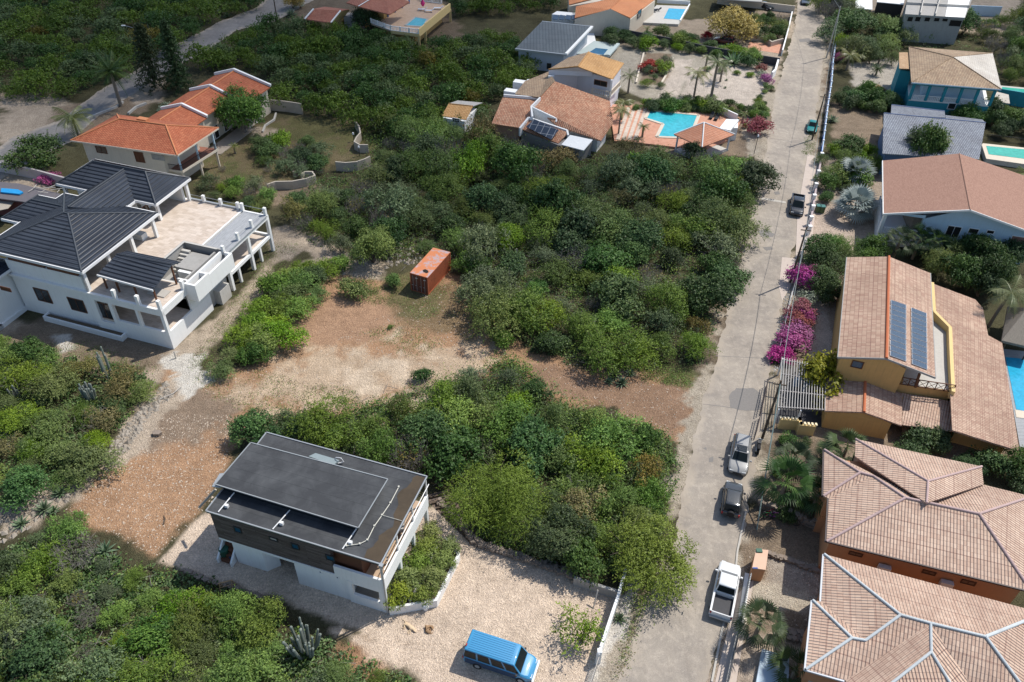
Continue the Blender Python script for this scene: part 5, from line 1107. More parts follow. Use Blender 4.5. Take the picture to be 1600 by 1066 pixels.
# ================================================================ ochre house with solar panels
def house_solar():
    global ZK; ZK = .78
    c = W(1291, 660); r = root("ochre_house", c, "ochre house with tan tiled roofs and two rows of solar panels facing the street", "house")
    zl, zr, zl2 = 7.2, 8.8, 7.1
    A, B, K0, K1 = W(1323, 402, zl), W(1309, 558, zl), W(1385, 560, zr), W(1389, 401, zr); E0, E1 = W(1462, 590, zl2), W(1454, 427, zl2)
    roof(r, [[A, B, K0, K1], [K1, K0, E0, E1]], T_tan, .18, caps=[(K0, K1)], capm=M_redridge, capr=.16, fascia=[(A, B), (B, K0), (K0, E0), (E0, E1)], fm=M_concrete, fw=.08, fh=.2)
    q = [W(1313, 561, 7.0), W(1412, 573, 7.0), W(1440, 440, 7.0), W(1328, 410, 7.0)]
    q[1] = q[0] + (W(1462, 590, 7.0) - W(1309, 558, 7.0)) * .66
    m = MB(); m.prism(q, 0, 7.05); wl = m.build("wall", M_yellow, r)
    m = MB(); K = flat(K0, 8.55) + V(0, .25, 0); m.face([flat(q[0], 7.05), flat(q[1], 7.05), flat(q[1], 7.6), K]); m.build("gable_wall", M_yellow, r)
    window(r, q[0], q[1], (1333, 563), (1346, 576), M_brownwood, M_blueglass, 0)
    # solar rows lying on the right slope
    n = (K1 - K0).normalized(); d = (E0 - K0).normalized()
    nn = n.cross(d).normalized(); nn = nn if nn.z > 0 else -nn
    for (p1, p2, p3, p4, cnt) in (((1392, 468), (1416, 476), (1416, 565), (1391, 556), 11), ((1424, 480), (1448, 489), (1449, 578), (1425, 569), 11)):
        def onp(px, py):
            dr = ray(px, py); t = (K0 + nn * .12 - CAMP).dot(nn) / dr.dot(nn); return CAMP + dr * t
        a_, b_, c_, d_ = onp(*p1), onp(*p2), onp(*p3), onp(*p4)
        for k in range(cnt):
            s0, s1 = k / cnt + .006, (k + 1) / cnt - .006; P = [a_.lerp(d_, s0), b_.lerp(c_, s0), b_.lerp(c_, s1), a_.lerp(d_, s1)]
            m = MB(); m.slab([p for p in P], .05); fr = m.build("solar_panel", plain("silver_frame", (.6, .62, .64), .4), r)
            cc = sum(P, Vector()) / 4; g = MB(); g.up([cc + (p - cc) * .955 + nn * .006 for p in P]); g.build("cells", M_solar, fr)
    # broad lower roof on the right
    lp = [W(1457, 443, 5.2), W(1524, 468, 3.7), W(1536, 482, 3.7), W(1544, 524, 3.6), W(1566, 536, 3.3), W(1593, 705, 3.1), W(1488, 672, 4.3), W(1485, 616, 4.6), W(1486, 513, 4.7), W(1460, 487, 5.0)]
    roof(r, [lp], T_tan, .18)
    m = MB(); m.prism(inset([W(1467, 443, 3), W(1518, 470, 3), W(1540, 530, 3), W(1560, 545, 3), W(1588, 695, 3), W(1490, 668, 3)], .5), 0, 3.0); m.build("wall", M_yellow, r)
    par(r, [(1457, 441, 5.6), (1460, 486, 5.4), (1485, 511, 5.2), (1487, 560, 5.2), (1490, 612, 5.1)], 5, 1.0, .35, M_lightyellow)
    m = MB(); m.prism(WP([(1459, 486), (1485, 513), (1486, 610), (1410, 600), (1440, 450)], 4.2), 0, 4.2); m.build("roof_terrace", M_paleconc, r)
    # balcony with crossed railing
    bp = WP([(1404, 601), (1488, 613.5)], 4.2); m = MB(); L_ = (bp[1] - bp[0]).length; d = (bp[1] - bp[0]).normalized(); k = int(L_ / .75)
    for i in range(k + 1): m.beam(bp[0] + d * L_ * i / k, bp[0] + d * L_ * i / k + V(0, 0, 1), .07, .07)
    for i in range(k):
        a_, b_ = bp[0] + d * L_ * i / k, bp[0] + d * L_ * (i + 1) / k; m.beam(a_ + V(0, 0, .1), b_ + V(0, 0, .95), .04, .04); m.beam(b_ + V(0, 0, .1), a_ + V(0, 0, .95), .04, .04)
    m.beam(bp[0] + V(0, 0, 1), bp[1] + V(0, 0, 1), .09, .07); m.beam(bp[0] + V(0, 0, .1), bp[1] + V(0, 0, .1), .07, .07); m.build("railing", M_brownwood, r)
    m = MB(); m.beam(W(1430, 605, 4.2), W(1437, 584, 7.0), .2, .2); m.build("post", M_brownwood, r)
    m = MB(); m.prism([flat(bp[0], 0) + V(0, .1, 0), flat(bp[1], 0) + V(0, .1, 0), flat(bp[1], 0) + V(0, 1.4, 0), flat(bp[0], 0) + V(0, 1.4, 0)], 0, 4.15); m.build("wall", M_yellow, r)
    # lower front roofs
    P = dict(a=W(1291, 590, 3.2), b=W(1352, 594, 4.1), c=W(1350, 644, 4.1), d=W(1288, 642, 3.2), e=W(1410, 615, 3.1), f=W(1409, 665, 3.1))
    roof(r, [[P['a'], P['b'], P['c'], P['d']], [P['b'], P['e'], P['f'], P['c']]], T_tan, .16, name='porch_roof', caps=[(P['b'], P['c'])], capm=M_redridge, capr=.15)
    roof(r, [[W(1409.5, 614, 2.9), W(1485, 627, 3.1), W(1489, 674, 2.5), W(1410, 664, 2.4)]], T_pink, .1, name='lean_to_roof')
    q = [W(1293, 643, 2.9), W(1393, 662, 2.9), W(1412, 620, 2.9), W(1294, 600, 2.9)]; m = MB(); m.prism(q, 0, 2.85); m.build("wall", M_yellow, r)
    m = MB(); m.face([flat(q[0], 2.85), flat(q[1], 2.85), flat(P['c'], 3.9) + V(0, .3, 0)]); m.build("gable_wall", M_yellow, r)
    m = MB(); m.prism(WP([(1415, 668), (1487, 676), (1485, 630), (1412, 622)], 1.2), 0, .12); m.build("patio", M_tanpaving, r)
house_solar(); ZK = 1.0
def pergola():
    c = W(1220, 660); r = root("pergola", c, "slatted white pergola roof over the driveway of the ochre house", "pergola")
    z = 2.6; A, B, Cc, D = W(1222, 558, z), W(1216, 637, z), W(1289, 641, z), W(1290, 572, z)
    n = 18
    for i in range(n):
        t = i / (n - 1); m = MB(); p, q = A.lerp(D, t), B.lerp(Cc, t); m.beam(p, q, .06, .06); m.build("slat", plain('grey_white_slat', (.46, .44, .41), .6), r)
    m = MB()
    for s in (.03, .33, .66, .97): m.beam(A.lerp(B, s) - V(0, 0, .15), D.lerp(Cc, s) - V(0, 0, .15), .1, .15)
    m.build("crossbeam", plain("grey_beam", (.32, .3, .29), .7), r)
    for p in (A.lerp(D, .03), B.lerp(Cc, .03), B.lerp(Cc, .5), A.lerp(D, .5)): m = MB(); m.box(flat(p, 0), .14, .14, z - .2); m.build("post", M_whitepaint, r)
    m = MB(); c = W(1258, 672); m.wall(WP([(1220, 654), (1250, 656), (1252, 663), (1275, 665)], 1.4), 0, 1.4, .3); w_ = build_top(m, "front_wall", M_lightyellow, "stepped yellow wall with pale capping at the end of the pergola driveway", "wall")
    m = MB(); q = WP([(1220, 653), (1250, 655), (1252, 662), (1275, 664)], 1.4)
    for a_, b_ in zip(q[:-1], q[1:]):
        k = max(1, int((b_ - a_).length / .33))
        for i in range(k + 1): m.box(a_.lerp(b_, i / max(1, k)) - w_.location, .2, .34, .12)
    m.build("coping", plain("cream_cap", (.8, .68, .45), .7), w_, local=True)
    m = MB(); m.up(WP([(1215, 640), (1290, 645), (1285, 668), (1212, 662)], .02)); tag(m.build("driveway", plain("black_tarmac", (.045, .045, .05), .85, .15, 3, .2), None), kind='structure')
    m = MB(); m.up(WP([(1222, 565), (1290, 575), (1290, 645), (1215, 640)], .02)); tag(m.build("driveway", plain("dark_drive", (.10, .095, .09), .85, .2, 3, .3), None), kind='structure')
    # two bins standing under it
    for i, (px, py, cn, cc) in enumerate(((1244, 602, "blue", (.2, .3, .42)), (1258, 612, "grey", (.3, .33, .36)))):
        o = root("wheeled_bin", W(px, py), f"{cn} wheeled bin seen through the pergola slats", "bin"); l = o.location
        m = MB(); m.box(l, .55, .6, 1.0); m.build("body", plain(cn + "_plastic", cc, .5), o); m = MB(); m.box(l + V(0, 0, 1.0), .62, .68, .08); m.build("lid", plain(cn + "_plastic", cc, .5), o)
    r = root("palapa", W(1590, 470), "thatched palm roof shelter beside the blue pool, at the right edge", "shelter")
    e = WP([(1565, 532), (1620, 545), (1640, 488), (1575, 478)], 2.6); pk = W(1605, 482, 4.6)
    roof(r, [[e[i], e[(i + 1) % 4], pk] for i in range(4)], M_thatch, .3)
    for p in inset(e, .6): m = MB(); m.tube(flat(p, 0), flat(p, 2.6), .1); m.build("post", M_polewood, r)
    r = root("swimming_pool", W(1590, 600), "bright blue pool behind the ochre house, cut by the right edge", "pool")
    m = MB(); m.slab(WP([(1566, 545), (1700, 560), (1700, 720), (1594, 700)], .3), .3); m.build("surround", M_deck, r)
    m = MB(); m.up(WP([(1571, 558), (1680, 568), (1680, 655), (1588, 640)], .33)); m.build("water", M_pool2, r)
    m = MB(); m.up([p for p in WP([(1586, 640), (1680, 655), (1680, 665), (1588, 652)], .335)]); m.build("pool_step", M_cream, r)
pergola()
# ================================================================ pink tiled houses, lower right
def house_pink():
    global ZK; ZK = .82
    z, h = 6.0, 8.2
    r = root("salmon_house", W(1278, 828), "salmon house with lilac ridge lines on its pink tiles, nearest the ochre house", "house")
    # A: back block
    zA, hA = 6.6, 8.6
    p = dict(tl=W(1337, 686, zA), r=W(1534, 729, zA), pk=W(1450, 752, hA), k2=W(1448, 786, hA), bl=W(1336, 713, zA), br=W(1537, 757, zA))
    roof(r, [[p['tl'], p['bl'], p['k2'], p['pk']], [p['tl'], p['r'], p['pk']], [p['pk'], p['k2'], p['br'], p['r']]], T_pink, .12, name='back_roof', caps=[(p['tl'], p['pk']), (p['pk'], p['k2']), (p['pk'], p['r'])], capm=M_pinkridge, capr=.1)
    m = MB(); m.prism(inset([p['tl'], p['bl'], W(1448, 800, zA), p['br'], p['r']], .4), 0, zA - .1); m.build("back_wall", M_salmon, r)
    # B: main block
    q = dict(tl=W(1288, 703, z), h1=W(1344, 738.5, 7.2), h2=W(1364, 744, 7.2), k0=W(1414.5, 778, h), k1=W(1530, 803, h), bl=W(1291.5, 846, z), ml=W(1286.5, 775, z), ml2=W(1295, 779, z), br=W(1700, 948, z), tr=W(1700, 796, z), fr=W(1612, 925, z), rr=W(1612, 776, z))
    roof(r, [[q['tl'], q['ml'], q['h1']], [q['ml'], q['ml2'], q['h2'], q['h1']], [q['ml2'], q['bl'], q['k0'], q['h2']]], T_pink, .12, name='side_roof')
    roof(r, [[q['tl'], q['h1'], q['h2'], q['k0'], W(1452, 784, 7.4)], [q['k0'], q['k1'], q['rr'], W(1537, 757.5, 6.3), W(1452, 784, 7.4)]], T_pink, .12, name='rear_roof')
    roof(r, [[q['bl'], q['fr'], q['k1'], q['k0']]], T_pink, .12, name='front_roof', fascia=[(q['bl'], q['fr'])], fm=M_gutterdark, fw=.12, fh=.14)
    roof(r, [[q['fr'], q['rr'], q['k1']]], T_pink, .12, name='far_roof')
    m = MB()
    for a_, b_ in (('tl', 'h1'), ('h1', 'h2'), ('h2', 'k0'), ('k0', 'k1'), ('k0', 'bl'), ('k1', 'fr'), ('k1', 'rr'), ('h1', 'ml')): m.tube(q[a_] + V(0, 0, .03), q[b_] + V(0, 0, .02), .11)
    m.build("ridge_cap", M_pinkridge, r)
    m = MB()
    for a_, b_ in ((q['tl'], q['ml']), (q['ml2'], q['bl'])): m.beam(a_ + V(-.08, 0, -.08), b_ + V(-.08, 0, -.08), .12, .12)
    m.build("gutter", M_gutterdark, r)
    wl = [W(1293, 712, z), W(1294, 776, z), W(1300, 778, z), W(1300, 842, z), W(1610, 918, z), W(1608, 790, z), W(1540, 770, z), W(1340, 720, z)]; wl[0] += V(.3, -.3, 0); wl[2] += V(.3, 0, 0); wl[3] += V(.3, .5, 0); wl[4] += V(0, .5, 0)
    m = MB(); m.prism(wl, 0, z - .15); m.build("wall", M_orange, r)
    A, B = wl[3], wl[4]
    for p1, p2 in (((1328, 861), (1346, 870)), ((1443, 890), (1460, 899)), ((1504, 905), (1522, 915))): window(r, A, B, p1, p2, M_brownwood, plain("brown_blind", (.22, .13, .08), .7), 1)
    for px, py in ((1381, 884), (1478, 908)):
        u, zz = onwall(A, B, px, py); e = (B - A).normalized(); n = V(e.y, -e.x, 0); m = MB(); m.box(flat(A, 0) + e * u + n * .3 + V(0, 0, zz - .3), .95, .4, .6, math.atan2(e.y, e.x)); m.build("air_conditioner", M_whitepaint, r)
    # C: front house
    r = root("salmon_house", W(1262, 1040), "salmon house with pale bluish ridge lines on its pink tiles, lower right corner", "house")
    s = dict(tl=W(1288, 866, z), k0=W(1407, 961, h), k1=W(1454, 974, h), k2=W(1540, 995, h), tr=W(1612, 950, z), j=W(1352, 1001, 7.1), i=W(1331, 997, 7.1), ul=W(1270, 938, z), ll=W(1259, 1046, z), ml=W(1283, 940, z), g=W(1455, 1019, 7.6), v=W(1321, 1063, z), fr=W(1640, 1130, z), gl=W(1340, 1110, z), gr=W(1510, 1110, z), v2=W(1530, 1090, z))
    roof(r, [[s['tl'], s['ml'], s['j'], s['k0']]], T_pink, .12, name='side_roof'); roof(r, [[s['ul'], s['ll'], s['i']]], T_pink, .12, name='side_roof')
    roof(r, [[s['ul'], s['ul'].lerp(s['ml'], 1.0), s['j'], s['i']]], T_pink, .12, name='hip_slip')
    roof(r, [[s['tl'], s['k0'], s['k1'], s['k2'], W(1625, 957, z)]], T_pink, .12, name='rear_roof')
    roof(r, [[s['i'], s['ll'], s['v'], s['k1'], s['k0'], s['j']]], T_pink, .12, name='front_roof')
    roof(r, [[s['k1'], s['v'], s['gl'], s['g']], [s['k1'], s['g'], s['gr'], s['v2']]], T_pink, .12, name='wing_roof'); roof(r, [[s['g'], s['gl'], s['gr']]], T_pink, .12, name='wing_hip')
    roof(r, [[s['k1'], s['v2'], s['fr'], s['k2']], [s['k2'], s['fr'], W(1650, 960, z)]], T_pink, .12, name='right_roof')
    m = MB()
    for a_, b_ in (('tl', 'k0'), ('k0', 'k1'), ('k1', 'k2'), ('k0', 'j'), ('j', 'i'), ('i', 'ul'), ('i', 'll'), ('k1', 'g'), ('g', 'gl'), ('g', 'gr'), ('k2', 'fr')): m.tube(s[a_] + V(0, 0, .03), s[b_] + V(0, 0, .02), .105)
    m.tube(s['k2'], W(1640, 955, z), .13); m.build("ridge_cap", M_bluewhite, r)
    m = MB()
    for a_, b_ in ((s['tl'], s['ml']), (s['ul'], s['ll']), (s['ll'], s['v'])): m.beam(a_ + V(-.08, 0, -.08), b_ + V(-.08, -.05, -.08), .13, .13)
    m.build("gutter", plain("pale_gutter", (.55, .57, .6), .5), r)
    wl = [W(1294, 876, z), W(1292, 938, z), W(1279, 944, z), W(1268, 1036, z), W(1318, 1052, z), W(1340, 1100, z), W(1620, 1100, z), W(1620, 962, z)]; wl[0] += V(.3, -.4, 0)
    m = MB(); m.prism(wl, 0, z - .15); m.build("wall", M_orange, r)
    for p in (W(1265, 1052, 3.3), W(1316, 1066, 3.3)): m = MB(); m.box(flat(p, 0) + V(.25, 0, 0), .35, .35, (z - .2) * ZK - .15); m.build("column", M_orange, r)
    m = MB(); m.slab([W(1264, 1055, 3.2), W(1330, 1072, 3.2), W(1330, 1085, 3.2), W(1262, 1085, 3.2)], .2); m.build("balcony", M_paleconc, r)
    railing(r, [W(1267, 1052, 3.2), W(1325, 1068, 3.2)], 3.2, 1.0, M_whitepaint, step=.5)
house_pink(); ZK = 1.0
# ================================================================ vegetation
def leafmat(name, cols, rough=.55, trans=.25, objvar=.4, spec=.3):
    """cols: dark, mid, light leaf colours; attribute 't' varies inside the crown, the object's random number between plants"""
    n = NT(name); at = n.n("ShaderNodeAttribute", attribute_name="t").outputs['Fac']; ob = n.n("ShaderNodeObjectInfo").outputs['Random']
    c = n.ramp(at, [(.0, cols[0]), (.55, cols[1]), (1., cols[2])])
    hs = n.n("ShaderNodeHueSaturation"); n.l(c, hs.inputs['Color']); n.l(n.math('ADD', n.math('MULTIPLY', ob, .04), .480), hs.inputs['Hue'])
    n.l(n.math('ADD', n.math('MULTIPLY', n.math('FRACT', n.math('MULTIPLY', ob, 7.3)), objvar), 1 - objvar * .5), hs.inputs['Value']); n.l(n.math('ADD', n.math('MULTIPLY', n.math('FRACT', n.math('MULTIPLY', ob, 3.7)), .35), .78), hs.inputs['Saturation'])
    n.l(hs.outputs[0], n.b.inputs['Base Color']); n.rough(rough, spec)
    tr = n.n("ShaderNodeBsdfTranslucent"); n.l(hs.outputs[0], tr.inputs[0]); mx = n.n("ShaderNodeMixShader"); mx.inputs[0].default_value = trans
    n.l(n.b.outputs[0], mx.inputs[1]); n.l(tr.outputs[0], mx.inputs[2]); out = n.t.nodes["Material Output"]; n.l(mx.outputs[0], out.inputs[0]); MATS[name] = n.m; return n.m
LM = {
 'olive': leafmat("olive_foliage", [(0.047, 0.083, 0.013), (0.144, 0.210, 0.038), (0.296, 0.375, 0.072)], objvar=.6),
 'dark': leafmat("dark_foliage", [(0.024, 0.058, 0.014), (0.072, 0.136, 0.034), (0.166, 0.254, 0.064)], objvar=.65),
 'grey': leafmat("grey_green_foliage", [(0.052, 0.081, 0.031), (0.134, 0.185, 0.073), (0.262, 0.315, 0.140)]),
 'bright': leafmat("bright_foliage", [(0.051, 0.102, 0.013), (0.151, 0.246, 0.034), (0.302, 0.420, 0.070)]),
 'autumn': leafmat("yellowing_foliage", [(0.078, 0.069, 0.014), (0.221, 0.188, 0.042), (0.416, 0.325, 0.083)]),
 'yellow': leafmat("yellow_blossom", [(.18, .13, .02), (.46, .33, .035), (.62, .46, .07)]),
 'magenta': leafmat("magenta_blossom", [(.04, .08, .03), (.46, .06, .27), (.68, .17, .42)], objvar=.1),
 'red': leafmat("red_blossom", [(.12, .05, .02), (.36, .05, .05), (.48, .14, .10)], objvar=.15),
 'white': leafmat("white_blossom", [(.10, .16, .06), (.34, .38, .26), (.62, .62, .56)], objvar=.1),
 'palm': leafmat("palm_fronds", [(.015, .034, .010), (.045, .085, .024), (.11, .155, .05)], rough=.5, spec=.25),
 'coco': leafmat("coconut_fronds", [(.05, .07, .015), (.13, .16, .035), (.26, .26, .07)], rough=.4, spec=.5),
 'silver': leafmat("silver_fronds", [(.18, .23, .21), (.38, .45, .42), (.62, .68, .64)], rough=.5, objvar=.2),
 'agave': leafmat("agave_leaves", [(.04, .07, .035), (.10, .16, .08), (.2, .27, .16)]),
 'feather': leafmat("feathery_foliage", [(.065, .095, .014), (.19, .245, .04), (.32, .39, .09)], objvar=.1),
 'planter': leafmat("planter_foliage", [(.07, .11, .015), (.21, .28, .045), (.36, .43, .09)], objvar=.2),
 'yellowgreen': leafmat("yellow_green_foliage", [(.07, .08, .01), (.19, .20, .03), (.34, .33, .07)]),
}
M_twig = plain("grey_twigs", (.21, .19, .17), .9, .3, 4); M_bark = plain("bark", (.13, .10, .075), .9, .3, 5, .3); M_palmbark = plain("palm_bark", (.24, .20, .16), .9, .25, 7)
M_cactus = plain("cactus_skin", (.20, .23, .20), .8, .2, 4, .4, staincol=(.35, .34, .30))
def mesh_np(name, Vt, F, mat, t=None, k=4):
    me = bpy.data.meshes.new(name); me.vertices.add(len(Vt)); me.vertices.foreach_set('co', Vt.astype('f').ravel())
    me.loops.add(F.size); me.loops.foreach_set('vertex_index', F.astype('i').ravel()); me.polygons.add(len(F)); me.polygons.foreach_set('loop_start', (np.arange(len(F)) * k).astype('i'))
    me.update(calc_edges=True)
    if t is not None: me.attributes.new('t', 'FLOAT', 'POINT').data.foreach_set('value', t.astype('f'))
    me.materials.append(mat); return me
def unit(v): return v / (np.linalg.norm(v, axis=-1, keepdims=True) + 1e-9)
def leaves(C, N, size, t, r, asp=.5):
    """diamond leaves with centres C and normals N"""
    n = len(C); a = unit(np.cross(N, r.normal(size=(n, 3)))); b = np.cross(N, a); s = (size * (.6 + .8 * r.random(n)))[:, None] if np.ndim(size) == 0 else size[:, None]
    Vt = np.stack([C - a * s, C - b * s * asp, C + a * s, C + b * s * asp], 1).reshape(-1, 3); F = np.arange(n * 4).reshape(-1, 4); return Vt, F, np.repeat(t, 4)
def crown(seed, n=4200, lobes=9, flatz=.62, leaf=.05, spray=5, gap=.35, droop=.15, lobe=(.32, .55), kind='olive', base=.25, asp=.5, name='crown_mesh'):
    """a crown of unit radius standing on z=0..~1.1: sprays of small leaves over uneven lobes"""
    r = np.random.default_rng(seed); L = []
    for i in range(lobes):
        an = r.random() * 6.28; q = r.random() ** .6 * .82; L.append((math.cos(an) * q, math.sin(an) * q * (.75 + .4 * r.random()), base + flatz * (.28 + .5 * (1 - q) + .55 * (r.random() - .45)), lobe[0] + (lobe[1] - lobe[0]) * r.random(), r.random()))
    L.append((0, 0, base + flatz * .3, .42, .5)); L = np.array(L)
    m = n // spray; w = L[:, 3] ** 2; li = r.choice(len(L), m, p=w / w.sum()); d = unit(r.normal(size=(m, 3))); d[:, 2] = np.where(d[:, 2] < -.35, -d[:, 2], d[:, 2])
    rr = L[li, 3] * (.5 + .55 * r.random(m) ** .5 + .35 * (r.random(m) > .93)); P = L[li, :3] + d * rr[:, None] * np.array([1, 1, .8])
    ns = np.sin(P[:, 0] * 7 + seed) + np.sin(P[:, 1] * 8 + seed * 2) + np.sin(P[:, 2] * 9 + P[:, 0] * 5); keep = (ns + 3) / 6 > gap * r.random(m) * 1.6; P, d, li = P[keep], d[keep], li[keep]; m = len(P)
    sd = unit(d + r.normal(size=(m, 3)) * .5 + np.array([0, 0, -droop])); st = leaf * 1.1
    k = np.arange(spray); C = P[:, None] + sd[:, None] * (k * st)[None, :, None] + r.normal(size=(m, spray, 3)) * leaf * .5; C[:, :, 2] -= (k * k)[None] * leaf * .03
    C = C.reshape(-1, 3); C[:, 2] = np.maximum(C[:, 2], .03)
    N = unit(np.repeat(d, spray, 0) * .8 + np.array([0, 0, .55]) + r.normal(size=C.shape) * .6)
    t = np.clip(np.repeat(L[li, 4] * .45, spray) + .5 * r.random(len(C)) + .12 * (np.tile(k, m) / spray), 0, 1)
    Vt, F, tt = leaves(C, N, leaf, t, r, asp); return mesh_np(name, Vt, F, LM[kind], tt)
def trunk_mesh(seed, name='trunk_mesh', h=.5, stems=5, rr=.03, spread=.6, mat=None, twigs=0):
    r = random.Random(seed); m = MB()
    for i in range(stems):
        an = r.random() * 6.28 + i; p = Vector((r.uniform(-.05, .05), r.uniform(-.05, .05), 0)); d = Vector((math.cos(an) * .35, math.sin(an) * .35, 1)).normalized(); R = rr * r.uniform(.7, 1.2)
        for k in range(4):
            q = p + d * (h * .42) ; q.x += math.cos(an) * spread * .13; q.y += math.sin(an) * spread * .13; m.tube(p, q, R, R * .72, 5, False); R *= .72; p = q
            if k > 0:
                a2 = an + r.uniform(-1.3, 1.3); m.tube(p, p + Vector((math.cos(a2) * .3, math.sin(a2) * .3, .16)), R * .7, R * .25, 4, False)
    for i in range(twigs):
        an = r.random() * 6.28; q = r.random() ** .5 * .9; b = Vector((math.cos(an) * q, math.sin(an) * q, r.uniform(.15, .75))); e = b + Vector((r.uniform(-.25, .25), r.uniform(-.25, .25), r.uniform(.02, .35))); m.tube(b, e, .009, .004, 3, False)
        for s in range(2): m.tube(b.lerp(e, .5), e + Vector((r.uniform(-.15, .15), r.uniform(-.15, .15), r.uniform(-.05, .12))), .006, .003, 3, False)
    me = bpy.data.meshes.new(name); me.from_pydata([tuple(v) for v in m.v], [], m.f); me.materials.append(mat or M_bark); return me
TR = [trunk_mesh(i, twigs=0) for i in range(3)]; TRS = [trunk_mesh(10 + i, twigs=40, mat=M_twig, rr=.022) for i in range(2)]
DEADT = [trunk_mesh(20 + i, twigs=260, mat=M_twig, rr=.02, stems=9) for i in range(2)]
PROTO = {
 'acacia': [crown(i, 11500, 11, .55, .028, 7, .45, .25, (.24, .5), 'olive') for i in (1, 2, 3, 4)],
 'bigacacia': [crown(5, 42000, 16, .62, .0135, 9, .2, .3, (.3, .48), 'feather')], 'bigroad': [crown(8, 30000, 15, .55, .019, 9, .4, .3, (.22, .42), 'feather')],
 'bigbroad': [crown(6, 17000, 12, .62, .026, 4, .3, .1, (.24, .44), 'dark', asp=.62), crown(7, 17000, 12, .62, .026, 5, .35, .1, (.24, .44), 'bright', asp=.55)],
 'broad': [crown(10 + i, 8200, 10, .62, .039, 4, .35, .1, (.3, .52), 'dark', asp=.62) for i in (1, 2, 3, 4)],
 'greyleaf': [crown(20 + i, 7600, 11, .55, .034, 6, .55, .1, (.25, .45), 'grey') for i in (1, 2, 3)],
 'bright': [crown(30 + i, 8200, 10, .6, .036, 5, .35, .1, (.28, .5), 'bright') for i in (1, 2, 3)],
 'autumn': [crown(40 + i, 6500, 11, .55, .034, 5, .6, .1, (.22, .42), 'autumn') for i in (1, 2)],
 'yellow': [crown(50, 8000, 9, .6, .036, 4, .12, 0, (.35, .55), 'yellow')],
 'yellowgreen': [crown(55, 3600, 12, .6, .062, 4, .45, 0, (.2, .36), 'yellowgreen', asp=.6)],
 'sapling': [crown(58, 4200, 13, .7, .04, 6, .95, 0, (.12, .24), 'bright')],
 'planter': [crown(59, 4200, 9, .6, .05, 4, .2, 0, (.3, .45), 'planter')],
 'magenta': [crown(60 + i, 4200, 10, .55, .05, 4, .35, 0, (.3, .5), 'magenta', asp=.7) for i in (0, 1)],
 'red': [crown(63, 4200, 10, .55, .05, 4, .35, 0, (.3, .5), 'red', asp=.7)],
 'white': [crown(66, 1300, 9, .58, .06, 3, .5, 0, (.3, .5), 'white', asp=.8)],
 'bush': [crown(70 + i, 3600, 8, .6, .06, 4, .25, 0, (.32, .5), 'bright') for i in (1, 2, 3)],
 'dbush': [crown(80 + i, 3600, 8, .6, .06, 4, .25, 0, (.32, .5), 'dark') for i in (1, 2)],
}
BOTH = {'sparse': [crown(90, 900, 10, .6, .05, 5, .7, 0, (.2, .4), 'grey'), crown(91, 700, 10, .6, .05, 5, .7, 0, (.2, .4), 'autumn')]}
def link(o, parent=None):
    COL.objects.link(o)
    if parent is not None: o.parent = parent
    return o
PN = [0]
def plant(kind, x, y, R, H, label, group=None, name=None, z=0, cat=None, trunk=True):
    """one tree or bush: Empty at its foot > trunk, crown; crowns of a kind share their mesh data"""
    PN[0] += 1; r = random.Random(PN[0] * 13 + 5)
    nm = name or {'bush': 'bush', 'dbush': 'bush', 'dead': 'dead_bush'}.get(kind, 'tree'); cat = cat or {'bush': 'bush', 'dbush': 'bush', 'dead': 'bush'}.get(kind, 'tree')
    o = bpy.data.objects.new(nm, None); link(o); o.location = (x, y, z); o.rotation_euler.z = r.random() * 6.28; o.empty_display_size = .3; tag(o, label, cat, group)
    if kind == 'dead':
        c = link(bpy.data.objects.new('branches', r.choice(DEADT)), o); c.scale = (R, R, H / .95)
        c = link(bpy.data.objects.new('foliage', r.choice(BOTH['sparse'])), o); c.scale = (R * .95, R * .95, H / 1.1); return o
    me = r.choice(PROTO[kind]); c = link(bpy.data.objects.new('crown', me), o); s = r.uniform(.88, 1.12); c.scale = (R * s, R / s, H / 1.08)
    if trunk: c = link(bpy.data.objects.new('trunk', r.choice(TR if kind in ('broad', 'bright', 'bush', 'dbush', 'yellow') else TR + TRS)), o); c.scale = (R * .9, R * .9, H / 1.15)
    return o
def scatter(poly, spacing, z=1.2, seed=0, jitter=1.0):
    """points no nearer than spacing inside an outline photographed at mid crown height"""
    q = pxpoly(poly, z); lo, hi = q.min(0), q.max(0); r = np.random.default_rng(seed); pts = []; A = max(1, (hi - lo).prod()); cell = {}
    tries = int(A / spacing ** 2 * 14)
    P = lo + (hi - lo) * r.random((tries, 2)); ok = sdist(P, q) > .3; P = P[ok]
    for p in P:
        k = (int(p[0] // spacing), int(p[1] // spacing)); bad = False
        for i in (-1, 0, 1):
            for j in (-1, 0, 1):
                for c in cell.get((k[0] + i, k[1] + j), ()):
                    if (c[0] - p[0]) ** 2 + (c[1] - p[1]) ** 2 < spacing ** 2: bad = True; break
        if not bad: cell.setdefault(k, []).append(p); pts.append(p)
    return pts
OCC = []; REC = {}
KN = {'acacia': 'feathery olive tree', 'broad': 'dark leafy tree', 'greyleaf': 'grey leaved tree', 'bright': 'bright green tree', 'autumn': 'yellowing tree', 'dead': 'bare twiggy bush', 'bush': 'bright green bush', 'dbush': 'dark green bush'}
KL = {'acacia': 'feathery olive shrub', 'broad': 'dark leafy shrub', 'greyleaf': 'grey leaved shrub', 'bright': 'bright green shrub', 'autumn': 'yellowing shrub', 'dead': 'bare twiggy bush', 'bush': 'bright green bush', 'dbush': 'dark green bush'}
ORD = ['first', 'second', 'third', 'fourth', 'fifth', 'sixth', 'seventh', 'eighth', 'ninth', 'tenth', 'eleventh', 'twelfth']
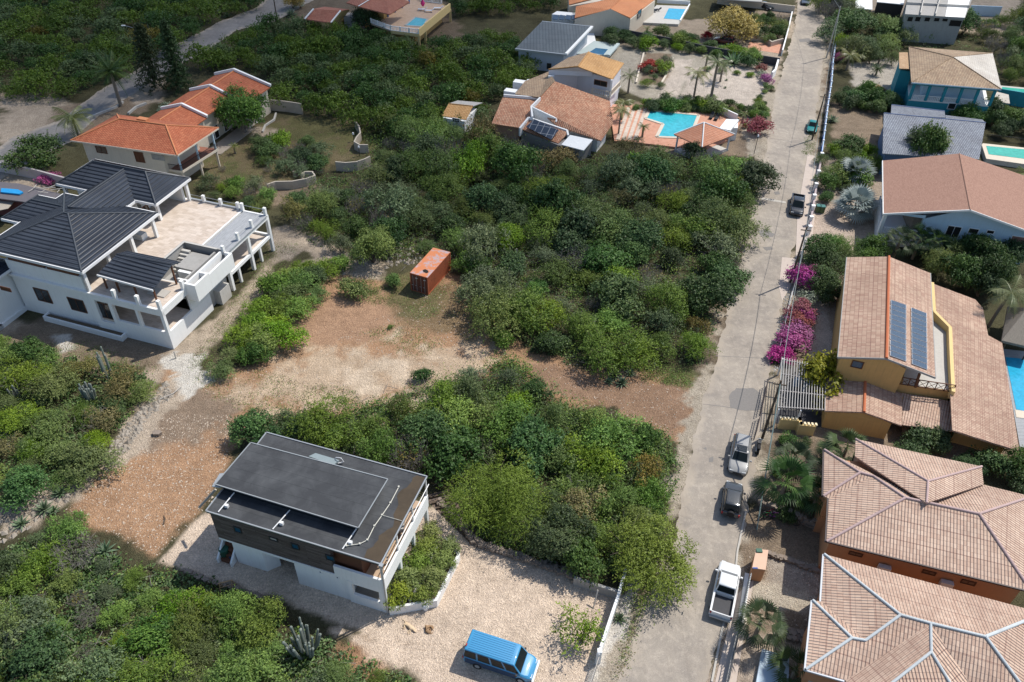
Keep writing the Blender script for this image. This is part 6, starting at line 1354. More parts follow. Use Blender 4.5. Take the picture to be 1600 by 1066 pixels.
def topx(p):
    d = Vector((p[0], p[1], 2.0)) - CAMP; z = d.dot(_F); return 800 + FPX * d.dot(_R) / z, 533 - FPX * d.dot(_U) / z
def forest(polys, spacing, mix, place, group, R=(1.8, 2.9), hk=(1.15, 1.55), seed=1, zones=None, low=False):
    ks, ws = zip(*mix); rnd = random.Random(seed); zones = zones or [(place, 0, 0)]
    for poly in polys:
        for p in scatter(poly, spacing, seed=seed):
            if any((p[0] - a) ** 2 + (p[1] - b) ** 2 < (c * .8) ** 2 for a, b, c in OCC): continue
            k = rnd.choices(ks, ws)[0]; rr = (R[0] * .85 + (R[1] * 1.15 - R[0] * .85) * rnd.random() ** 1.2) * (.75 if k == 'dead' else 1); nm = 'shrub' if low and k not in ('bush', 'dbush', 'dead') else None
            o = plant(k, p[0], p[1], rr, rr * rnd.uniform(*hk), "x", None, name=nm, cat='shrub' if nm else None)
            q = topx(p); z = min(zones, key=lambda t: (t[1] - q[0]) ** 2 + ((t[2] - q[1]) * 1.3) ** 2)[0]
            REC.setdefault(((KL if low else KN)[k], z), []).append((q[0], o))
def name_forest():
    for (kn, z), l in REC.items():
        l.sort(key=lambda t: t[0]); n = len(l)
        for i, (_, o) in enumerate(l):
            o['group'] = f"{kn}s {z}"[:60]
            if n == 1: lb = f"the only {kn} {z}"
            elif i == n - 1: lb = f"rightmost {kn} {z}"
            elif i == 0: lb = f"leftmost {kn} {z}"
            elif i < 12: lb = f"{ORD[i]} {kn} from the left {z}"
            else: lb = f"{kn} {z}"
            o['label'] = lb if len(lb.split()) <= 16 else lb
def at(kind, px, py, R, H, label, group=None, **k):
    """a plant whose foot is seen (or would be) at px, py"""
    p = W(px, py); OCC.append((p.x, p.y, R)); return plant(kind, p.x, p.y, R, H, label, group, **k)
# ---------------- single plants that stand out
OCC += [(W(x, y).x, W(x, y).y, 4.6) for x, y in ((690, 780), (705, 800), (722, 825), (745, 850), (800, 872), (850, 888), (900, 905))]
at('bigacacia', 780, 797, 4.3, 4.7, "big feathery bright green acacia beside the stepped path of the wooden house")
at('bigbroad', 868, 862, 3.0, 3.8, "dark glossy tree directly right of the big feathery acacia")
at('bigroad', 1006, 886, 4.4, 4.3, "spreading feathery tree overhanging the road beside the gravel yard wall")
at('broad', 905, 888, 2.3, 2.9, "dense dark bush tree against the stone edging behind the gravel yard")
at('autumn', 912, 795, 2.4, 3.2, "orange yellow leaved tree in the middle of the roadside thicket"); at('autumn', 1012, 760, 2.2, 2.9, "yellowing tree nearest the silver car across the road")
at('bright', 955, 705, 3.0, 3.6, "light green broad tree at the corner where the dirt lot meets the road")
at('broad', 470, 690, 2.0, 2.4, "dark green tree behind the far left corner of the black flat roof"); at('bright', 530, 690, 2.2, 2.3, "pale green tree leaning over the rear edge of the black flat roof")
at('bigbroad', 583, 410, 3.4, 4.9, "large rounded green tree standing left of the rusty container")
at('bush', 553, 462, 1.8, 2.0, "lone round bush between the big rounded tree and the cleared lot"); at('bush', 533, 420, 1.4, 1.6, "small round bush left of the large rounded tree's foot"); at('bush', 617, 448, 1.2, 1.4, "small bush close to the left side of the container")
at('bush', 781, 536, 1.6, 1.4, "low round bush alone on the brown track right of the cleared lot"); at('bush', 611, 513, .35, .4, "tiny green shrub alone on the cleared red lot")
at('dbush', 662, 592, 1.1, 1.3, "dark reddish bush at the edge of the pale track"); at('bush', 738, 440, .7, .9, "small bush just right of the container")
at('bigbroad', 385, 208, 4.6, 6.8, "large dark round tree in front of the orange roofed wing")
at('broad', 60, 262, 4.3, 3.8, "wide flat topped tree behind the wall left of the orange roofed villa")
at('yellow', 1136, 58, 5.6, 5.2, "big yellow blossoming domed tree above the shared driveway"); at('yellow', 458, 12, 2.4, 3, "small yellow tree by the street at the top edge")
at('autumn', 983, 242, 2.4, 3.0, "yellow leaved tree beside the corner of the turquoise pool terrace"); at('broad', 1078, 252, 1.9, 3.0, "dark tree touching the left side of the pool gazebo")
at('yellowgreen', 1279, 616, 3.3, 4.2, "yellow green small tree between the pergola and the ochre house")
at('yellow', 1368, 148, 1.3, 1.6, "small yellow shrub near the left corner of the turquoise house")
at('sapling', 908, 1000, 2.5, 2.5, "young thin leaved tree standing in the gravel yard near the wall", trunk=True)
at('white', 268, 177, 1.8, 1.6, "white flowering shrub behind the orange hipped roof", name='flowering_shrub', cat='shrub')
at('white', 470, 12, 1.5, 1.6, "white flowering shrub at the top edge near the yellow villa", name='flowering_shrub', cat='shrub')
at('white', 905, 40, 2.4, 3.4, "cream flowering small tree against the gabled house"); 
at('bright', 400, 345, 0, 0, "x") if 0 else None
# bougainvillea along the right side of the road and in the gardens
BG = [('magenta', 1256, 450, 2.1, 2.3, "bright pink bougainvillea at the foot of the utility pole"), ('magenta', 1262, 436, 1.4, 1.7, "small pink bougainvillea on the far end of the roadside row"), ('white', 1263, 474, 1.3, 1.5, "white blossoming bush between the pink and the red bougainvillea"), ('red', 1248, 494, 1.9, 1.9, "red bougainvillea just below the white blossoming bush"),
 ('red', 1243, 512, 1.7, 1.8, "orange red bougainvillea in the middle of the roadside row"), ('magenta', 1244, 528, 1.8, 1.8, "magenta bougainvillea right below the orange red one"), ('magenta', 1235, 545, 1.9, 1.8, "big purple bougainvillea beside the slatted pergola"), ('magenta', 1222, 562, 1.4, 1.4, "lowest purple bougainvillea, spilling over the pergola's road corner"), ('magenta', 1255, 505, 1.3, 1.6, "pink bougainvillea set back from the road behind the red ones"),
 ('red', 1303, 468, 1.0, 1.1, "orange red flower bush against the left wall of the ochre house"), ('red', 1180, 210, 2.4, 2.5, "dark pink bougainvillea on the street corner of the white hut"), ('magenta', 1197, 131, 1.5, 1.5, "magenta bougainvillea edging the pale front garden"), ('white', 1192, 122, 1.2, 1.2, "pale blossom bush above the magenta one in the front garden"),
 ('red', 1190, 113, 1.3, 1.4, "pale red blossom bush at the far end of the pale front garden"), ('red', 1014, 108, 2.2, 1.5, "scarlet blossom bed beside the shared driveway"), ('magenta', 1308, 97, 1.2, 1.6, "small magenta bougainvillea under the roadside palm"), ('magenta', 80, 285, 1.4, 1.2, "purple bougainvillea on the wall below the flat topped tree"),
 ('red', 1308, 70, 1.2, 2.2, "reddish flowering tree top beside the roadside palm"), ('red', 1105, 62, 1.2, 1.6, "dull red bush in front of the yellow blossoming tree")]
for k, px, py, R, H, l in BG: at(k, px, py, R, H, l, name='bougainvillea' if k != 'white' else 'blossom_bush', cat='shrub')
# planter shrubs at the wooden house
PL = [(626, 936, 1.2), (638, 912, 1.25), (651, 888, 1.2), (664, 864, 1.15), (673, 842, 1.1), (663, 934, .9), (677, 910, 1.15), (690, 884, 1.15), (700, 860, .95)]
for i, (px, py, R) in enumerate(PL):
    p = W(px, py, .7); row = "inner row next to the terrace" if i < 5 else "outer row by the planter's outside wall"; j = i if i < 5 else i - 5
    plant('planter', p.x, p.y, R * 1.08, R * 1.25, f"{ORD[j]} round planter shrub from the front, {row}", "round shrubs in the raised planter", z=.65, name='shrub', cat='shrub', trunk=True)
# ---------------- palms
def frond_mesh(seed, n=17, L=2.4, drop=1.1, up=.8, kind='coco', lw=.5, name='fronds'):
    r = np.random.default_rng(seed); Vs = []; Ts = []
    for i in range(n):
        an = i * 2.399 + r.random() * .4; e = up * (1 - i / n * 1.3) + .1 * r.normal(); l = L * (.8 + .3 * r.random()); dx = np.array([math.cos(an), math.sin(an), 0]); sx = np.array([-math.sin(an), math.cos(an), 0]); K = 20
        s = np.linspace(0, 1, K); z = e * l * s - drop * l * .55 * s ** 2; x = l * (s - .18 * s ** 3); P = dx[None] * x[:, None] + np.array([0, 0, 1])[None] * z[:, None]; t = .25 + .75 * r.random()
        for k in range(1, K - 1):
            d = unit(P[k + 1] - P[k]); w = lw * l / 2.4 * math.sin(min(1, s[k] * 1.15 + .12) * math.pi) ** .6
            for sg in (-1, 1):
                tip = P[k] + (sx * sg * 1.0 + d * .55) * w * (.8 + .3 * r.random()) + np.array([0, 0, -w * .55]); Vs += [P[k] - d * .045 * l / 2.4, P[k] + d * .05 * l / 2.4, tip]; Ts += [t * (.7 + .3 * r.random())] * 3
        for k in range(K - 1):
            wv = sx * .028; Vs += [P[k] - wv, P[k] + wv, P[k + 1]]; Ts += [min(1, t + .2)] * 3
    Vt = np.array(Vs); return mesh_np(name, Vt, np.arange(len(Vt)).reshape(-1, 3), LM[kind], np.array(Ts), 3)
def fan_mesh(seed, n=21, kind='palm', L=.85, R=1.05, name='fan_leaves', drop=.32, blades=11):
    r = np.random.default_rng(seed); Vs = []; Ts = []
    for i in range(n):
        an = i * 2.399; q = i / n; el = 1.25 - 1.75 * q + .15 * r.normal(); d = np.array([math.cos(an) * math.cos(el), math.sin(an) * math.cos(el), math.sin(el)]); sx = np.array([-math.sin(an), math.cos(an), 0]); up = np.cross(sx, d) * -1
        c = d * L * (.75 + .3 * r.random()) + np.array([0, 0, -.12 * L]); t = .15 + .85 * r.random(); w = sx * .025
        Vs += [w, -w, c]; Ts += [.9] * 3; RR = R * (.85 + .3 * r.random()); arc, bwid = (3.2, .06) if kind == 'silver' else (1.75, .042)
        for b in range(blades):
            a = (b / (blades - 1) - .5) * arc; v = d * math.cos(a) + sx * math.sin(a); tip = c + v * RR + up * -.22 * RR * abs(math.sin(a)) + np.array([0, 0, -drop * RR * (.5 + .4 * r.random())]); m_ = c + v * RR * .55 + np.array([0, 0, -drop * RR * .12]); nn = np.cross(v, up); o = nn * RR * bwid
            Vs += [c, m_ + o, m_ - o, m_ - o, m_ + o, tip]; tt = t * (.75 + .25 * r.random()); Ts += [tt] * 6
    Vt = np.array(Vs); return mesh_np(name, Vt, np.arange(len(Vt)).reshape(-1, 3), LM[kind], np.array(Ts), 3)
FR = {'coco': [frond_mesh(i) for i in (1, 2)], 'royal': [frond_mesh(5, 18, 2.0, 1.0, 1.0, 'coco', .5)], 'date': [frond_mesh(7, 42, 2.8, .6, 1.0, 'palm', .34)], 'fan': [fan_mesh(i) for i in (1, 2)], 'silver': [fan_mesh(9, 26, 'silver', 1.05, 1.2, drop=.15, blades=15)], 'young': [frond_mesh(11, 14, 1.4, 1.0, .9, 'coco', .34)]}
def palm(kind, px, py, h, s, label, group=None, lean=(0, 0), tr=.16):
    b = W(px, py); OCC.append((b.x, b.y, 1.2)); o = root("palm_tree", b, label, "palm tree", group)
    m = MB(); P = [V(lean[0] * (k / 5) ** 2, lean[1] * (k / 5) ** 2, h * k / 5) for k in range(6)]
    for k in range(5): m.tube(P[k], P[k + 1], tr * (1.25 - .07 * k), tr * (1.2 - .07 * k), 8, k in (0, 4))
    t = m.build("trunk", M_palmbark, o, local=True)
    me = random.choice(FR[kind]); c = link(bpy.data.objects.new('crown', me), o); c.location = P[-1]; c.scale = (s, s, s); c.rotation_euler.z = random.random() * 6.28; return o
palm('date', 189, 166, 6.2, 1.75, "tall feathery palm standing alone beside the back road", tr=.25); palm('coco', 123, 214, 3.4, 1.9, "yellowish coconut palm left of the orange roofed villa")
palm('young', 368, 240, 1.4, .9, "small yellow palm in the garden below the villa's balcony"); palm('young', 345, 205, 2.4, 1.0, "young palm against the orange roofed wing"); palm('young', 372, 285, .7, .7, "low yellow palm in the dry garden")
palm('coco', 1084, 152, 4.6, 1.45, "coconut palm with drooping fronds on the pale front garden, left of the tall smooth palm"); palm('royal', 1109, 163, 7.6, 1.5, "tall smooth trunked palm at the pool hedge", tr=.22); palm('young', 1100, 118, 3.6, 1.4, "shorter palm behind the tall smooth palm"); palm('coco', 1125, 128, 3.2, 1.2, "palm right of the tall smooth palm in the pale front garden"); palm('young', 1042, 160, 1.6, 1.2, "low palm at the left part of the pool hedge"); palm('young', 1160, 190, 1.4, 1.1, "low palm beside the white pool hut, street side"); palm('young', 1010, 55, 1.5, 1.2, "low palm in the hedge row beyond the shared driveway, near the pool deck")
palm('royal', 981, 146, 3.4, 1.1, "palm at the right corner of the white villa's upper storey"); palm('coco', 966, 212, 4.4, 1.2, "palm by the big terracotta roof's right edge, nearest the pool paving", tr=.12); palm('coco', 971, 190, 3.4, 1.1, "palm just behind the one at the pool paving", tr=.12)
palm('royal', 1003, 217, 2.2, .75, "little dark palm on the striped pool paving"); palm('young', 1183, 107, 1.2, .95, "low palm on the pale front garden near the street"); palm('coco', 1322, 110, 3.0, 1.6, "bushy coconut palm beside the blue railing on the street"); 
palm('date', 1368, 118, 1.3, .7, "short dark palm on the pale forecourt of the turquoise house"); palm('date', 1372, 100, 1.6, .6, "dark palm further back on the turquoise house forecourt")
palm('silver', 1333, 287, 1.9, 1.35, "silvery fan palm further from the camera in the roadside garden"); palm('silver', 1331, 338, 2.0, 1.6, "larger silvery fan palm in front of its twin"); 
palm('date', 1415, 262, 4.8, .95, "dark bushy palm left in front of the corrugated roof"); palm('coco', 1455, 262, 5.2, 1.1, "dark bushy palm right in front of the corrugated roof")
for i, (px, py, h, s, l) in enumerate([(1395, 405, 3.0, 1.25, "fan palm leftmost behind the ochre house roof"), (1425, 405, 3.2, 1.3, "fan palm second from the left behind the ochre house roof"), (1450, 408, 3.0, 1.2, "fan palm third from the left behind the ochre house roof"), (1438, 385, 2.6, 1.1, "fan palm farthest back behind the ochre house roof")]): palm('fan', px, py, h, s, l)
palm('coco', 1545, 510, 5.0, 1.75, "large yellowish coconut palm bending over the thatched shelter", lean=(.6, 0)); palm('coco', 1592, 300, 3.0, 1.3, "palm at the right edge behind the brown shingle roof")
for px, py, h, s, l in [(1308, 735, 3.2, 1.45, "fan palm next to the ochre wall, right of the hedge"), (1228, 755, 3.3, 1.3, "fan palm farther from the camera in the cluster beside the salmon house"), (1215, 790, 3.4, 1.7, "biggest fan palm in the cluster, nearest the parked cars"), (1268, 800, 2.6, 1.35, "fan palm touching the salmon house roof edge"), (1177, 1000, 2.7, 1.3, "lone fan palm beside the picket fence near the white pickup"), (1236, 1062, 1.6, 1.25, "low fan palm squeezed against the salmon house in the lower right"), (1290, 720, 1.2, .9, "small fan palm between the two tiled houses")]: palm('fan', px, py, h, s * .95, l)
# ---------------- agaves, cacti
def rosette(seed=0, n=26, L=1.0, wd=.09):
    r = np.random.default_rng(seed); Vs = []; Ts = []
    for i in range(n):
        an = i * 2.399; el = 1.35 - 1.2 * i / n; d = np.array([math.cos(an) * math.cos(el), math.sin(an) * math.cos(el), math.sin(el)]); sx = np.array([-math.sin(an), math.cos(an), 0]) * wd; l = L * (.8 + .3 * r.random()); m_ = d * l * .45; tp = d * l + np.array([0, 0, -.08 * l]); t = .3 + .7 * r.random()
        Vs += [sx * .5, -sx * .5, m_ - sx, m_ - sx, m_ + sx, sx * .5, m_ - sx, tp, m_ + sx]; Ts += [t] * 9
    Vt = np.array(Vs); return mesh_np("rosette", Vt, np.arange(len(Vt)).reshape(-1, 3), LM['agave'], np.array(Ts), 3)
ROS = [rosette(i) for i in (1, 2)]
AGN = {}
def agave(px, py, s, label, group=None, g=False):
    if group: AGN[group] = AGN.get(group, -1) + 1; label = f'{ORD[AGN[group]]} {label}'
    o = bpy.data.objects.new("agave", random.choice(ROS)); link(o); o.location = W(px, py) + V(0, 0, .03); o.scale = (s, s, s * .85); o.rotation_euler.z = random.random() * 6; tag(o, label, "agave", group); OCC.append((o.location.x, o.location.y, s * .7))
for px, py, s in sorted([(34, 820, 1.1), (70, 797, 1.2), (95, 772, 1.1), (165, 862, 1.2), (148, 872, 1.0), (85, 800, .8), (20, 970, 1.2), (35, 985, .9), (178, 875, .8)]): agave(px, py, s, "spiky green agave from the left around the red lot's lower left", "agaves around the lower left scrub")
for px, py, s in [(952, 598, .8), (960, 588, 1.2), (972, 600, 1.1), (985, 585, .9)]: agave(px, py, s, "blue green agave from the left by the fallen branches", "agaves by the fallen branches")
for px, py, s in [(1148, 178, 1.3), (1152, 190, 1.0), (1160, 172, 1.1)]: agave(px, py, s, "dark agave from the left beside the white pool hut", "agaves beside the pool hut")
for px, py, s in [(1135, 126, .5), (1133, 138, .5)]: agave(px, py, s, "tiny agave from the back on the pale front garden gravel", "tiny agaves on the pale gravel")
for px, py, s in [(120, 22, 1.5), (130, 28, 1.6), (140, 26, 1.4), (345, 22, 1.5), (355, 27, 1.4)]: agave(px, py, s, "grey agave from the left in the far upper left scrub", "agaves in the far upper left scrub")
agave(455, 25, 2.2, "big blue grey agave by the street near the yellow villa"); agave(1145, 100, 3.2, "huge silvery blue agave clump on the front garden"); agave(1300, 190, 1.6, "agave on the inner side of the blue street railing"); agave(968, 968, .8, "little blue green succulent at the foot of the gravel yard wall")
def cactus(px, py, cols, h, spread, label, group=None, seed=1):
    r = random.Random(seed); b = W(px, py); OCC.append((b.x, b.y, spread + 1.6)); o = root("columnar_cactus", b, label, "cactus", group)
    for i in range(cols):
        an = r.random() * 6.28; q = spread * r.random() ** .6; m = MB(); p = V(math.cos(an) * q * .45, math.sin(an) * q * .45, 0); e = V(math.cos(an) * q, math.sin(an) * q, h * r.uniform(.5, 1)); mid = p.lerp(e, .35) + V(math.cos(an) * .12, math.sin(an) * .12, -.1)
        rd = r.uniform(.09, .125); m.tube(p, mid, rd * .9, rd, 7); m.tube(mid, e, rd, rd * .95, 7); m.tube(e, e + V(0, 0, .09), rd * .95, rd * .4, 7); m.build("column", M_cactus, o, local=True)
    return o
cactus(478, 1018, 26, 3.0, 1.45, "large grey columnar cactus with many arms at the front edge of the gravel yard", seed=3)
cactus(141, 625, 16, 2.1, 1.0, "grey columnar cactus clump in the scrub below the white villa", seed=4); cactus(170, 590, 6, 4.3, .7, "tallest grey cactus rising above the yellowish bushes below the white villa", seed=6)
cactus(27, 620, 6, 1.7, .5, "short cactus group near the left edge", seed=7); cactus(585, 275, 12, 1.9, 1.0, "pale cactus tangle in front of the curved cream wall", seed=8); cactus(703, 150, 8, 2.6, .8, "grey cactus among the trees behind the garden shed", seed=9); cactus(1122, 300, 8, 2.6, .7, "grey cactus in the thicket beside the road", seed=10)
cactus(231, 55, 5, 2.5, .6, "cactus in the dark scrub next to the streetlight", seed=11)
# ---------------- conifers beside the back road
def conifer(px, py, h, R, label, seed):
    r = np.random.default_rng(seed); b = W(px, py); OCC.append((b.x, b.y, R)); o = root("pine_tree", b, label, "pine tree")
    m = MB(); m.tube(V(0, 0, 0), V(0, 0, h * .97), .16, .03, 6); m.build("trunk", M_bark, o, local=True); C = []
    for i in range(int(h * 8)):
        z = h * (.08 + .9 * i / (h * 8)); rr = R * (1 - z / h) ** .7 + .12; an = i * 2.4; k = 14
        for s in range(k): q = rr * (s + 1) / k; C.append((math.cos(an + .06 * r.normal()) * q, math.sin(an + .06 * r.normal()) * q, z - q * .25))
    C = np.repeat(np.array(C), 6, 0) + r.normal(size=(len(C) * 6, 3)) * .17; Vt, F, t = leaves(C, unit(r.normal(size=C.shape) + [0, 0, .8]), .17, .7 * r.random(len(C)), r); c = link(bpy.data.objects.new("crown", mesh_np("needles", Vt, F, LM['dark'], t)), o)
conifer(283, 142, 12.5, 2.6, "narrow dark pine just behind the orange roofed wing", 1); conifer(243, 138, 11.5, 3.6, "wide grey green pine between the lone feathery palm and the narrow pine", 2)
# ---------------- thickets, one tree at a time
at('broad', 577, 52, 3.4, 4.6, "dark tree hiding the lower left corner of the raised pool terrace")
at('broad', 1430, 264, 3.1, 6.8, "dense dark tree between the two palms in front of the corrugated roof")
at('bigbroad', 1325, 52, 5.6, 4.6, "widest tree overhanging the far end of the street"); at('bigbroad', 1390, 58, 4.6, 4.4, "second wide tree right of the one overhanging the street's far end")
MIXC = [('acacia', 4), ('broad', 3), ('greyleaf', 2.2), ('bright', 1.4), ('autumn', .5), ('dead', 1.3)]
CEN = [("beside the turquoise pool terrace", 1000, 265), ("below the white villa's terracotta roofs", 840, 250), ("below the garden shed", 700, 230), ("right behind the curved cream wall", 620, 255), ("behind the large rounded tree", 600, 340), ("just behind the container", 690, 350), ("in the very middle of the central thicket", 850, 340), ("to the right of the container", 790, 420), ("in the thicket near the pale log", 930, 500), ("on the road edge facing the black pickup", 1150, 320), ("on the road edge facing the pink bougainvillea", 1130, 430), ("on the road edge above the dirt turnoff", 1080, 520), ("inland of the road edge, mid thicket", 1000, 380), ("inland of the road edge, upper thicket", 1040, 310), ("in front of the pale dead branches", 860, 430), ("at the lower rim of the central thicket", 850, 530)]
forest([[(600,195),(700,205),(770,218),(800,236),(880,255),(960,256),(1040,257),(1110,259),(1185,270),(1185,320),(1165,380),(1148,440),(1128,500),(1108,545),(1085,568),(1000,555),(960,570),(900,560),(850,545),(815,520),(770,515),(748,480),(738,455),(715,425),(705,390),(650,385),(600,330),(560,300),(580,270),(600,240)]], 3.05, MIXC, "", None, (1.8, 3.4), (.95, 1.4), seed=1, zones=CEN)
forest([[(440,340),(470,300),(500,300),(560,300),(600,330),(620,385),(560,400),(480,365)]], 2.9, MIXC, "between the white villa and the large rounded tree", None, (1.6, 2.5), seed=2)
NEAR = [("behind the black flat roof", 560, 660), ("by the feathery acacia above the steps", 700, 720), ("at the top corner of the near thicket", 800, 600), ("in the middle of the near thicket", 850, 700), ("beside the road facing the silver car", 1030, 720), ("beside the road facing the salmon houses", 990, 810), ("along the stone edging of the gravel yard", 850, 840), ("where the near thicket meets the brown track", 940, 660), ("at the left end of the near thicket", 420, 660)]
forest([[(370,655),(440,645),(520,660),(600,640),(690,600),(790,560),(830,590),(900,650),(980,655),(1022,685),(1032,740),(1024,800),(1010,845),(960,868),(905,872),(850,856),(800,830),(770,800),(720,755),(690,735),(600,715),(480,680),(440,672),(360,690)]], 2.65, [('acacia', 4), ('broad', 2.0), ('greyleaf', 1.8), ('bright', 3), ('autumn', .9), ('dead', .4)], "", None, (1.7, 2.7), (1.05, 1.4), seed=6, zones=NEAR)
forest([[(310,575),(340,540),(400,480),(440,430),(480,400),(525,420),(510,455),(460,490),(455,535),(400,560),(335,585)]], 2.0, [('bright', 6), ('broad', .8), ('bush', 2), ('autumn', .3)], "", None, (1.7, 2.4), (.95, 1.2), seed=7, low=True, zones=[("at the lime pile end of the leafy row", 340, 560), ("midway along the white villa's leafy row", 410, 510), ("at the container end of the leafy row", 480, 430)])
LS = [("at the left edge above the cactus clump", 30, 570), ("around the grey cactus clump", 140, 620), ("beside the rubble line above the red lot", 200, 640), ("in the middle of the left edge scrub", 80, 660), ("at the bottom of the left edge scrub", 60, 730)]
forest([[(-30,560),(60,545),(130,560),(215,580),(235,600),(200,650),(165,700),(120,740),(60,770),(-30,790)]], 2.3, [('acacia', 4), ('broad', 1.5), ('bright', 2), ('autumn', 1.0)], "", None, (1.6, 2.5), (.85, 1.1), seed=8, zones=LS, low=True)
LL = [("in the lower left corner", 60, 1030), ("below the red lot's lower edge", 150, 900), ("along the front edge of the shaded gravel", 330, 930), ("around the big grey cactus", 480, 1010), ("at the bottom edge below the two dogs", 620, 1050), ("in the lower left scrub, midway", 250, 990), ("at the left edge below the agaves", 20, 930), ("at the bottom edge left of the big cactus", 360, 1050)]
forest([[(30,835),(100,815),(190,862),(250,900),(330,925),(420,955),(440,985),(520,990),(560,1020),(640,1060),(680,1100),(-40,1120),(-40,920)]], 1.95, [('acacia', 3.5), ('broad', 1.6), ('greyleaf', 1.3), ('bright', 3.6), ('dead', 1.1)], "", None, (1.15, 2.5), (.8, 1.4), seed=9, zones=LL, low=True)
forest([[(-20,520),(90,540),(60,560),(-20,560)]], 2.2, [('acacia', 1), ('bright', 1)], "at the left edge beside the white villa's forecourt", None, (1.6, 2.2), (.8, 1), seed=10)
forest([[(1275,-40),(1345,30),(1420,40),(1500,45),(1545,70),(1560,95),(1580,120),(1650,140),(1650,20),(1560,30),(1520,40),(1420,62),(1400,75),(1400,95),(1340,90),(1296,70),(1280,30)]], 3.5, MIXC, "", None, (2.1, 3.2), seed=11, zones=[("overhanging the far end of the street", 1300, 50), ("in front of the concrete shell building", 1450, 60), ("behind the turquoise house", 1560, 90)])
forest([[(1310,135),(1400,150),(1415,165),(1380,172),(1310,160)]], 2.2, [('broad', 3), ('dbush', 2)], "in the dark hedge left of the turquoise house", None, (1.5, 2.0), seed=13, low=True)
forest([[(1510,165),(1600,175),(1640,215),(1560,215),(1535,190)], [(1490,172),(1560,172),(1560,190),(1500,185)]], 2.6, [('broad', 3), ('acacia', 1)], "between the turquoise house and the corrugated roof", None, (1.6, 2.3), seed=14)
forest([[(1290,225),(1370,232),(1378,260),(1330,300),(1300,275),(1283,250)], [(1283,280),(1305,285),(1300,310),(1280,305)]], 2.3, [('broad', 2), ('acacia', 2), ('bush', 2)], "in the roadside garden around the silvery palms", None, (1.4, 2.3), (1, 1.3), seed=15, low=True)
forest([[(1262,395),(1300,375),(1370,375),(1385,400),(1320,420),(1318,470),(1300,480),(1265,430)], ], 2.4, [('broad', 3), ('acacia', 2)], "on the street side of the ochre house", None, (1.8, 2.6), (1.2, 1.6), seed=16)
forest([[(1460,400),(1500,385),(1580,400),(1590,430),(1540,470),(1480,440),(1455,425)]], 2.5, [('broad', 4), ('acacia', 1)], "between the fan palms and the thatched shelter", None, (1.8, 2.6), (1.3, 1.7), seed=17)
forest([[(1395,690),(1440,672),(1500,690),(1500,705),(1440,712),(1400,705)], [(1510,705),(1620,725),(1620,765),(1545,745),(1500,720)]], 2.0, [('dbush', 2), ('broad', 2)], "between the ochre and the salmon house", None, (1.3, 2.0), (1.1, 1.5), seed=18)
forest([[(970,50),(1060,50),(1140,75),(1190,85),(1185,98),(1100,82),(1040,72),(940,66),(935,48)]], 2.4, [('broad', 3), ('bush', 2), ('bright', 1)], "in the hedge row beyond the shared driveway", None, (1.4, 2.0), (1.0, 1.4), seed=19, low=True)
forest([[(1160,20),(1232,30),(1222,62),(1165,55)]], 2.6, [('broad', 3), ('dead', 1), ('acacia', 1)], "in the dark plot by the far street", None, (1.5, 2.1), seed=20)
forest([[(1005,155),(1125,160),(1130,172),(1005,164)]], 1.4, [('bush', 3), ('dbush', 2)], "in the clipped hedge behind the turquoise pool", None, (1.3, 1.7), (1.1, 1.3), seed=21, low=True)
forest([[(395,200),(440,215),(480,215),(520,240),(500,262),(470,275),(410,262)], [(400,280),(440,300),(400,330),(370,300),(330,305),(320,280)], [(330,250),(360,245),(350,265)]], 1.9, [('bush', 1), ('broad', 1), ('acacia', 1), ('greyleaf', 1.5), ('dead', 1)], "in the dry garden behind the terrace", None, (1.0, 1.9), (.9, 1.2), seed=22, low=True)
forest([[(1008,86),(1048,88),(1035,132),(1004,128)]], 1.9, [('acacia', 1), ('greyleaf', 2), ('bush', 1)], "in the planted driveway island", None, (1.1, 1.6), (.9, 1.1), seed=23, low=True)
forest([[(1218,672),(1280,675),(1282,692),(1216,690)]], 1.3, [('dbush', 1)], "in the clipped hedge below the pergola driveway", None, (.8, .95), (1.0, 1.1), seed=24)
forest([[(1236,755),(1285,770),(1280,815),(1215,800)]], 1.8, [('dbush', 2), ('bush', 1)], "under the fan palm cluster", None, (.8, 1.1), (.8, 1.0), seed=25, low=True)
forest([[(1125,150),(1160,158),(1195,150),(1200,172),(1150,182)], [(1060,150),(1100,140),(1130,150),(1120,158)], [(965,150),(1005,150),(1005,165),(970,162)], [(1085,98),(1130,104),(1180,108),(1180,114),(1120,110)]], 2.1, [('bush', 2), ('dbush', 1), ('acacia', 1), ('greyleaf', 1)], "in the pale front garden behind the turquoise pool", None, (.8, 1.5), (.9, 1.3), seed=33, low=True)
forest([[(1213,700),(1235,705),(1232,735),(1210,740)], [(1190,770),(1215,775),(1212,792),(1190,788)]], 1.5, [('bush', 1), ('dbush', 1)], "in the front bed beside the parked cars", None, (.7, 1.0), (.9, 1.1), seed=31, low=True)
forest([[(1150,160),(1200,165),(1195,195),(1160,200)], [(1183,95),(1205,110),(1200,165),(1188,160)]], 1.7, [('bush', 2), ('dbush', 1)], "in the flower border along the street", None, (.7, 1.1), (.9, 1.2), seed=26, low=True)
forest([[(1255,480),(1275,470),(1262,530),(1245,560)]], 1.5, [('bush', 1), ('dbush', 1)], "behind the roadside bougainvilleas", None, (.8, 1.2), (.9, 1.1), seed=27)
name_forest()

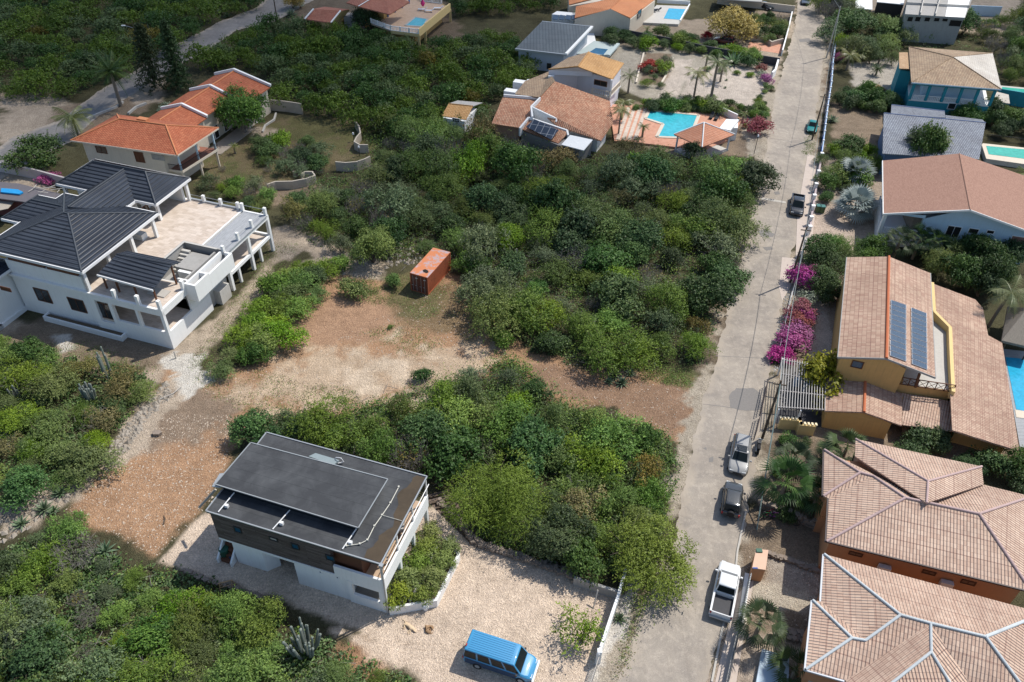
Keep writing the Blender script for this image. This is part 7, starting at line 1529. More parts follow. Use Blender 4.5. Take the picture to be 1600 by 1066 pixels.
# the far woods: one mass of crowns, each a few hundred leaf clumps
def far_woods():
    pr = {}
    for k, (kind, sd) in {'acacia': ('olive', 3), 'broad': ('dark', 13), 'greyleaf': ('grey', 23), 'autumn': ('autumn', 43)}.items():
        me = crown(sd, 2900, 11, .58, .052, 4, .5, .15, (.25, .5), kind, asp=.55, name='far_crown'); co = np.empty(len(me.vertices) * 3, 'f'); me.vertices.foreach_get('co', co); t = np.empty(len(me.vertices), 'f'); me.attributes['t'].data.foreach_get('value', t); pr[k] = (co.reshape(-1, 3), t, kind); bpy.data.meshes.remove(me)
    POL = [([[(430,150),(440,120),(420,95),(480,70),(600,75),(700,70),(800,60),(812,85),(840,105),(800,140),(780,150),(755,165),(760,190),(690,200),(600,210),(565,190),(480,170)], [(700,20),(830,15),(870,10),(885,-20),(710,-20)], [(310,100),(345,75),(420,40),(470,45),(600,62),(600,85),(470,85),(425,95),(430,130),(420,110),(370,105)]], 3.3, (2.0, 3.2), (1.1, 1.5)),
           ([[(-40,-40),(440,-40),(395,8),(330,35),(285,62),(240,85),(200,105),(140,140),(100,155),(50,150),(-40,150)]], 3.9, (2.3, 3.7), (.9, 1.25))]
    acc = {k: ([], []) for k in pr}; r = random.Random(5)
    for polys, sp, R, hk in POL:
        for poly in polys:
            for p in scatter(poly, sp, seed=3):
                if any((p[0] - a) ** 2 + (p[1] - b) ** 2 < (c * .8) ** 2 for a, b, c in OCC): continue
                k = r.choices(('acacia', 'broad', 'greyleaf', 'autumn'), (4, 3, 2, .12))[0]; co, t, _ = pr[k]; a = r.random() * 6.28; rr = r.uniform(*R); hh = rr * r.uniform(*hk)
                q = np.stack([(co[:, 0] * math.cos(a) - co[:, 1] * math.sin(a)) * rr + p[0], (co[:, 0] * math.sin(a) + co[:, 1] * math.cos(a)) * rr + p[1], co[:, 2] * hh / 1.08], 1); acc[k][0].append(q); acc[k][1].append(np.clip(t * r.uniform(.35, .85), 0, 1))
    Vt = np.concatenate([v for k in acc for v in acc[k][0]]); T = np.concatenate([v for k in acc for v in acc[k][1]]); n = len(Vt) // 4; me = mesh_np("far_woods", Vt, np.arange(len(Vt)).reshape(-1, 4), LM['olive'], T)
    idx = []; 
    for i, k in enumerate(acc):
        if i: me.materials.append(LM[pr[k][2]])
        idx.append(np.full(sum(len(v) for v in acc[k][0]) // 4, i, 'i'))
    me.polygons.foreach_set('material_index', np.concatenate(idx)); o = bpy.data.objects.new("far_woods", me); link(o); tag(o, kind='stuff'); print("far leaves", n)
far_woods()
# ---------------- undergrowth
def undergrowth(name, polys, n, kind, size, hmax, seed, z=.05, clump=7):
    r = np.random.default_rng(seed); Cs = []; tot = sum(w for _, w in polys)
    for poly, w in polys:
        q = pxpoly(poly); lo, hi = q.min(0), q.max(0); need = int(n * w / tot / clump); c = 0
        while c < need:
            p = lo + (hi - lo) * r.random((need * 2 + 50, 2)); p = p[(sdist(p, q) > 0)]; f = np.sin(p[:, 0] * .9 + seed) + np.sin(p[:, 1] * 1.1 + p[:, 0] * .4) + np.sin(p[:, 0] * 2.3 - p[:, 1] * 1.9); p = p[(f + 2.2) / 4 > r.random(len(p))][:need - c]; c += len(p); Cs.append(p)
    P = np.concatenate(Cs); hh = hmax * r.random(len(P)) ** 1.5; C = np.repeat(np.column_stack([P, hh]), clump, 0); C[:, :2] += r.normal(size=(len(C), 2)) * .28; C[:, 2] = np.maximum(z, C[:, 2] * (.3 + .8 * r.random(len(C))))
    Vt, F, t = leaves(C, unit(r.normal(size=C.shape) * .7 + [0, 0, 1]), size, np.clip(np.repeat(r.random(len(P)), clump) * .6 + .4 * r.random(len(C)), 0, 1), r)
    o = bpy.data.objects.new(name, mesh_np(name, Vt, F, LM[kind], t)); link(o); tag(o, kind='stuff')
FOR = [([(560,195),(700,205),(775,210),(960,250),(1190,262),(1182,330),(1138,450),(1098,570),(960,585),(850,560),(750,500),(705,400),(600,410),(500,390),(440,340),(480,290),(580,260)], 6), ([(430,150),(420,95),(480,60),(700,60),(812,60),(840,105),(780,150),(760,200),(600,215),(480,180)], 3), ([(-40,-40),(440,-40),(285,62),(100,160),(-40,160)], 4), ([(310,100),(430,40),(600,60),(600,90),(430,135)], 1),
       ([(360,660),(520,655),(690,600),(800,560),(900,640),(1040,680),(1060,740),(1030,840),(975,900),(850,880),(740,840),(690,745),(480,690)], 4), ([(-30,540),(215,575),(240,600),(165,700),(60,770),(-30,790)], 2), ([(30,850),(180,870),(330,910),(440,970),(690,1090),(-40,1090),(-40,900)], 4), ([(1285,-40),(1345,30),(1545,60),(1650,150),(1650,0),(1560,120),(1400,95),(1300,70)], 1)]
undergrowth("undergrowth", FOR, 80000, 'dark', .15, .7, 1); undergrowth("grey_undergrowth", FOR, 60000, 'grey', .12, .9, 2); undergrowth("canopy_sprays", FOR[:1] + FOR[4:5], 50000, 'olive', .095, 2.9, 8, z=.8, clump=9); undergrowth("dark_sprays", FOR[:1] + FOR[4:5], 36000, 'dark', .10, 2.7, 9, z=.8, clump=9)
undergrowth("weeds", FOR, 45000, 'bright', .11, .5, 3)
GR = [([(330,240),(570,190),(590,245),(520,262),(420,300),(300,290)], 3), ([(610,430),(740,430),(770,490),(650,500),(600,455)], 1.5), ([(425,380),(470,380),(440,440),(340,560),(310,590),(290,575)], 2), ([(990,560),(1090,570),(1080,605),(1000,595)], 1.6), ([(1000,890),(1030,890),(1000,970),(970,1060),(960,1060)], .5), ([(490,440),(540,430),(620,450),(600,470)], .5), ([(1240,490),(1215,570),(1205,560)], .2), ([(1262,205),(1275,210),(1268,245),(1255,240)], .5), ([(60,540),(130,530),(250,575),(200,590)], .8), ([(190,930),(330,930),(300,960)], 2), ([(40,850),(330,910),(640,1066),(0,1066)], 2), ([(300,590),(400,575),(470,600),(480,640),(400,650),(330,620)], .8), ([(560,520),(640,500),(700,540),(640,560)], .7), ([(540,430),(640,440),(620,480),(560,470)], .8), ([(420,640),(480,600),(560,610),(560,650)], .6)]
undergrowth("grass", GR, 26000, 'bright', .06, .22, 5, clump=5); undergrowth("dry_grass", GR, 16000, 'autumn', .06, .22, 6, clump=5)
# thatch of grey dead branches on the forest floor
def sticks(name, polys, n, seed, l=(.5, 1.8)):
    r = random.Random(seed); m = MB()
    for poly in polys:
        for p in scatter(poly, n, z=0, seed=seed):
            a = r.random() * 6.28; L_ = r.uniform(*l); b = V(p[0], p[1], r.uniform(.05, .5)); m.tube(b, b + V(math.cos(a) * L_, math.sin(a) * L_, r.uniform(-.05, .7)), .03, .012, 4, False)
    o = m.build(name, M_twig); tag(o, kind='stuff')
sticks("dead_branches", [[(370,655),(700,590),(800,560),(900,650),(1040,680),(1010,850),(850,870)], [(600,195),(1150,262),(1130,440),(1090,560),(750,480)], [(40,850),(330,930),(640,1060),(-20,1100)], [(800,470),(960,480),(1040,560),(900,575),(830,545)], [(740,440),(800,420),(850,500),(760,500)], [(480,380),(620,380),(640,420),(520,430)], [(560,300),(900,300),(900,420),(700,420)]], 1.1, 4)

# ================================================================ walls, fences, poles
def wall_thing(px, h, t, mat, name, label, cat="wall", z0=0, top=True, group=None):
    m = MB(); m.wall(WP(px, h if top else 0), z0, h, t); return build_top(m, name, mat, label, cat, group)
wall_thing([(978, 888), (966, 930), (935, 1022)], 1.6, .22, M_white, "yard_wall", "white wall between the gravel yard and the road verge")
wall_thing([(897, 902), (966, 924)], 1.0, .25, M_concrete, "low_wall", "grey concrete cross wall meeting the white yard wall under the overhanging tree")
r = root("yard_gate", W(930, 1060), "pale metal gate rail continuing the white yard wall at the bottom edge", "gate")
railing(r, [W(937, 1030), W(919, 1085)], 0, 1.3, M_palewood, name='bars'); m = MB(); m.box(W(934, 1034), .35, .35, 1.7); m.build("gate_post", M_white, r)
m = MB(); m.tube(W(927, 951), W(934, 922, 1.4), .06); build_top(m, "leaning_post", M_palewood, "pale wooden post leaning against the grey concrete cross wall", "post")
def rubble_wall(px, h, w, name, label, mat, seed=1, n=5, cat="wall"):
    r = random.Random(seed); P = WP(px, 0); m = MB()
    for a, b in zip(P[:-1], P[1:]):
        L = (b - a).length; k = max(1, int(L / .32)); d = (b - a) / L; nn = V(-d.y, d.x, 0)
        for i in range(k):
            for j in range(n):
                s = r.uniform(.16, .3); c = a + d * (L * i / k + r.uniform(-.1, .1)) + nn * r.uniform(-w / 2, w / 2) + V(0, 0, r.uniform(0, h - s * .5)); rz = r.random() * 3; q = [c + V(math.cos(rz + t) * s * r.uniform(.6, 1), math.sin(rz + t) * s * r.uniform(.6, 1), 0) for t in (0, 1.3, 2.5, 3.9, 5.1)]
                m.prism(q, c.z, c.z + s * .9); 
    m.wall(P, 0, h * .75, w * .7)
    return build_top(m, name, mat, label, cat)
rubble_wall([(688, 786), (718, 818), (745, 850), (800, 869), (850, 886), (897, 904)], .45, .5, "stone_edging", "rough brown stone edging between the near thicket and the gravel yard", M_brownrock, 2)
rubble_wall([(1186, 792), (1215, 802), (1278, 828)], 1.0, .4, "stone_wall", "brown rubble wall behind the parked bicycles", M_brownrock, 3, 8)
rubble_wall([(1200, 868), (1240, 880), (1282, 897)], .3, .3, "stone_kerb", "low stone kerb across the yard left of the salmon houses, nearest the orange pillar", M_brownrock, 4, 4)
rubble_wall([(1218, 985), (1260, 997)], .3, 1.2, "stone_bed", "band of rough stones below the lone fan palm", M_brownrock, 5, 7)
rubble_wall([(287, 893), (330, 910), (400, 930), (440, 955)], .2, .25, "stone_line", "row of low stones along the front edge of the shaded gravel", M_brownrock, 7, 2)
m = MB()
for i in range(9):
    t = i / 8; a = W(667 + 62 * t, 780 + 62 * t); b = W(700 + 52 * t, 772 + 72 * t); m.beam(a + V(0, 0, .12), b + V(0, 0, .12), .18, .2)
build_top(m, "sleeper_steps", M_polewood, "dark timber sleeper steps climbing beside the wooden house terrace", "steps")
sheet("step_path", [(660, 775), (700, 765), (756, 846), (735, 850)], .012, plain("dark_step_soil", (.16, .12, .095), .95, .25, 4, .3))
CW = plain("cream_garden_wall", (.50, .44, .36), .85, .08, 1.5, .35, .1, staincol=(.28, .24, .19))
wall_thing([(419, 155.5), (445, 158), (471, 162)], 1.9, .2, CW, "garden_wall", "straight cream wall at the right end of the orange roofed wing")
wall_thing([(554, 188), (561, 197), (563, 207), (557, 214), (553.5, 221), (562, 226), (575, 226)], 1.4, .2, CW, "curved_wall", "S shaped cream wall on the right side of the dry garden")
wall_thing([(524, 252.5), (540, 254), (557, 252.5), (570, 248), (578, 244)], 1.5, .2, CW, "curved_wall", "curved cream wall with a pillar in front of the pale cactus tangle")
wall_thing([(417, 288), (430, 283.5), (456, 283), (478, 279), (492, 274), (488, 268), (476, 268), (470, 272)], 1.3, .2, CW, "curved_wall", "curled cream wall nearest the white villa's terrace")
wall_thing([(457, 268), (466, 266), (474, 262)], .9, .2, CW, "curved_wall", "short cream wall stub inside the curled wall")
wall_thing([(410, 205), (414, 195), (428, 186), (431, 176)], .3, .25, M_paleconc, "garden_kerb", "pale curved kerb of the patio behind the large dark round tree", "kerb")
wall_thing([(-20, 250), (2, 254), (55, 265), (106, 279)], 1.6, .25, plain("pale_lilac_wall", (.50, .46, .45), .85, .08, 1.5, .3), "boundary_wall", "pale boundary wall running under the flat topped tree")
wall_thing([(135, 184), (180, 166), (192, 158)], .35, .3, M_paleconc, "kerb_wall", "low pale kerb at the foot of the lone feathery palm", "kerb")
wall_thing([(200, 176), (212, 166), (228, 160)], .35, .3, M_paleconc, "kerb_wall", "low pale kerb beside the white flowering shrub", "kerb")
wall_thing([(924, 41), (970, 45), (1046, 59), (1105, 72), (1160, 82), (1219, 91)], 1.5, .25, plain("charcoal_wall", (.07, .07, .078), .8, .1, 2, .2), "driveway_wall", "long charcoal wall along the far side of the shared driveway")
wall_thing([(1170, 56), (1195, 57), (1206, 65), (1224, 60)], 1.0, .3, CW, "courtyard_wall", "low cream wall around the brick courtyard by the street")
wall_thing([(1217, 91), (1212, 108), (1207, 113)], 1.3, .35, M_white, "gate_wall", "white gate wall where the front garden meets the street")
wall_thing([(1238, 18), (1232, 45), (1223, 78)], 1.2, .25, M_white, "street_wall", "white wall between the dark plot and the far end of the street")
sheet("brick_court", [(1171, 66), (1225, 70), (1219, 84), (1168, 76)], .02, M_redpaving)
wall_thing([(1006, 82), (998, 112), (994, 128)], .35, .3, M_cream, "kerb_wall", "cream kerb on the left side of the planted driveway island", "kerb"); wall_thing([(1052, 90), (1040, 118), (1030, 135)], .35, .3, M_cream, "kerb_wall", "cream kerb on the right side of the planted driveway island", "kerb")
# street railing: blue base with white and blue rail
def street_rail():
    P = WP([(1306, 62), (1300, 100), (1297, 137), (1291, 175), (1286, 215), (1282, 246)], 0); r = root("street_railing", P[3], "blue and white railing wall along the right side of the street", "railing")
    m = MB(); m.wall(P, 0, .55, .22); m.build("base_wall", M_bluepaint, r)
    m = MB()
    for a, b in zip(P[:-1], P[1:]): m.beam(a + V(0, 0, 1.1), b + V(0, 0, 1.1), .14, .08); m.beam(a + V(0, 0, .75), b + V(0, 0, .75), .06, .06)
    m.build("rail", plain("pale_blue_rail", (.45, .58, .75), .6), r)
    k = 0; L = sum((b - a).length for a, b in zip(P[:-1], P[1:])); 
    for a, b in zip(P[:-1], P[1:]):
        n = max(1, int((b - a).length / 2.6))
        for i in range(n): m = MB(); m.box(a.lerp(b, i / n), .28, .28, 1.3); m.build("post", M_whitepaint, r)
    P = WP([(1282, 250), (1275, 290), (1266, 345), (1263, 368)], 0); r = root("pillared_wall", P[1], "pale pink wall with white pillars facing the parked black pickup", "wall")
    m = MB(); m.wall(P, 0, .8, .25); m.build("base_wall", plain("dusty_pink_wall", (.46, .38, .38), .8, .08, 2, .2), r)
    for px, py in ((1281, 252), (1276, 280), (1272, 300), (1269, 318), (1267, 335), (1264, 352), (1262, 367)):
        m = MB(); p = W(px, py); m.box(p, .38, .38, 1.35); m.box(p + V(0, 0, 1.35), .5, .5, .12); m.build("pillar", M_white, r)
    r = root("wire_fence", W(1232, 470), "thin wire fence on low posts between the bougainvilleas and the road", "fence"); P = WP([(1260, 375), (1245, 430), (1232, 480), (1220, 530), (1213, 562)], 0)
    m = MB()
    for a, b in zip(P[:-1], P[1:]):
        for z in (.5, 1.0, 1.4): m.tube(a + V(0, 0, z), b + V(0, 0, z), .012, n=4)
    m.build("wire", M_steel, r)
    for a, b in zip(P[:-1], P[1:]):
        for i in range(2): m = MB(); m.tube(a.lerp(b, i / 2), a.lerp(b, i / 2) + V(0, 0, 1.5), .04); m.build("post", M_steel, r)
    m = MB(); m.wall(P, 0, .3, .2); m.build("footing", M_paleconc, r)
    # driveway gate
    for a, b, lb in (((1197, 604), (1187, 650), "open metal bar gate beside the pergola driveway, the section farther from the camera"), ((1186, 655), (1178, 688), "open metal bar gate behind the motorcycle, the section nearer the silver car")):
        A, B = W(*a), W(*b); r = root("bar_gate", A, lb, "gate"); m = MB(); L = (B - A).length; d = (B - A) / L
        for z in (.12, .8, 1.35): m.beam(A + V(0, 0, z), B + V(0, 0, z), .06, .06)
        m.build("frame", M_gutterdark, r); m = MB()
        for i in range(int(L / .28) + 1): m.beam(A + d * i * .28, A + d * i * .28 + V(0, 0, 1.35), .03, .03)
        m.build("bars", M_gutterdark, r)
    # picket gate near the white pickup
    A, B = W(1168, 912), W(1152, 990); r = root("picket_fence", A, "slatted metal fence casting a striped shadow beside the white pickup", "fence"); L = (B - A).length; d = (B - A) / L; m = MB()
    for i in range(int(L / .17)): m.beam(A + d * i * .17, A + d * i * .17 + V(0, 0, 1.5), .085, .03, up=tuple(d))
    m.build("slats", M_steel, r); m = MB(); m.beam(A + V(0, 0, .3), B + V(0, 0, .3), .05, .06); m.beam(A + V(0, 0, 1.4), B + V(0, 0, 1.4), .05, .06); m.build("rail", M_steel, r)
    P = WP([(1152, 992), (1143, 1030), (1134, 1075)], 0); r = root("garden_fence", P[0], "grey fence along the pavement in front of the lower salmon house", "fence")
    m = MB(); m.wall(P, 0, .7, .22); m.build("base_wall", M_concrete, r); railing(r, P, .7, .8, M_darkmetal, name='railing', step=.3)
street_rail()
wall_thing([(1169, 896), (1163, 935), (1157, 975)], .12, .5, M_white, "white_kerb", "white painted strip inside the slatted metal fence", "kerb")
def pillar():
    P = WP([(1182, 858), (1200, 860), (1196, 890), (1176, 887)], 1.8); r = root("meter_pillar", W(1186, 905), "orange painted block wall with a pale top beside the white pickup", "pillar")
    m = MB(); m.prism(P, 0, 1.72); m.build("wall", M_orange, r); m = MB(); m.prism(inset(P, -.03), 1.722, 1.8); m.build("top", plain("peach_top", (.68, .45, .32), .8), r)
    m = MB(); m.box(W(1186, 861, 1.8), .5, .35, .12); m.build("letter_box", plain("dark_green_box", (.04, .12, .08), .5), r); m = MB(); m.box(W(1180, 888, 1.8), .4, .12, .05); m.build("number_plate", M_bluepaint, r)
    m = MB(); m.prism(WP([(1191, 1014), (1233, 1026), (1232, 1085), (1178, 1085)], .5), 0, .5); build_top(m, "pool_cover", plain("pale_blue_cover", (.48, .58, .66), .5, .05, 2), "pale blue flat cover beside the low fan palm at the bottom edge", "cover")
pillar()
# ---- poles and wires
TOPS = {}
def pole(key, px, py, h, label, arm=True, lamp=None, mat=None, r0=.14):
    b = W(px, py); r = root("utility_pole" if not lamp else "street_lamp", b, label, "utility pole" if not lamp else "street lamp")
    m = MB(); m.tube(b, b + V(0, 0, h), r0, r0 * .65, 10); m.build("pole", mat or M_polewood, r)
    if arm: m = MB(); m.beam(b + V(-.6, .1, h - .5), b + V(.6, -.1, h - .5), .09, .1); m.build("crossarm", M_polewood, r)
    TOPS[key] = b + V(0, 0, h - .35); return r
pole('a', 1234.6, 441.3, 8.2, "wooden utility pole rising from the bright pink bougainvillea"); pole('b', 1268.5, 219, 7.9, "wooden utility pole behind the teal car"); pole('c', 1291, 90.6, 10.0, "wooden utility pole nearest the far end of the street", mat=M_palewood)
pole('d', 1190.6, 686, 8.0, "dark utility pole beside the motorcycle, stayed by a long cable"); pole('e', 434, 37, 9, "dark wooden pole where the back road reaches the top edge"); 
def cable(a, b, sag, label, r=.025, mat=None):
    m = MB(); n = 14; P = [a.lerp(b, i / n) - V(0, 0, sag * 4 * (i / n) * (1 - i / n)) for i in range(n + 1)]
    for p, q in zip(P[:-1], P[1:]): m.tube(p, q, r, n=5, caps=False)
    return build_top(m, "overhead_cable", mat or M_darkmetal, label, "cable")
Mcab = plain("grey_cable", (.22, .25, .24), .5)
cable(TOPS['c'], TOPS['b'], .8, "overhead cable between the two farthest poles of the street", mat=Mcab); cable(TOPS['b'], TOPS['a'], .9, "overhead cable passing above the pillared wall and the parked black pickup", mat=Mcab)
cable(TOPS['a'], TOPS['d'], .9, "overhead cable above the bougainvillea row", .035, Mcab); cable(TOPS['d'], W(1182.5, 828), 0, "thick grey green stay cable anchored in the yard by the bicycles", .06, plain("green_stay", (.20, .26, .24), .4))
cable(TOPS['c'], TOPS['c'] + V(6, 45, 0), .8, "overhead cable leaving the top edge along the street", mat=Mcab)
r = pole('s', 222, 90, 7.0, "street lamp on a dark pole in the upper left scrub", False, True, r0=.11); t = TOPS['s'] + V(0, 0, .3); m = MB(); m.tube(t - V(0, 0, 1.4), t + V(-1.6, 0, -1.0), .04); m.build("arm", M_steel, r); m = MB(); m.beam(t + V(-1.5, 0, -1.0), t + V(-2.2, 0, -1.0), .3, .12); m.build("lamp_head", M_whitepaint, r)
for px, py, h, lb in ((1178, 241, 3.0, "garden lamp post with a white head at the street end of the pool gazebo path"), (553, 221, 1.2, "white globe lamp on the S shaped cream wall"), (562, 244, 1.4, "white globe lamp behind the pillar of the curved cream wall")):
    b = W(px, py); r = root("garden_lamp", b, lb, "lamp"); m = MB(); m.tube(b, b + V(0, 0, h), .05); m.build("post", M_darkmetal, r); m = MB(); m.tube(b + V(0, 0, h), b + V(0, 0, h + .3), .16, .12, 8); m.build("lamp_head", M_whitepaint, r)
for px, py, h, lb in ((781, 470, 1.8, "short weathered wooden post right of the container track"), (807, 405, 1.6, "pale wooden post inside the central thicket right of the container"), (275, 560, 1.0, "thin stake by the white villa's front corner")):
    m = MB(); m.tube(W(px, py), W(px, py) + V(0, 0, h), .08, .06); build_top(m, "wooden_post", M_palewood, lb, "post")
# ---- container
def container():
    b0, b1 = W(669.7, 461.5), W(702.2, 423.9); l0 = W(640.7, 453.5); e = (b1 - b0).normalized(); L = 6.06; n = V(-e.y, e.x, 0); Wd, H_ = 2.44, 2.6; o = b0
    r = root("shipping_container", o, "rusty orange shipping container standing alone on the cleared lot", "container")
    rust = NT("rusty_orange_steel"); p = rust.pos(); a = rust.noise(1.5, 6, .7, p); c = rust.mix(rust.ramp(a, [(.5, 0.), (.75, 1.)]), (.42, .125, .06), (.22, .075, .04)); rust.col(c); rust.rough(.65, .3)
    top = NT("flaking_roof_paint"); p = top.pos(); a = top.noise(.9, 6, .68, p, .3); k = top.math('MULTIPLY', top.ramp(a, [(.47, 0.), (.56, 1.)]), .75); c = top.mix(k, (.56, .20, .085), (.36, .37, .42)); b = top.noise(4, 5, .7, p); c = top.mix(top.math('MULTIPLY', top.ramp(b, [(.6, 0.), (.68, 1.)]), .6), c, (.42, .16, .09)); top.col(c); top.rough(.6, .3)
    Q = lambda s, t, z: o + e * s + n * t + V(0, 0, z)
    m = MB()
    def corr(A, B, nrm):      # corrugated side between two base points
        Ln = (B - A).length; k = int(Ln / .28) * 4; d = (B - A) / Ln; P = []
        for i in range(k + 1):
            ph = i % 4; off = .0 if ph in (0, 1) else .045; P.append(A + d * Ln * i / k - nrm * off)
        for p, q in zip(P[:-1], P[1:]): m.face([p + V(0, 0, .15), q + V(0, 0, .15), q + V(0, 0, H_ - .1), p + V(0, 0, H_ - .1)])
    corr(Q(.08, .02, 0), Q(L - .08, .02, 0), n * -1); corr(Q(.08, Wd - .02, 0), Q(L - .08, Wd - .02, 0), n); corr(Q(L - .02, .08, 0), Q(L - .02, Wd - .08, 0), e); m.build("side_panel", rust.m, r)
    m = MB()
    for (s, t) in ((.06, .06), (.06, Wd - .06), (L - .06, .06), (L - .06, Wd - .06)): m.beam(Q(s, t, 0), Q(s, t, H_), .12, .12, up=tuple(e))
    for z in (.08, H_ - .06):
        for (a_, b_) in (((.12, .06), (L - .12, .06)), ((.12, Wd - .06), (L - .12, Wd - .06)), ((.06, .12), (.06, Wd - .12)), ((L - .06, .12), (L - .06, Wd - .12))): m.beam(Q(*a_, z), Q(*b_, z), .12, .13)
    m.build("frame", rust.m, r)
    m = MB(); m.slab([Q(.03, .03, H_ + .012), Q(L - .03, .03, H_ + .012), Q(L - .03, Wd - .03, H_ + .012), Q(.03, Wd - .03, H_ + .012)], .03); rf = m.build("roof", top.m, r)
    m = MB(); m.up([Q(.75, .55, H_ + .018), Q(1.05, .4, H_ + .018), Q(1.4, .75, H_ + .018), Q(1.45, 1.1, H_ + .018), Q(1.15, 1.3, H_ + .018), Q(.8, 1.0, H_ + .018)]); m.build("hole", M_dark, rf)
    dk = plain("dark_red_doors", (.13, .045, .03), .6, .2, 2, .4, staincol=(.25, .2, .18))
    for k in range(2):
        t0 = .14 + k * 1.09; m = MB(); m.prism([Q(-.0, t0, 0), Q(-.0, t0 + 1.06, 0), Q(.06, t0 + 1.06, 0), Q(.06, t0, 0)], .16, H_ - .13); dr = m.build("door", dk, r)
        m = MB()
        for t in (t0 + .3, t0 + .78): m.tube(Q(-.05, t, .2), Q(-.05, t, H_ - .2), .022, n=6); m.beam(Q(-.08, t, 1.0), Q(-.08, t + .2, 1.0), .03, .05)
        m.build("lock_bar", M_steel, dr)
        m = MB(); m.prism([Q(-.004, t0 + .2, 0), Q(-.004, t0 + .45, 0), Q(.0, t0 + .45, 0), Q(.0, t0 + .2, 0)], 2.0, 2.12); m.build("marking", M_whitepaint, dr)
container()
# ---- junk yard roofs at the left edge
def junk():
    r = root("workshop_shed", W(40, 330), "dark sheet roofed workshop with a bright blue tarpaulin, at the left edge", "shed")
    m = MB(); m.slab(WP([(-30, 281), (30, 287), (95, 303), (70, 320), (-30, 306)], 3.0), .15); m.build("roof", plain("dark_sheet_roof", (.13, .12, .13), .7, .15, 2, .3), r)
    m = MB(); m.prism(inset(WP([(-30, 285), (30, 289), (90, 305), (68, 318), (-30, 308)], 2.8), .3), 0, 2.8); m.build("wall", plain("maroon_boards", (.14, .05, .05), .8), r)
    m = MB(); m.slab(WP([(2, 294), (28, 296), (36, 300), (30, 303), (1, 300)], 3.25), .2); m.build("tarpaulin", plain("blue_tarpaulin", (.02, .28, .60), .5, .2, 3), r)
    m = MB(); m.slab(WP([(-30, 308), (28, 309), (12, 326), (-30, 335)], 2.4), .08); m.build("lean_to_roof", plain("pale_sheets", (.38, .34, .28), .7, .2, 3, .3), r)
    m = MB(); c = W(60, 304, 3.0)
    for i in range(9):
        a = random.random() * 3; p = c + V(random.uniform(-2, 2.6), random.uniform(-.8, 1.2), .1 + random.random() * .5); m.beam(p, p + V(math.cos(a) * 1.6, math.sin(a) * .8, random.uniform(-.1, .2)), .09, .07)
    m.build("scrap_frame", M_palewood, r)
junk()
for i, (px, py, L_, lb) in enumerate(((250, 625, 2.6, "bent pale branch on the bare slope above the red lot"), (256, 820, 1.0, "dark broken branch lying on the red lot"), (985, 560, 1.6, "bleached dead log beside the blue green agaves"), (995, 572, 1.1, "second bleached stick just in front of the dead log"), (30, 915, 2.2, "grey fallen branch in the lower left scrub"))):
    m = MB(); b = W(px, py); a = .6 + i; m.path([b + V(0, 0, .1), b + V(math.cos(a) * L_ * .5, math.sin(a) * L_ * .5, .2), b + V(math.cos(a + .3) * L_, math.sin(a + .3) * L_, .08)], [.06, .05, .02]); build_top(m, "fallen_branch", M_palewood if i != 1 else M_polewood, lb, "branch")
m = MB(); b = W(246, 679); m.prism([b + V(math.cos(t) * .5, math.sin(t) * .35, 0) for t in (0, 1, 2.1, 3, 4.2, 5.3)], 0, .35); build_top(m, "boulder", M_brownrock, "single grey boulder at the top of the red lot", "rock")
# ================================================================ vehicles
def smooth_bm(ob, w=.05, seg=2, ang=30):
    md = ob.modifiers.new("bevel", 'BEVEL'); md.width = w; md.segments = seg; md.limit_method = 'ANGLE'; md.angle_limit = rad(ang); ob.data.shade_smooth()
    return ob
def paint(name, c, r=.25):
    n = NT(name); n.col(c); n.rough(r, .5); n.b.inputs['Coat Weight'].default_value = .6; n.b.inputs['Coat Roughness'].default_value = .08; return n.m
def loft(stations, mat, name, parent, bev=.04):
    """stations: x, half width, z bottom, z shoulder, z top, half width at top"""
    m = MB(); rings = []
    for (x, w, zb, zs, zt, wt) in stations: rings.append([V(x, -w * .9, zb), V(x, -w, zb + .14), V(x, -w, zs), V(x, -wt, zt), V(x, wt, zt), V(x, w, zs), V(x, w, zb + .14), V(x, w * .9, zb)])
    for i in range(len(rings) - 1):
        for j in range(8): k = (j + 1) % 8; m.face([rings[i][j], rings[i + 1][j], rings[i + 1][k], rings[i][k]])
    m.face(rings[0]); m.face(rings[-1][::-1]); o = m.build(name, mat, parent, local=True, weld=True)
    bm = bmesh.new(); bm.from_mesh(o.data); bmesh.ops.recalc_face_normals(bm, faces=bm.faces); bm.to_mesh(o.data); bm.free(); return smooth_bm(o, bev, 3, 25)
def wheel(par, x, y, R=.34, w=.22):
    m = MB(); m.tube(V(x, y - w / 2, R), V(x, y + w / 2, R), R, R, 20); t = m.build("wheel", M_rubber, par, local=True); smooth_bm(t, .03, 2)
    s = 1 if y > 0 else -1; m = MB(); m.tube(V(x, y + s * (w / 2 - .04), R), V(x, y + s * (w / 2 + .012), R), R * .6, R * .55, 14); m.build("rim", M_steel, t, local=True)
def quad(name, pts, mat, par, t=.0): m = MB(); m.face([V(*p) for p in pts]); return m.build(name, mat, par, local=True)
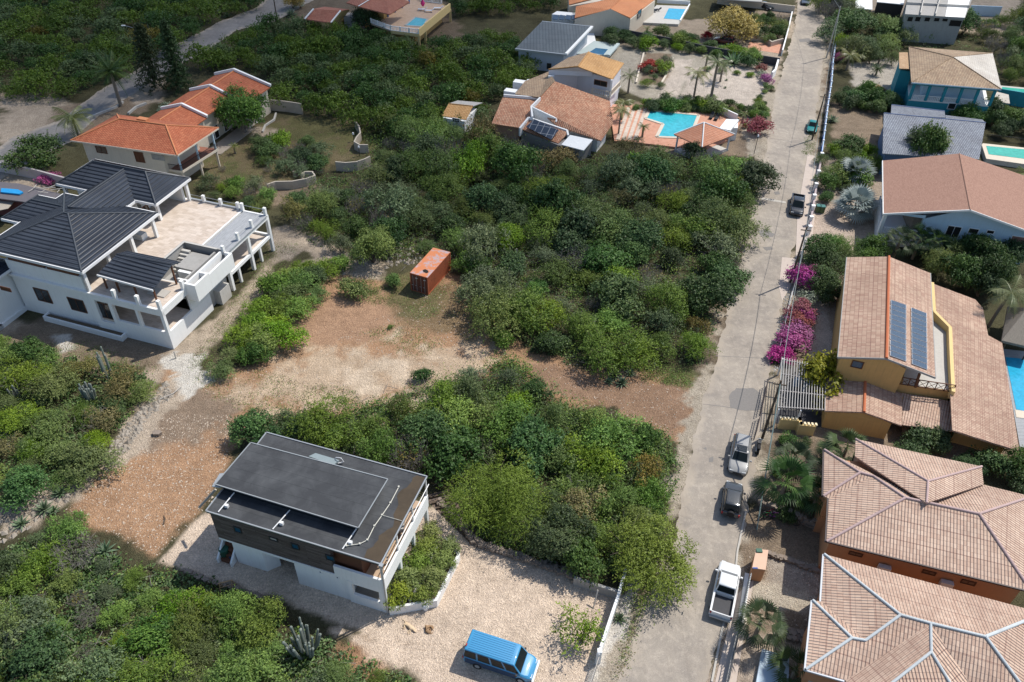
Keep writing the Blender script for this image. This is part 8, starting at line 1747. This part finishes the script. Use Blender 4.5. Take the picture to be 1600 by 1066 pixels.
def vehicle(name, label, cat, px_r, px_f, mat, kind, L, Wd, H, zc=.6, group=None):
    a, b = W(*px_r, zc), W(*px_f, zc); d = (b - a).normalized(); c = (a + b) / 2; r = root(name, V(c.x, c.y, .012), label, cat, group, math.atan2(d.y, d.x)); ORG[r.name] = V(0, 0, 0)
    h = L / 2; w = Wd / 2; bel = {'suv': .98, 'sedan': .85, 'pickup': 1.02, 'van': 1.12}[kind]; hood = {'suv': .92, 'sedan': .78, 'pickup': 1.0, 'van': 1.05}[kind]
    G = M_carglass
    if kind == 'sedan': xb0, xb1, xr0, xr1 = -h + .55, h - 1.2, -h + 1.2, h - 2.0
    elif kind == 'suv': xb0, xb1, xr0, xr1 = -h + .08, h - 1.15, -h + .38, h - 1.95
    elif kind == 'pickup': xb0, xb1, xr0, xr1 = -h + 1.95, h - 1.15, -h + 2.15, h - 1.95
    else: xb0, xb1, xr0, xr1 = -h + .03, h - .85, -h + .12, h - 1.45
    st = [(-h, w * .86, .42, bel - .22, bel - .08, w * .74), (-h + .15, w * .97, .28, bel - .14, bel - .01, w * .88)]
    if kind == 'pickup': st = [(-h, w * .95, .42, bel - .22, bel - .12, w * .9), (-h + .1, w, .32, bel - .14, bel - .03, w * .93)]
    st2 = [(xb1 - .1, w, .26, bel - .12, bel, w * .88), (xb1 + .25, w, .26, hood - .12, hood, w * .86), (h - .35, w * .96, .28, hood - .18, hood - .06, w * .78), (h - .08, w * .84, .36, hood - .3, hood - .22, w * .66), (h, w * .72, .42, .6, .66, w * .6)]
    if kind != 'pickup': loft(st + st2, mat, "body", r, .06)
    else:
        loft([(xb0 - .02, w, .3, bel - .12, bel, w * .9)] + st2, mat, "body", r, .06)
        m = MB(); x0, x1 = -h, xb0 - .03
        m.prism([V(x0, -w * .98, 0), V(x1, -w * .98, 0), V(x1, w * .98, 0), V(x0, w * .98, 0)], .42, .62)
        for s in (-1, 1): m.prism([V(x0, s * w * .98, 0), V(x1, s * w * .98, 0), V(x1, s * (w * .98 - .16), 0), V(x0, s * (w * .98 - .16), 0)], .62, bel - .02)
        m.prism([V(x1 - .06, -w * .8, 0), V(x1, -w * .8, 0), V(x1, w * .8, 0), V(x1 - .06, w * .8, 0)], .62, bel); bd = m.build("bed", mat, r, local=True)
        m = MB(); m.prism([V(x0 + .06, -w * .8, 0), V(x1 - .07, -w * .8, 0), V(x1 - .07, w * .8, 0), V(x0 + .06, w * .8, 0)], .622, .66); m.build("bed_liner", plain("bed_liner", (.06, .06, .065), .7, .2, 3), bd, local=True)
        m = MB()
        for s in (-1, 1): m.prism([V(x0 + .06, s * (w * .98 - .165), 0), V(x1 - .07, s * (w * .98 - .165), 0), V(x1 - .07, s * (w * .98 - .18), 0), V(x0 + .06, s * (w * .98 - .18), 0)], .66, bel - .04)
        m.build("bed_side_liner", MATS["bed_liner"], bd, local=True)
        m = MB(); m.prism([V(x0 - .03, -w * .82, 0), V(x0 + .05, -w * .82, 0), V(x0 + .05, w * .82, 0), V(x0 - .03, w * .82, 0)], .5, bel - .04); m.build("tailgate", mat, r, local=True)
        m = MB(); m.prism([V(x0 - .2, -w * .9, 0), V(x0 - .04, -w * .9, 0), V(x0 - .04, w * .9, 0), V(x0 - .2, w * .9, 0)], .38, .52); m.build("bumper", M_steel, r, local=True)
    wt = w * .74 if kind != 'van' else w * .88; wb = w * .87 if kind != 'van' else w * .97
    m = MB(); lo = [V(xb0, -wb, bel - .02), V(xb1, -wb, bel - .02), V(xb1, wb, bel - .02), V(xb0, wb, bel - .02)]; hi = [V(xr0, -wt, H - .03), V(xr1, -wt, H - .03), V(xr1, wt, H - .03), V(xr0, wt, H - .03)]; 
    for i in range(4): j = (i + 1) % 4; m.face([lo[i], lo[j], hi[j], hi[i]])
    m.face(lo[::-1]); mid = [V(xr0 + .25, -wt * .8, H), V(xr1 - .25, -wt * .8, H), V(xr1 - .25, wt * .8, H), V(xr0 + .25, wt * .8, H)]
    for i in range(4): j = (i + 1) % 4; m.face([hi[i], hi[j], mid[j], mid[i]])
    m.face(mid); cb = smooth_bm(m.build("cabin", mat, r, local=True, weld=True), .07, 3, 20)
    def glass(nm, A, B, C_, D_, k=.06, off=.015):     # lower A,B upper C_,D_
        n = (B - A).cross(D_ - A).normalized(); cen = (A + B + C_ + D_) / 4
        if n.dot(cen - V((xb0 + xb1) / 2, 0, 1)) < 0: n = -n
        m = MB(); P = [A.lerp(B, k).lerp(D_.lerp(C_, k), .1), A.lerp(B, 1 - k).lerp(D_.lerp(C_, 1 - k), .1), A.lerp(B, 1 - k).lerp(D_.lerp(C_, 1 - k), .9), A.lerp(B, k).lerp(D_.lerp(C_, k), .9)]; m.face([p + n * off for p in P]); return m.build(nm, G, r, local=True)
    glass("windscreen", lo[1], lo[2], hi[2], hi[1]); glass("rear_window", lo[3], lo[0], hi[0], hi[3])
    nw = 4 if kind == 'van' else (3 if kind == 'suv' else 2)
    for sA, sB, sC, sD in ((lo[0], lo[1], hi[1], hi[0]), (lo[3], lo[2], hi[2], hi[3])):
        for k in range(nw): glass("side_window", sA.lerp(sB, k / nw), sA.lerp(sB, (k + 1) / nw), sD.lerp(sC, (k + 1) / nw), sD.lerp(sC, k / nw), .07)
    R = .36 if kind in ('pickup', 'suv', 'van') else .31
    for x in (-h + .95 if kind != 'van' else -h + 1.2, h - .85):
        for y in (-w + .08, w - .08): wheel(r, x, y, R)
    for s in (-1, 1):
        m = MB(); m.box(V(h - .13, s * w * .62, hood - .36), .12, .34, .16); m.build("headlight", plain("headlight_glass", (.7, .72, .72), .15), r, local=True)
        m = MB(); m.box(V(-h + .02, s * w * .86, bel - .34), .1, .14, .26); m.build("tail_light", plain("tail_light_red", (.35, .02, .02), .3), r, local=True)
        m = MB(); m.box(V(xb1 - .3, s * (w + .1), bel), .12, .2, .15); m.build("mirror", mat if kind != 'van' else M_darkmetal, r, local=True)
    m = MB(); m.box(V(h - .02, 0, .45), .06, w * .9, .16); m.build("grille", M_darkmetal, r, local=True)
    if kind == 'suv':
        for s in (-1, 1): m = MB(); m.beam(V(xr0 + .2, s * wt * .88, H + .05), V(xr1 - .2, s * wt * .88, H + .05), .04, .04); m.build("roof_rail", M_darkmetal, r, local=True)
    return r, dict(h=h, w=w, H=H, xr0=xr0, xr1=xr1, wt=wt, bel=bel)
P_white = paint("white_car_paint", (.72, .73, .73)); P_silver = paint("silver_car_paint", (.30, .30, .29), .35); P_dark = paint("dark_grey_car_paint", (.05, .055, .06)); P_black = paint("black_car_paint", (.03, .033, .038)); P_teal = paint("teal_car_paint", (.0, .20, .19)); P_aqua = paint("aqua_car_paint", (.03, .30, .33)); P_greyb = paint("blue_grey_car_paint", (.09, .12, .16)); P_blue = paint("faded_blue_van_paint", (.045, .27, .50), .45); P_red = paint("dark_red_car_paint", (.10, .012, .012))
vehicle("pickup_truck", "white double cab pickup with an empty dark bed parked beside the slatted fence", "pickup truck", (1126, 960), (1141, 884), P_white, 'pickup', 5.3, 1.88, 1.78)
r, q = vehicle("parked_car", "dark compact car with a spare wheel on its tail, parked behind the silver car", "car", (1141, 803), (1147, 757), P_dark, 'suv', 4.0, 1.75, 1.75, group=None); ORG[r.name] = V(0, 0, 0)
m = MB(); m.tube(V(-q['h'] - .22, 0, .95), V(-q['h'] - .02, 0, .95), .33, .33, 18); m.build("spare_wheel", M_rubber, r, local=True)
r, q = vehicle("parked_car", "silver car with a sunroof parked facing the camera near the motorcycle", "car", (1160, 686), (1152, 738), P_silver, 'suv', 4.7, 1.85, 1.62)
m = MB(); m.box(V(.0, 0, q['H'] + .002), .75, 1.0, .02); m.build("sunroof", M_glass, r, local=True)
vehicle("pickup_truck", "black pickup parked facing the camera beside the pillared wall", "pickup truck", (1247.5, 304), (1244, 338), P_black, 'pickup', 5.3, 1.85, 1.78)
vehicle("parked_car", "small teal car parked under the second utility pole", "car", (1271.5, 186), (1267.5, 209), P_teal, 'sedan', 4.1, 1.65, 1.4); vehicle("parked_car", "aqua car half hidden by the thicket tree at the left road edge", "car", (1188, 257), (1182, 281), P_aqua, 'sedan', 4.3, 1.7, 1.42)
vehicle("parked_car", "blue grey car at the very top of the street", "car", (1261, -8), (1257.5, 10), P_greyb, 'sedan', 4.4, 1.75, 1.45); vehicle("parked_car", "dark red car half hidden in front of the yellow blossoming tree", "car", (1145, 66), (1117, 61), P_red, 'suv', 4.3, 1.75, 1.55)
r, q = vehicle("blue_van", "faded blue passenger van with a ribbed roof parked on the gravel yard", "van", (730, 1010), (836, 1045), P_blue, 'van', 5.5, 2.0, 2.1, .9)
m = MB()
for k in range(9): y = -q['wt'] * .8 + q['wt'] * 1.6 * k / 8; m.beam(V(q['xr0'] + .25, y, q['H'] + .012), V(q['xr1'] - .3, y, q['H'] + .012), .035, .03)
m.build("roof_ribs", P_blue, r, local=True); m = MB(); m.box(V(q['h'] + .06, 0, .42), .14, 1.8, .2); m.build("bumper", M_whitepaint, r, local=True)
m = MB(); m.box(V(q['xr0'] + .06, -.5, q['H'] - .06), .08, .22, .1); m.build("brake_light", MATS["tail_light_red"], r, local=True)
m = MB()
for s in (-1, 1): m.prism([V(-q['h'] + .2, s * (q['w'] - .01), 0), V(q['h'] - 1.2, s * (q['w'] - .01), 0), V(q['h'] - 1.2, s * (q['w'] + .006), 0), V(-q['h'] + .2, s * (q['w'] + .006), 0)], .4, 1.0)
m.build("side_stripe", plain("dark_blue_stripe", (.03, .06, .12), .4), r, local=True)
r, q = vehicle("parked_car", "dark car under the carport at the top edge", "car", (1190, 8), (1200, 11), P_black, 'sedan', 4.2, 1.7, 1.4)
def bicycle(px, py, rz, col, label, group):
    b = W(px, py); r = root("bicycle", b, label, "bicycle", group, rz); ORG[r.name] = V(0, 0, 0); tilt = .25
    T = lambda x, z: V(x, z * tilt, z)
    for x in (-.52, .52):
        m = MB(); n = 18
        for i in range(n): a0, a1 = 2 * math.pi * i / n, 2 * math.pi * (i + 1) / n; m.tube(T(x + .33 * math.cos(a0), .34 + .33 * math.sin(a0)), T(x + .33 * math.cos(a1), .34 + .33 * math.sin(a1)), .022, n=5, caps=False)
        for i in range(6): a0 = math.pi * i / 3; m.tube(T(x, .34), T(x + .32 * math.cos(a0), .34 + .32 * math.sin(a0)), .006, n=3, caps=False)
        m.build("wheel", M_rubber, r, local=True)
    m = MB()
    for a, c in (((-.52, .34), (-.1, .3)), ((-.1, .3), (-.22, .82)), ((-.22, .82), (-.52, .34)), ((-.2, .75), (.38, .78)), ((-.1, .3), (.4, .7)), ((.36, .9), (.52, .34))): m.tube(T(*a), T(*c), .022, n=6)
    m.build("frame", paint("bicycle_paint_%d" % PN[0], col), r, local=True); PN[0] += 1
    m = MB(); m.beam(T(-.34, .86), T(-.1, .86), .12, .06); m.build("saddle", M_rubber, r, local=True); m = MB(); p = T(.34, .98); m.tube(p + V(0, -.28, 0), p + V(0, .28, 0), .018, n=5); m.tube(T(.36, .9), p, .018, n=5); m.build("handlebar", M_darkmetal, r, local=True)
for i, (px, py, rz, c, lb) in enumerate(((1196, 812, .1, (.05, .25, .08), "green bicycle leaning at the left end of the rubble wall"), (1203, 808, .5, (.45, .04, .04), "red bicycle second from the left at the rubble wall"), (1210, 812, -.2, (.25, .05, .28), "purple bicycle in the middle of the row at the rubble wall"), (1233, 819, -.3, (.5, .5, .52), "pale bicycle standing apart at the right end of the row"))): bicycle(px, py, rz, c, lb, "bicycles parked at the rubble wall")
def motorbike():
    b = W(1184, 702); r = root("motorcycle", b, "black motorcycle standing next to the silver car", "motorcycle", None, rad(75)); ORG[r.name] = V(0, 0, 0)
    for x in (-.65, .68): m = MB(); m.tube(V(x, -.07, .3), V(x, .07, .3), .3, .3, 18); smooth_bm(m.build("wheel", M_rubber, r, local=True), .04)
    m = MB(); m.beam(V(-.5, 0, .5), V(.4, 0, .5), .26, .3); m.beam(V(.3, 0, .5), V(.68, 0, .32), .1, .1); m.beam(V(.4, 0, .8), V(.66, 0, .32), .08, .08); smooth_bm(m.build("frame", M_darkmetal, r, local=True), .03)
    m = MB(); m.beam(V(-.05, 0, .82), V(.35, 0, .86), .3, .24); smooth_bm(m.build("fuel_tank", P_black, r, local=True), .08); m = MB(); m.beam(V(-.75, 0, .8), V(-.08, 0, .78), .26, .12); smooth_bm(m.build("seat", M_rubber, r, local=True), .05)
    m = MB(); m.tube(V(.42, -.36, 1.05), V(.42, .36, 1.05), .02); m.tube(V(.42, 0, 1.05), V(.5, 0, .8), .03); m.build("handlebar", M_steel, r, local=True); m = MB(); m.tube(V(.5, 0, .85), V(.66, 0, .85), .11, .09, 10); m.build("headlight", M_steel, r, local=True)
    m = MB(); m.tube(V(-.2, .16, .32), V(-.75, .2, .42), .05, .06); m.build("exhaust", M_steel, r, local=True)
motorbike()
for i, (px, py, lb) in enumerate(((1276.5, 331, "first green wheeled bin behind the pillared wall, nearer the road"), (1283, 332, "second green wheeled bin behind the pillared wall, nearer the silvery palm"))):
    b = W(px, py); r = root("wheeled_bin", b, lb, "bin", "green bins behind the pillared wall"); m = MB(); m.box(b, .6, .65, 1.0); m.build("body", plain("olive_green_plastic", (.10, .14, .06), .5), r); m = MB(); m.box(b + V(0, 0, 1.0), .66, .72, .08); m.build("lid", plain("bin_lid_green", (.06, .18, .16), .5), r)
# ================================================================ two sleeping dogs
def skin_body(name, verts, edges, radii, mat, parent, sub=2):
    me = bpy.data.meshes.new(name); me.from_pydata(verts, edges, []); ob = bpy.data.objects.new(name, me); COL.objects.link(ob)
    if parent: ob.parent = parent
    me.materials.append(mat); sk = ob.modifiers.new("skin", 'SKIN'); sk.use_smooth_shade = True
    for i, rr in enumerate(radii): v = me.skin_vertices[0].data[i]; v.radius = (rr, rr) if not isinstance(rr, tuple) else rr; v.use_root = (i == 0)
    sb = ob.modifiers.new("sub", 'SUBSURF'); sb.levels = sub; sb.render_levels = sub; return ob
def dog(px, py, rz, col, curl, label):
    b = W(px, py); r = root("sleeping_dog", b, label, "dog", None, rz)
    # lying on its side: spine along x, belly towards -y
    if not curl:
        vs = [(-.32, 0, .12), (-.12, 0, .13), (.10, 0, .14), (.26, .02, .13), (.38, .03, .11), (.50, .0, .10), (.62, -.03, .07), (-.36, -.14, .10), (-.22, -.26, .07), (-.34, -.40, .04), (-.33, -.12, .05), (-.15, -.28, .04), (-.22, -.44, .03), (.20, -.14, .09), (.16, -.30, .05), (.26, -.44, .03), (.24, -.12, .05), (.28, -.28, .04), (.40, -.38, .03), (-.46, .06, .08), (-.62, .10, .04), (-.76, .04, .03), (.48, .09, .13), (.49, -.07, .14)]
        ed = [(0, 1), (1, 2), (2, 3), (3, 4), (4, 5), (5, 6), (0, 7), (7, 8), (8, 9), (0, 10), (10, 11), (11, 12), (3, 13), (13, 14), (14, 15), (3, 16), (16, 17), (17, 18), (0, 19), (19, 20), (20, 21), (5, 22), (5, 23)]
        rd = [.13, .125, .14, .13, .085, .085, .04, .07, .04, .025, .06, .035, .025, .05, .033, .025, .05, .033, .025, .03, .02, .012, .025, .025]
    else:
        vs = [(-.20, -.10, .12), (-.14, .10, .14), (.04, .20, .15), (.20, .12, .14), (.26, -.04, .12), (.20, -.18, .11), (.08, -.24, .08), (-.14, -.24, .08), (.00, -.16, .06), (.10, -.06, .04), (.10, .04, .08), (.02, -.08, .05), (-.26, -.16, .06), (-.14, -.34, .03), (.04, -.34, .03), (.27, -.22, .15), (.13, -.13, .15), (.0, .0, .11)]
        ed = [(0, 1), (1, 2), (2, 3), (3, 4), (4, 5), (5, 6), (0, 7), (7, 8), (8, 9), (3, 10), (10, 11), (0, 12), (12, 13), (13, 14), (5, 15), (5, 16), (1, 17)]
        rd = [.12, .13, .13, .12, .085, .08, .04, .06, .04, .025, .045, .03, .03, .02, .012, .025, .025, .12]
    n = NT("dog_fur_%d" % px); p = n.pos(); a = n.noise(12, 4, .6, p); n.col(n.mix(a, sc3(col, .75), sc3(col, 1.2))); n.rough(.9, .1)
    skin_body("body", vs, ed, rd, n.m, r); r.scale = (1.2, 1.2, 1.1); return r
dog(640, 980, rad(-38), (.66, .50, .33), False, "sandy coloured dog stretched out asleep on the gravel, left of the curled one"); dog(670, 984, rad(60), (.33, .21, .12), True, "brown dog curled up asleep on the gravel, right of the stretched out one")
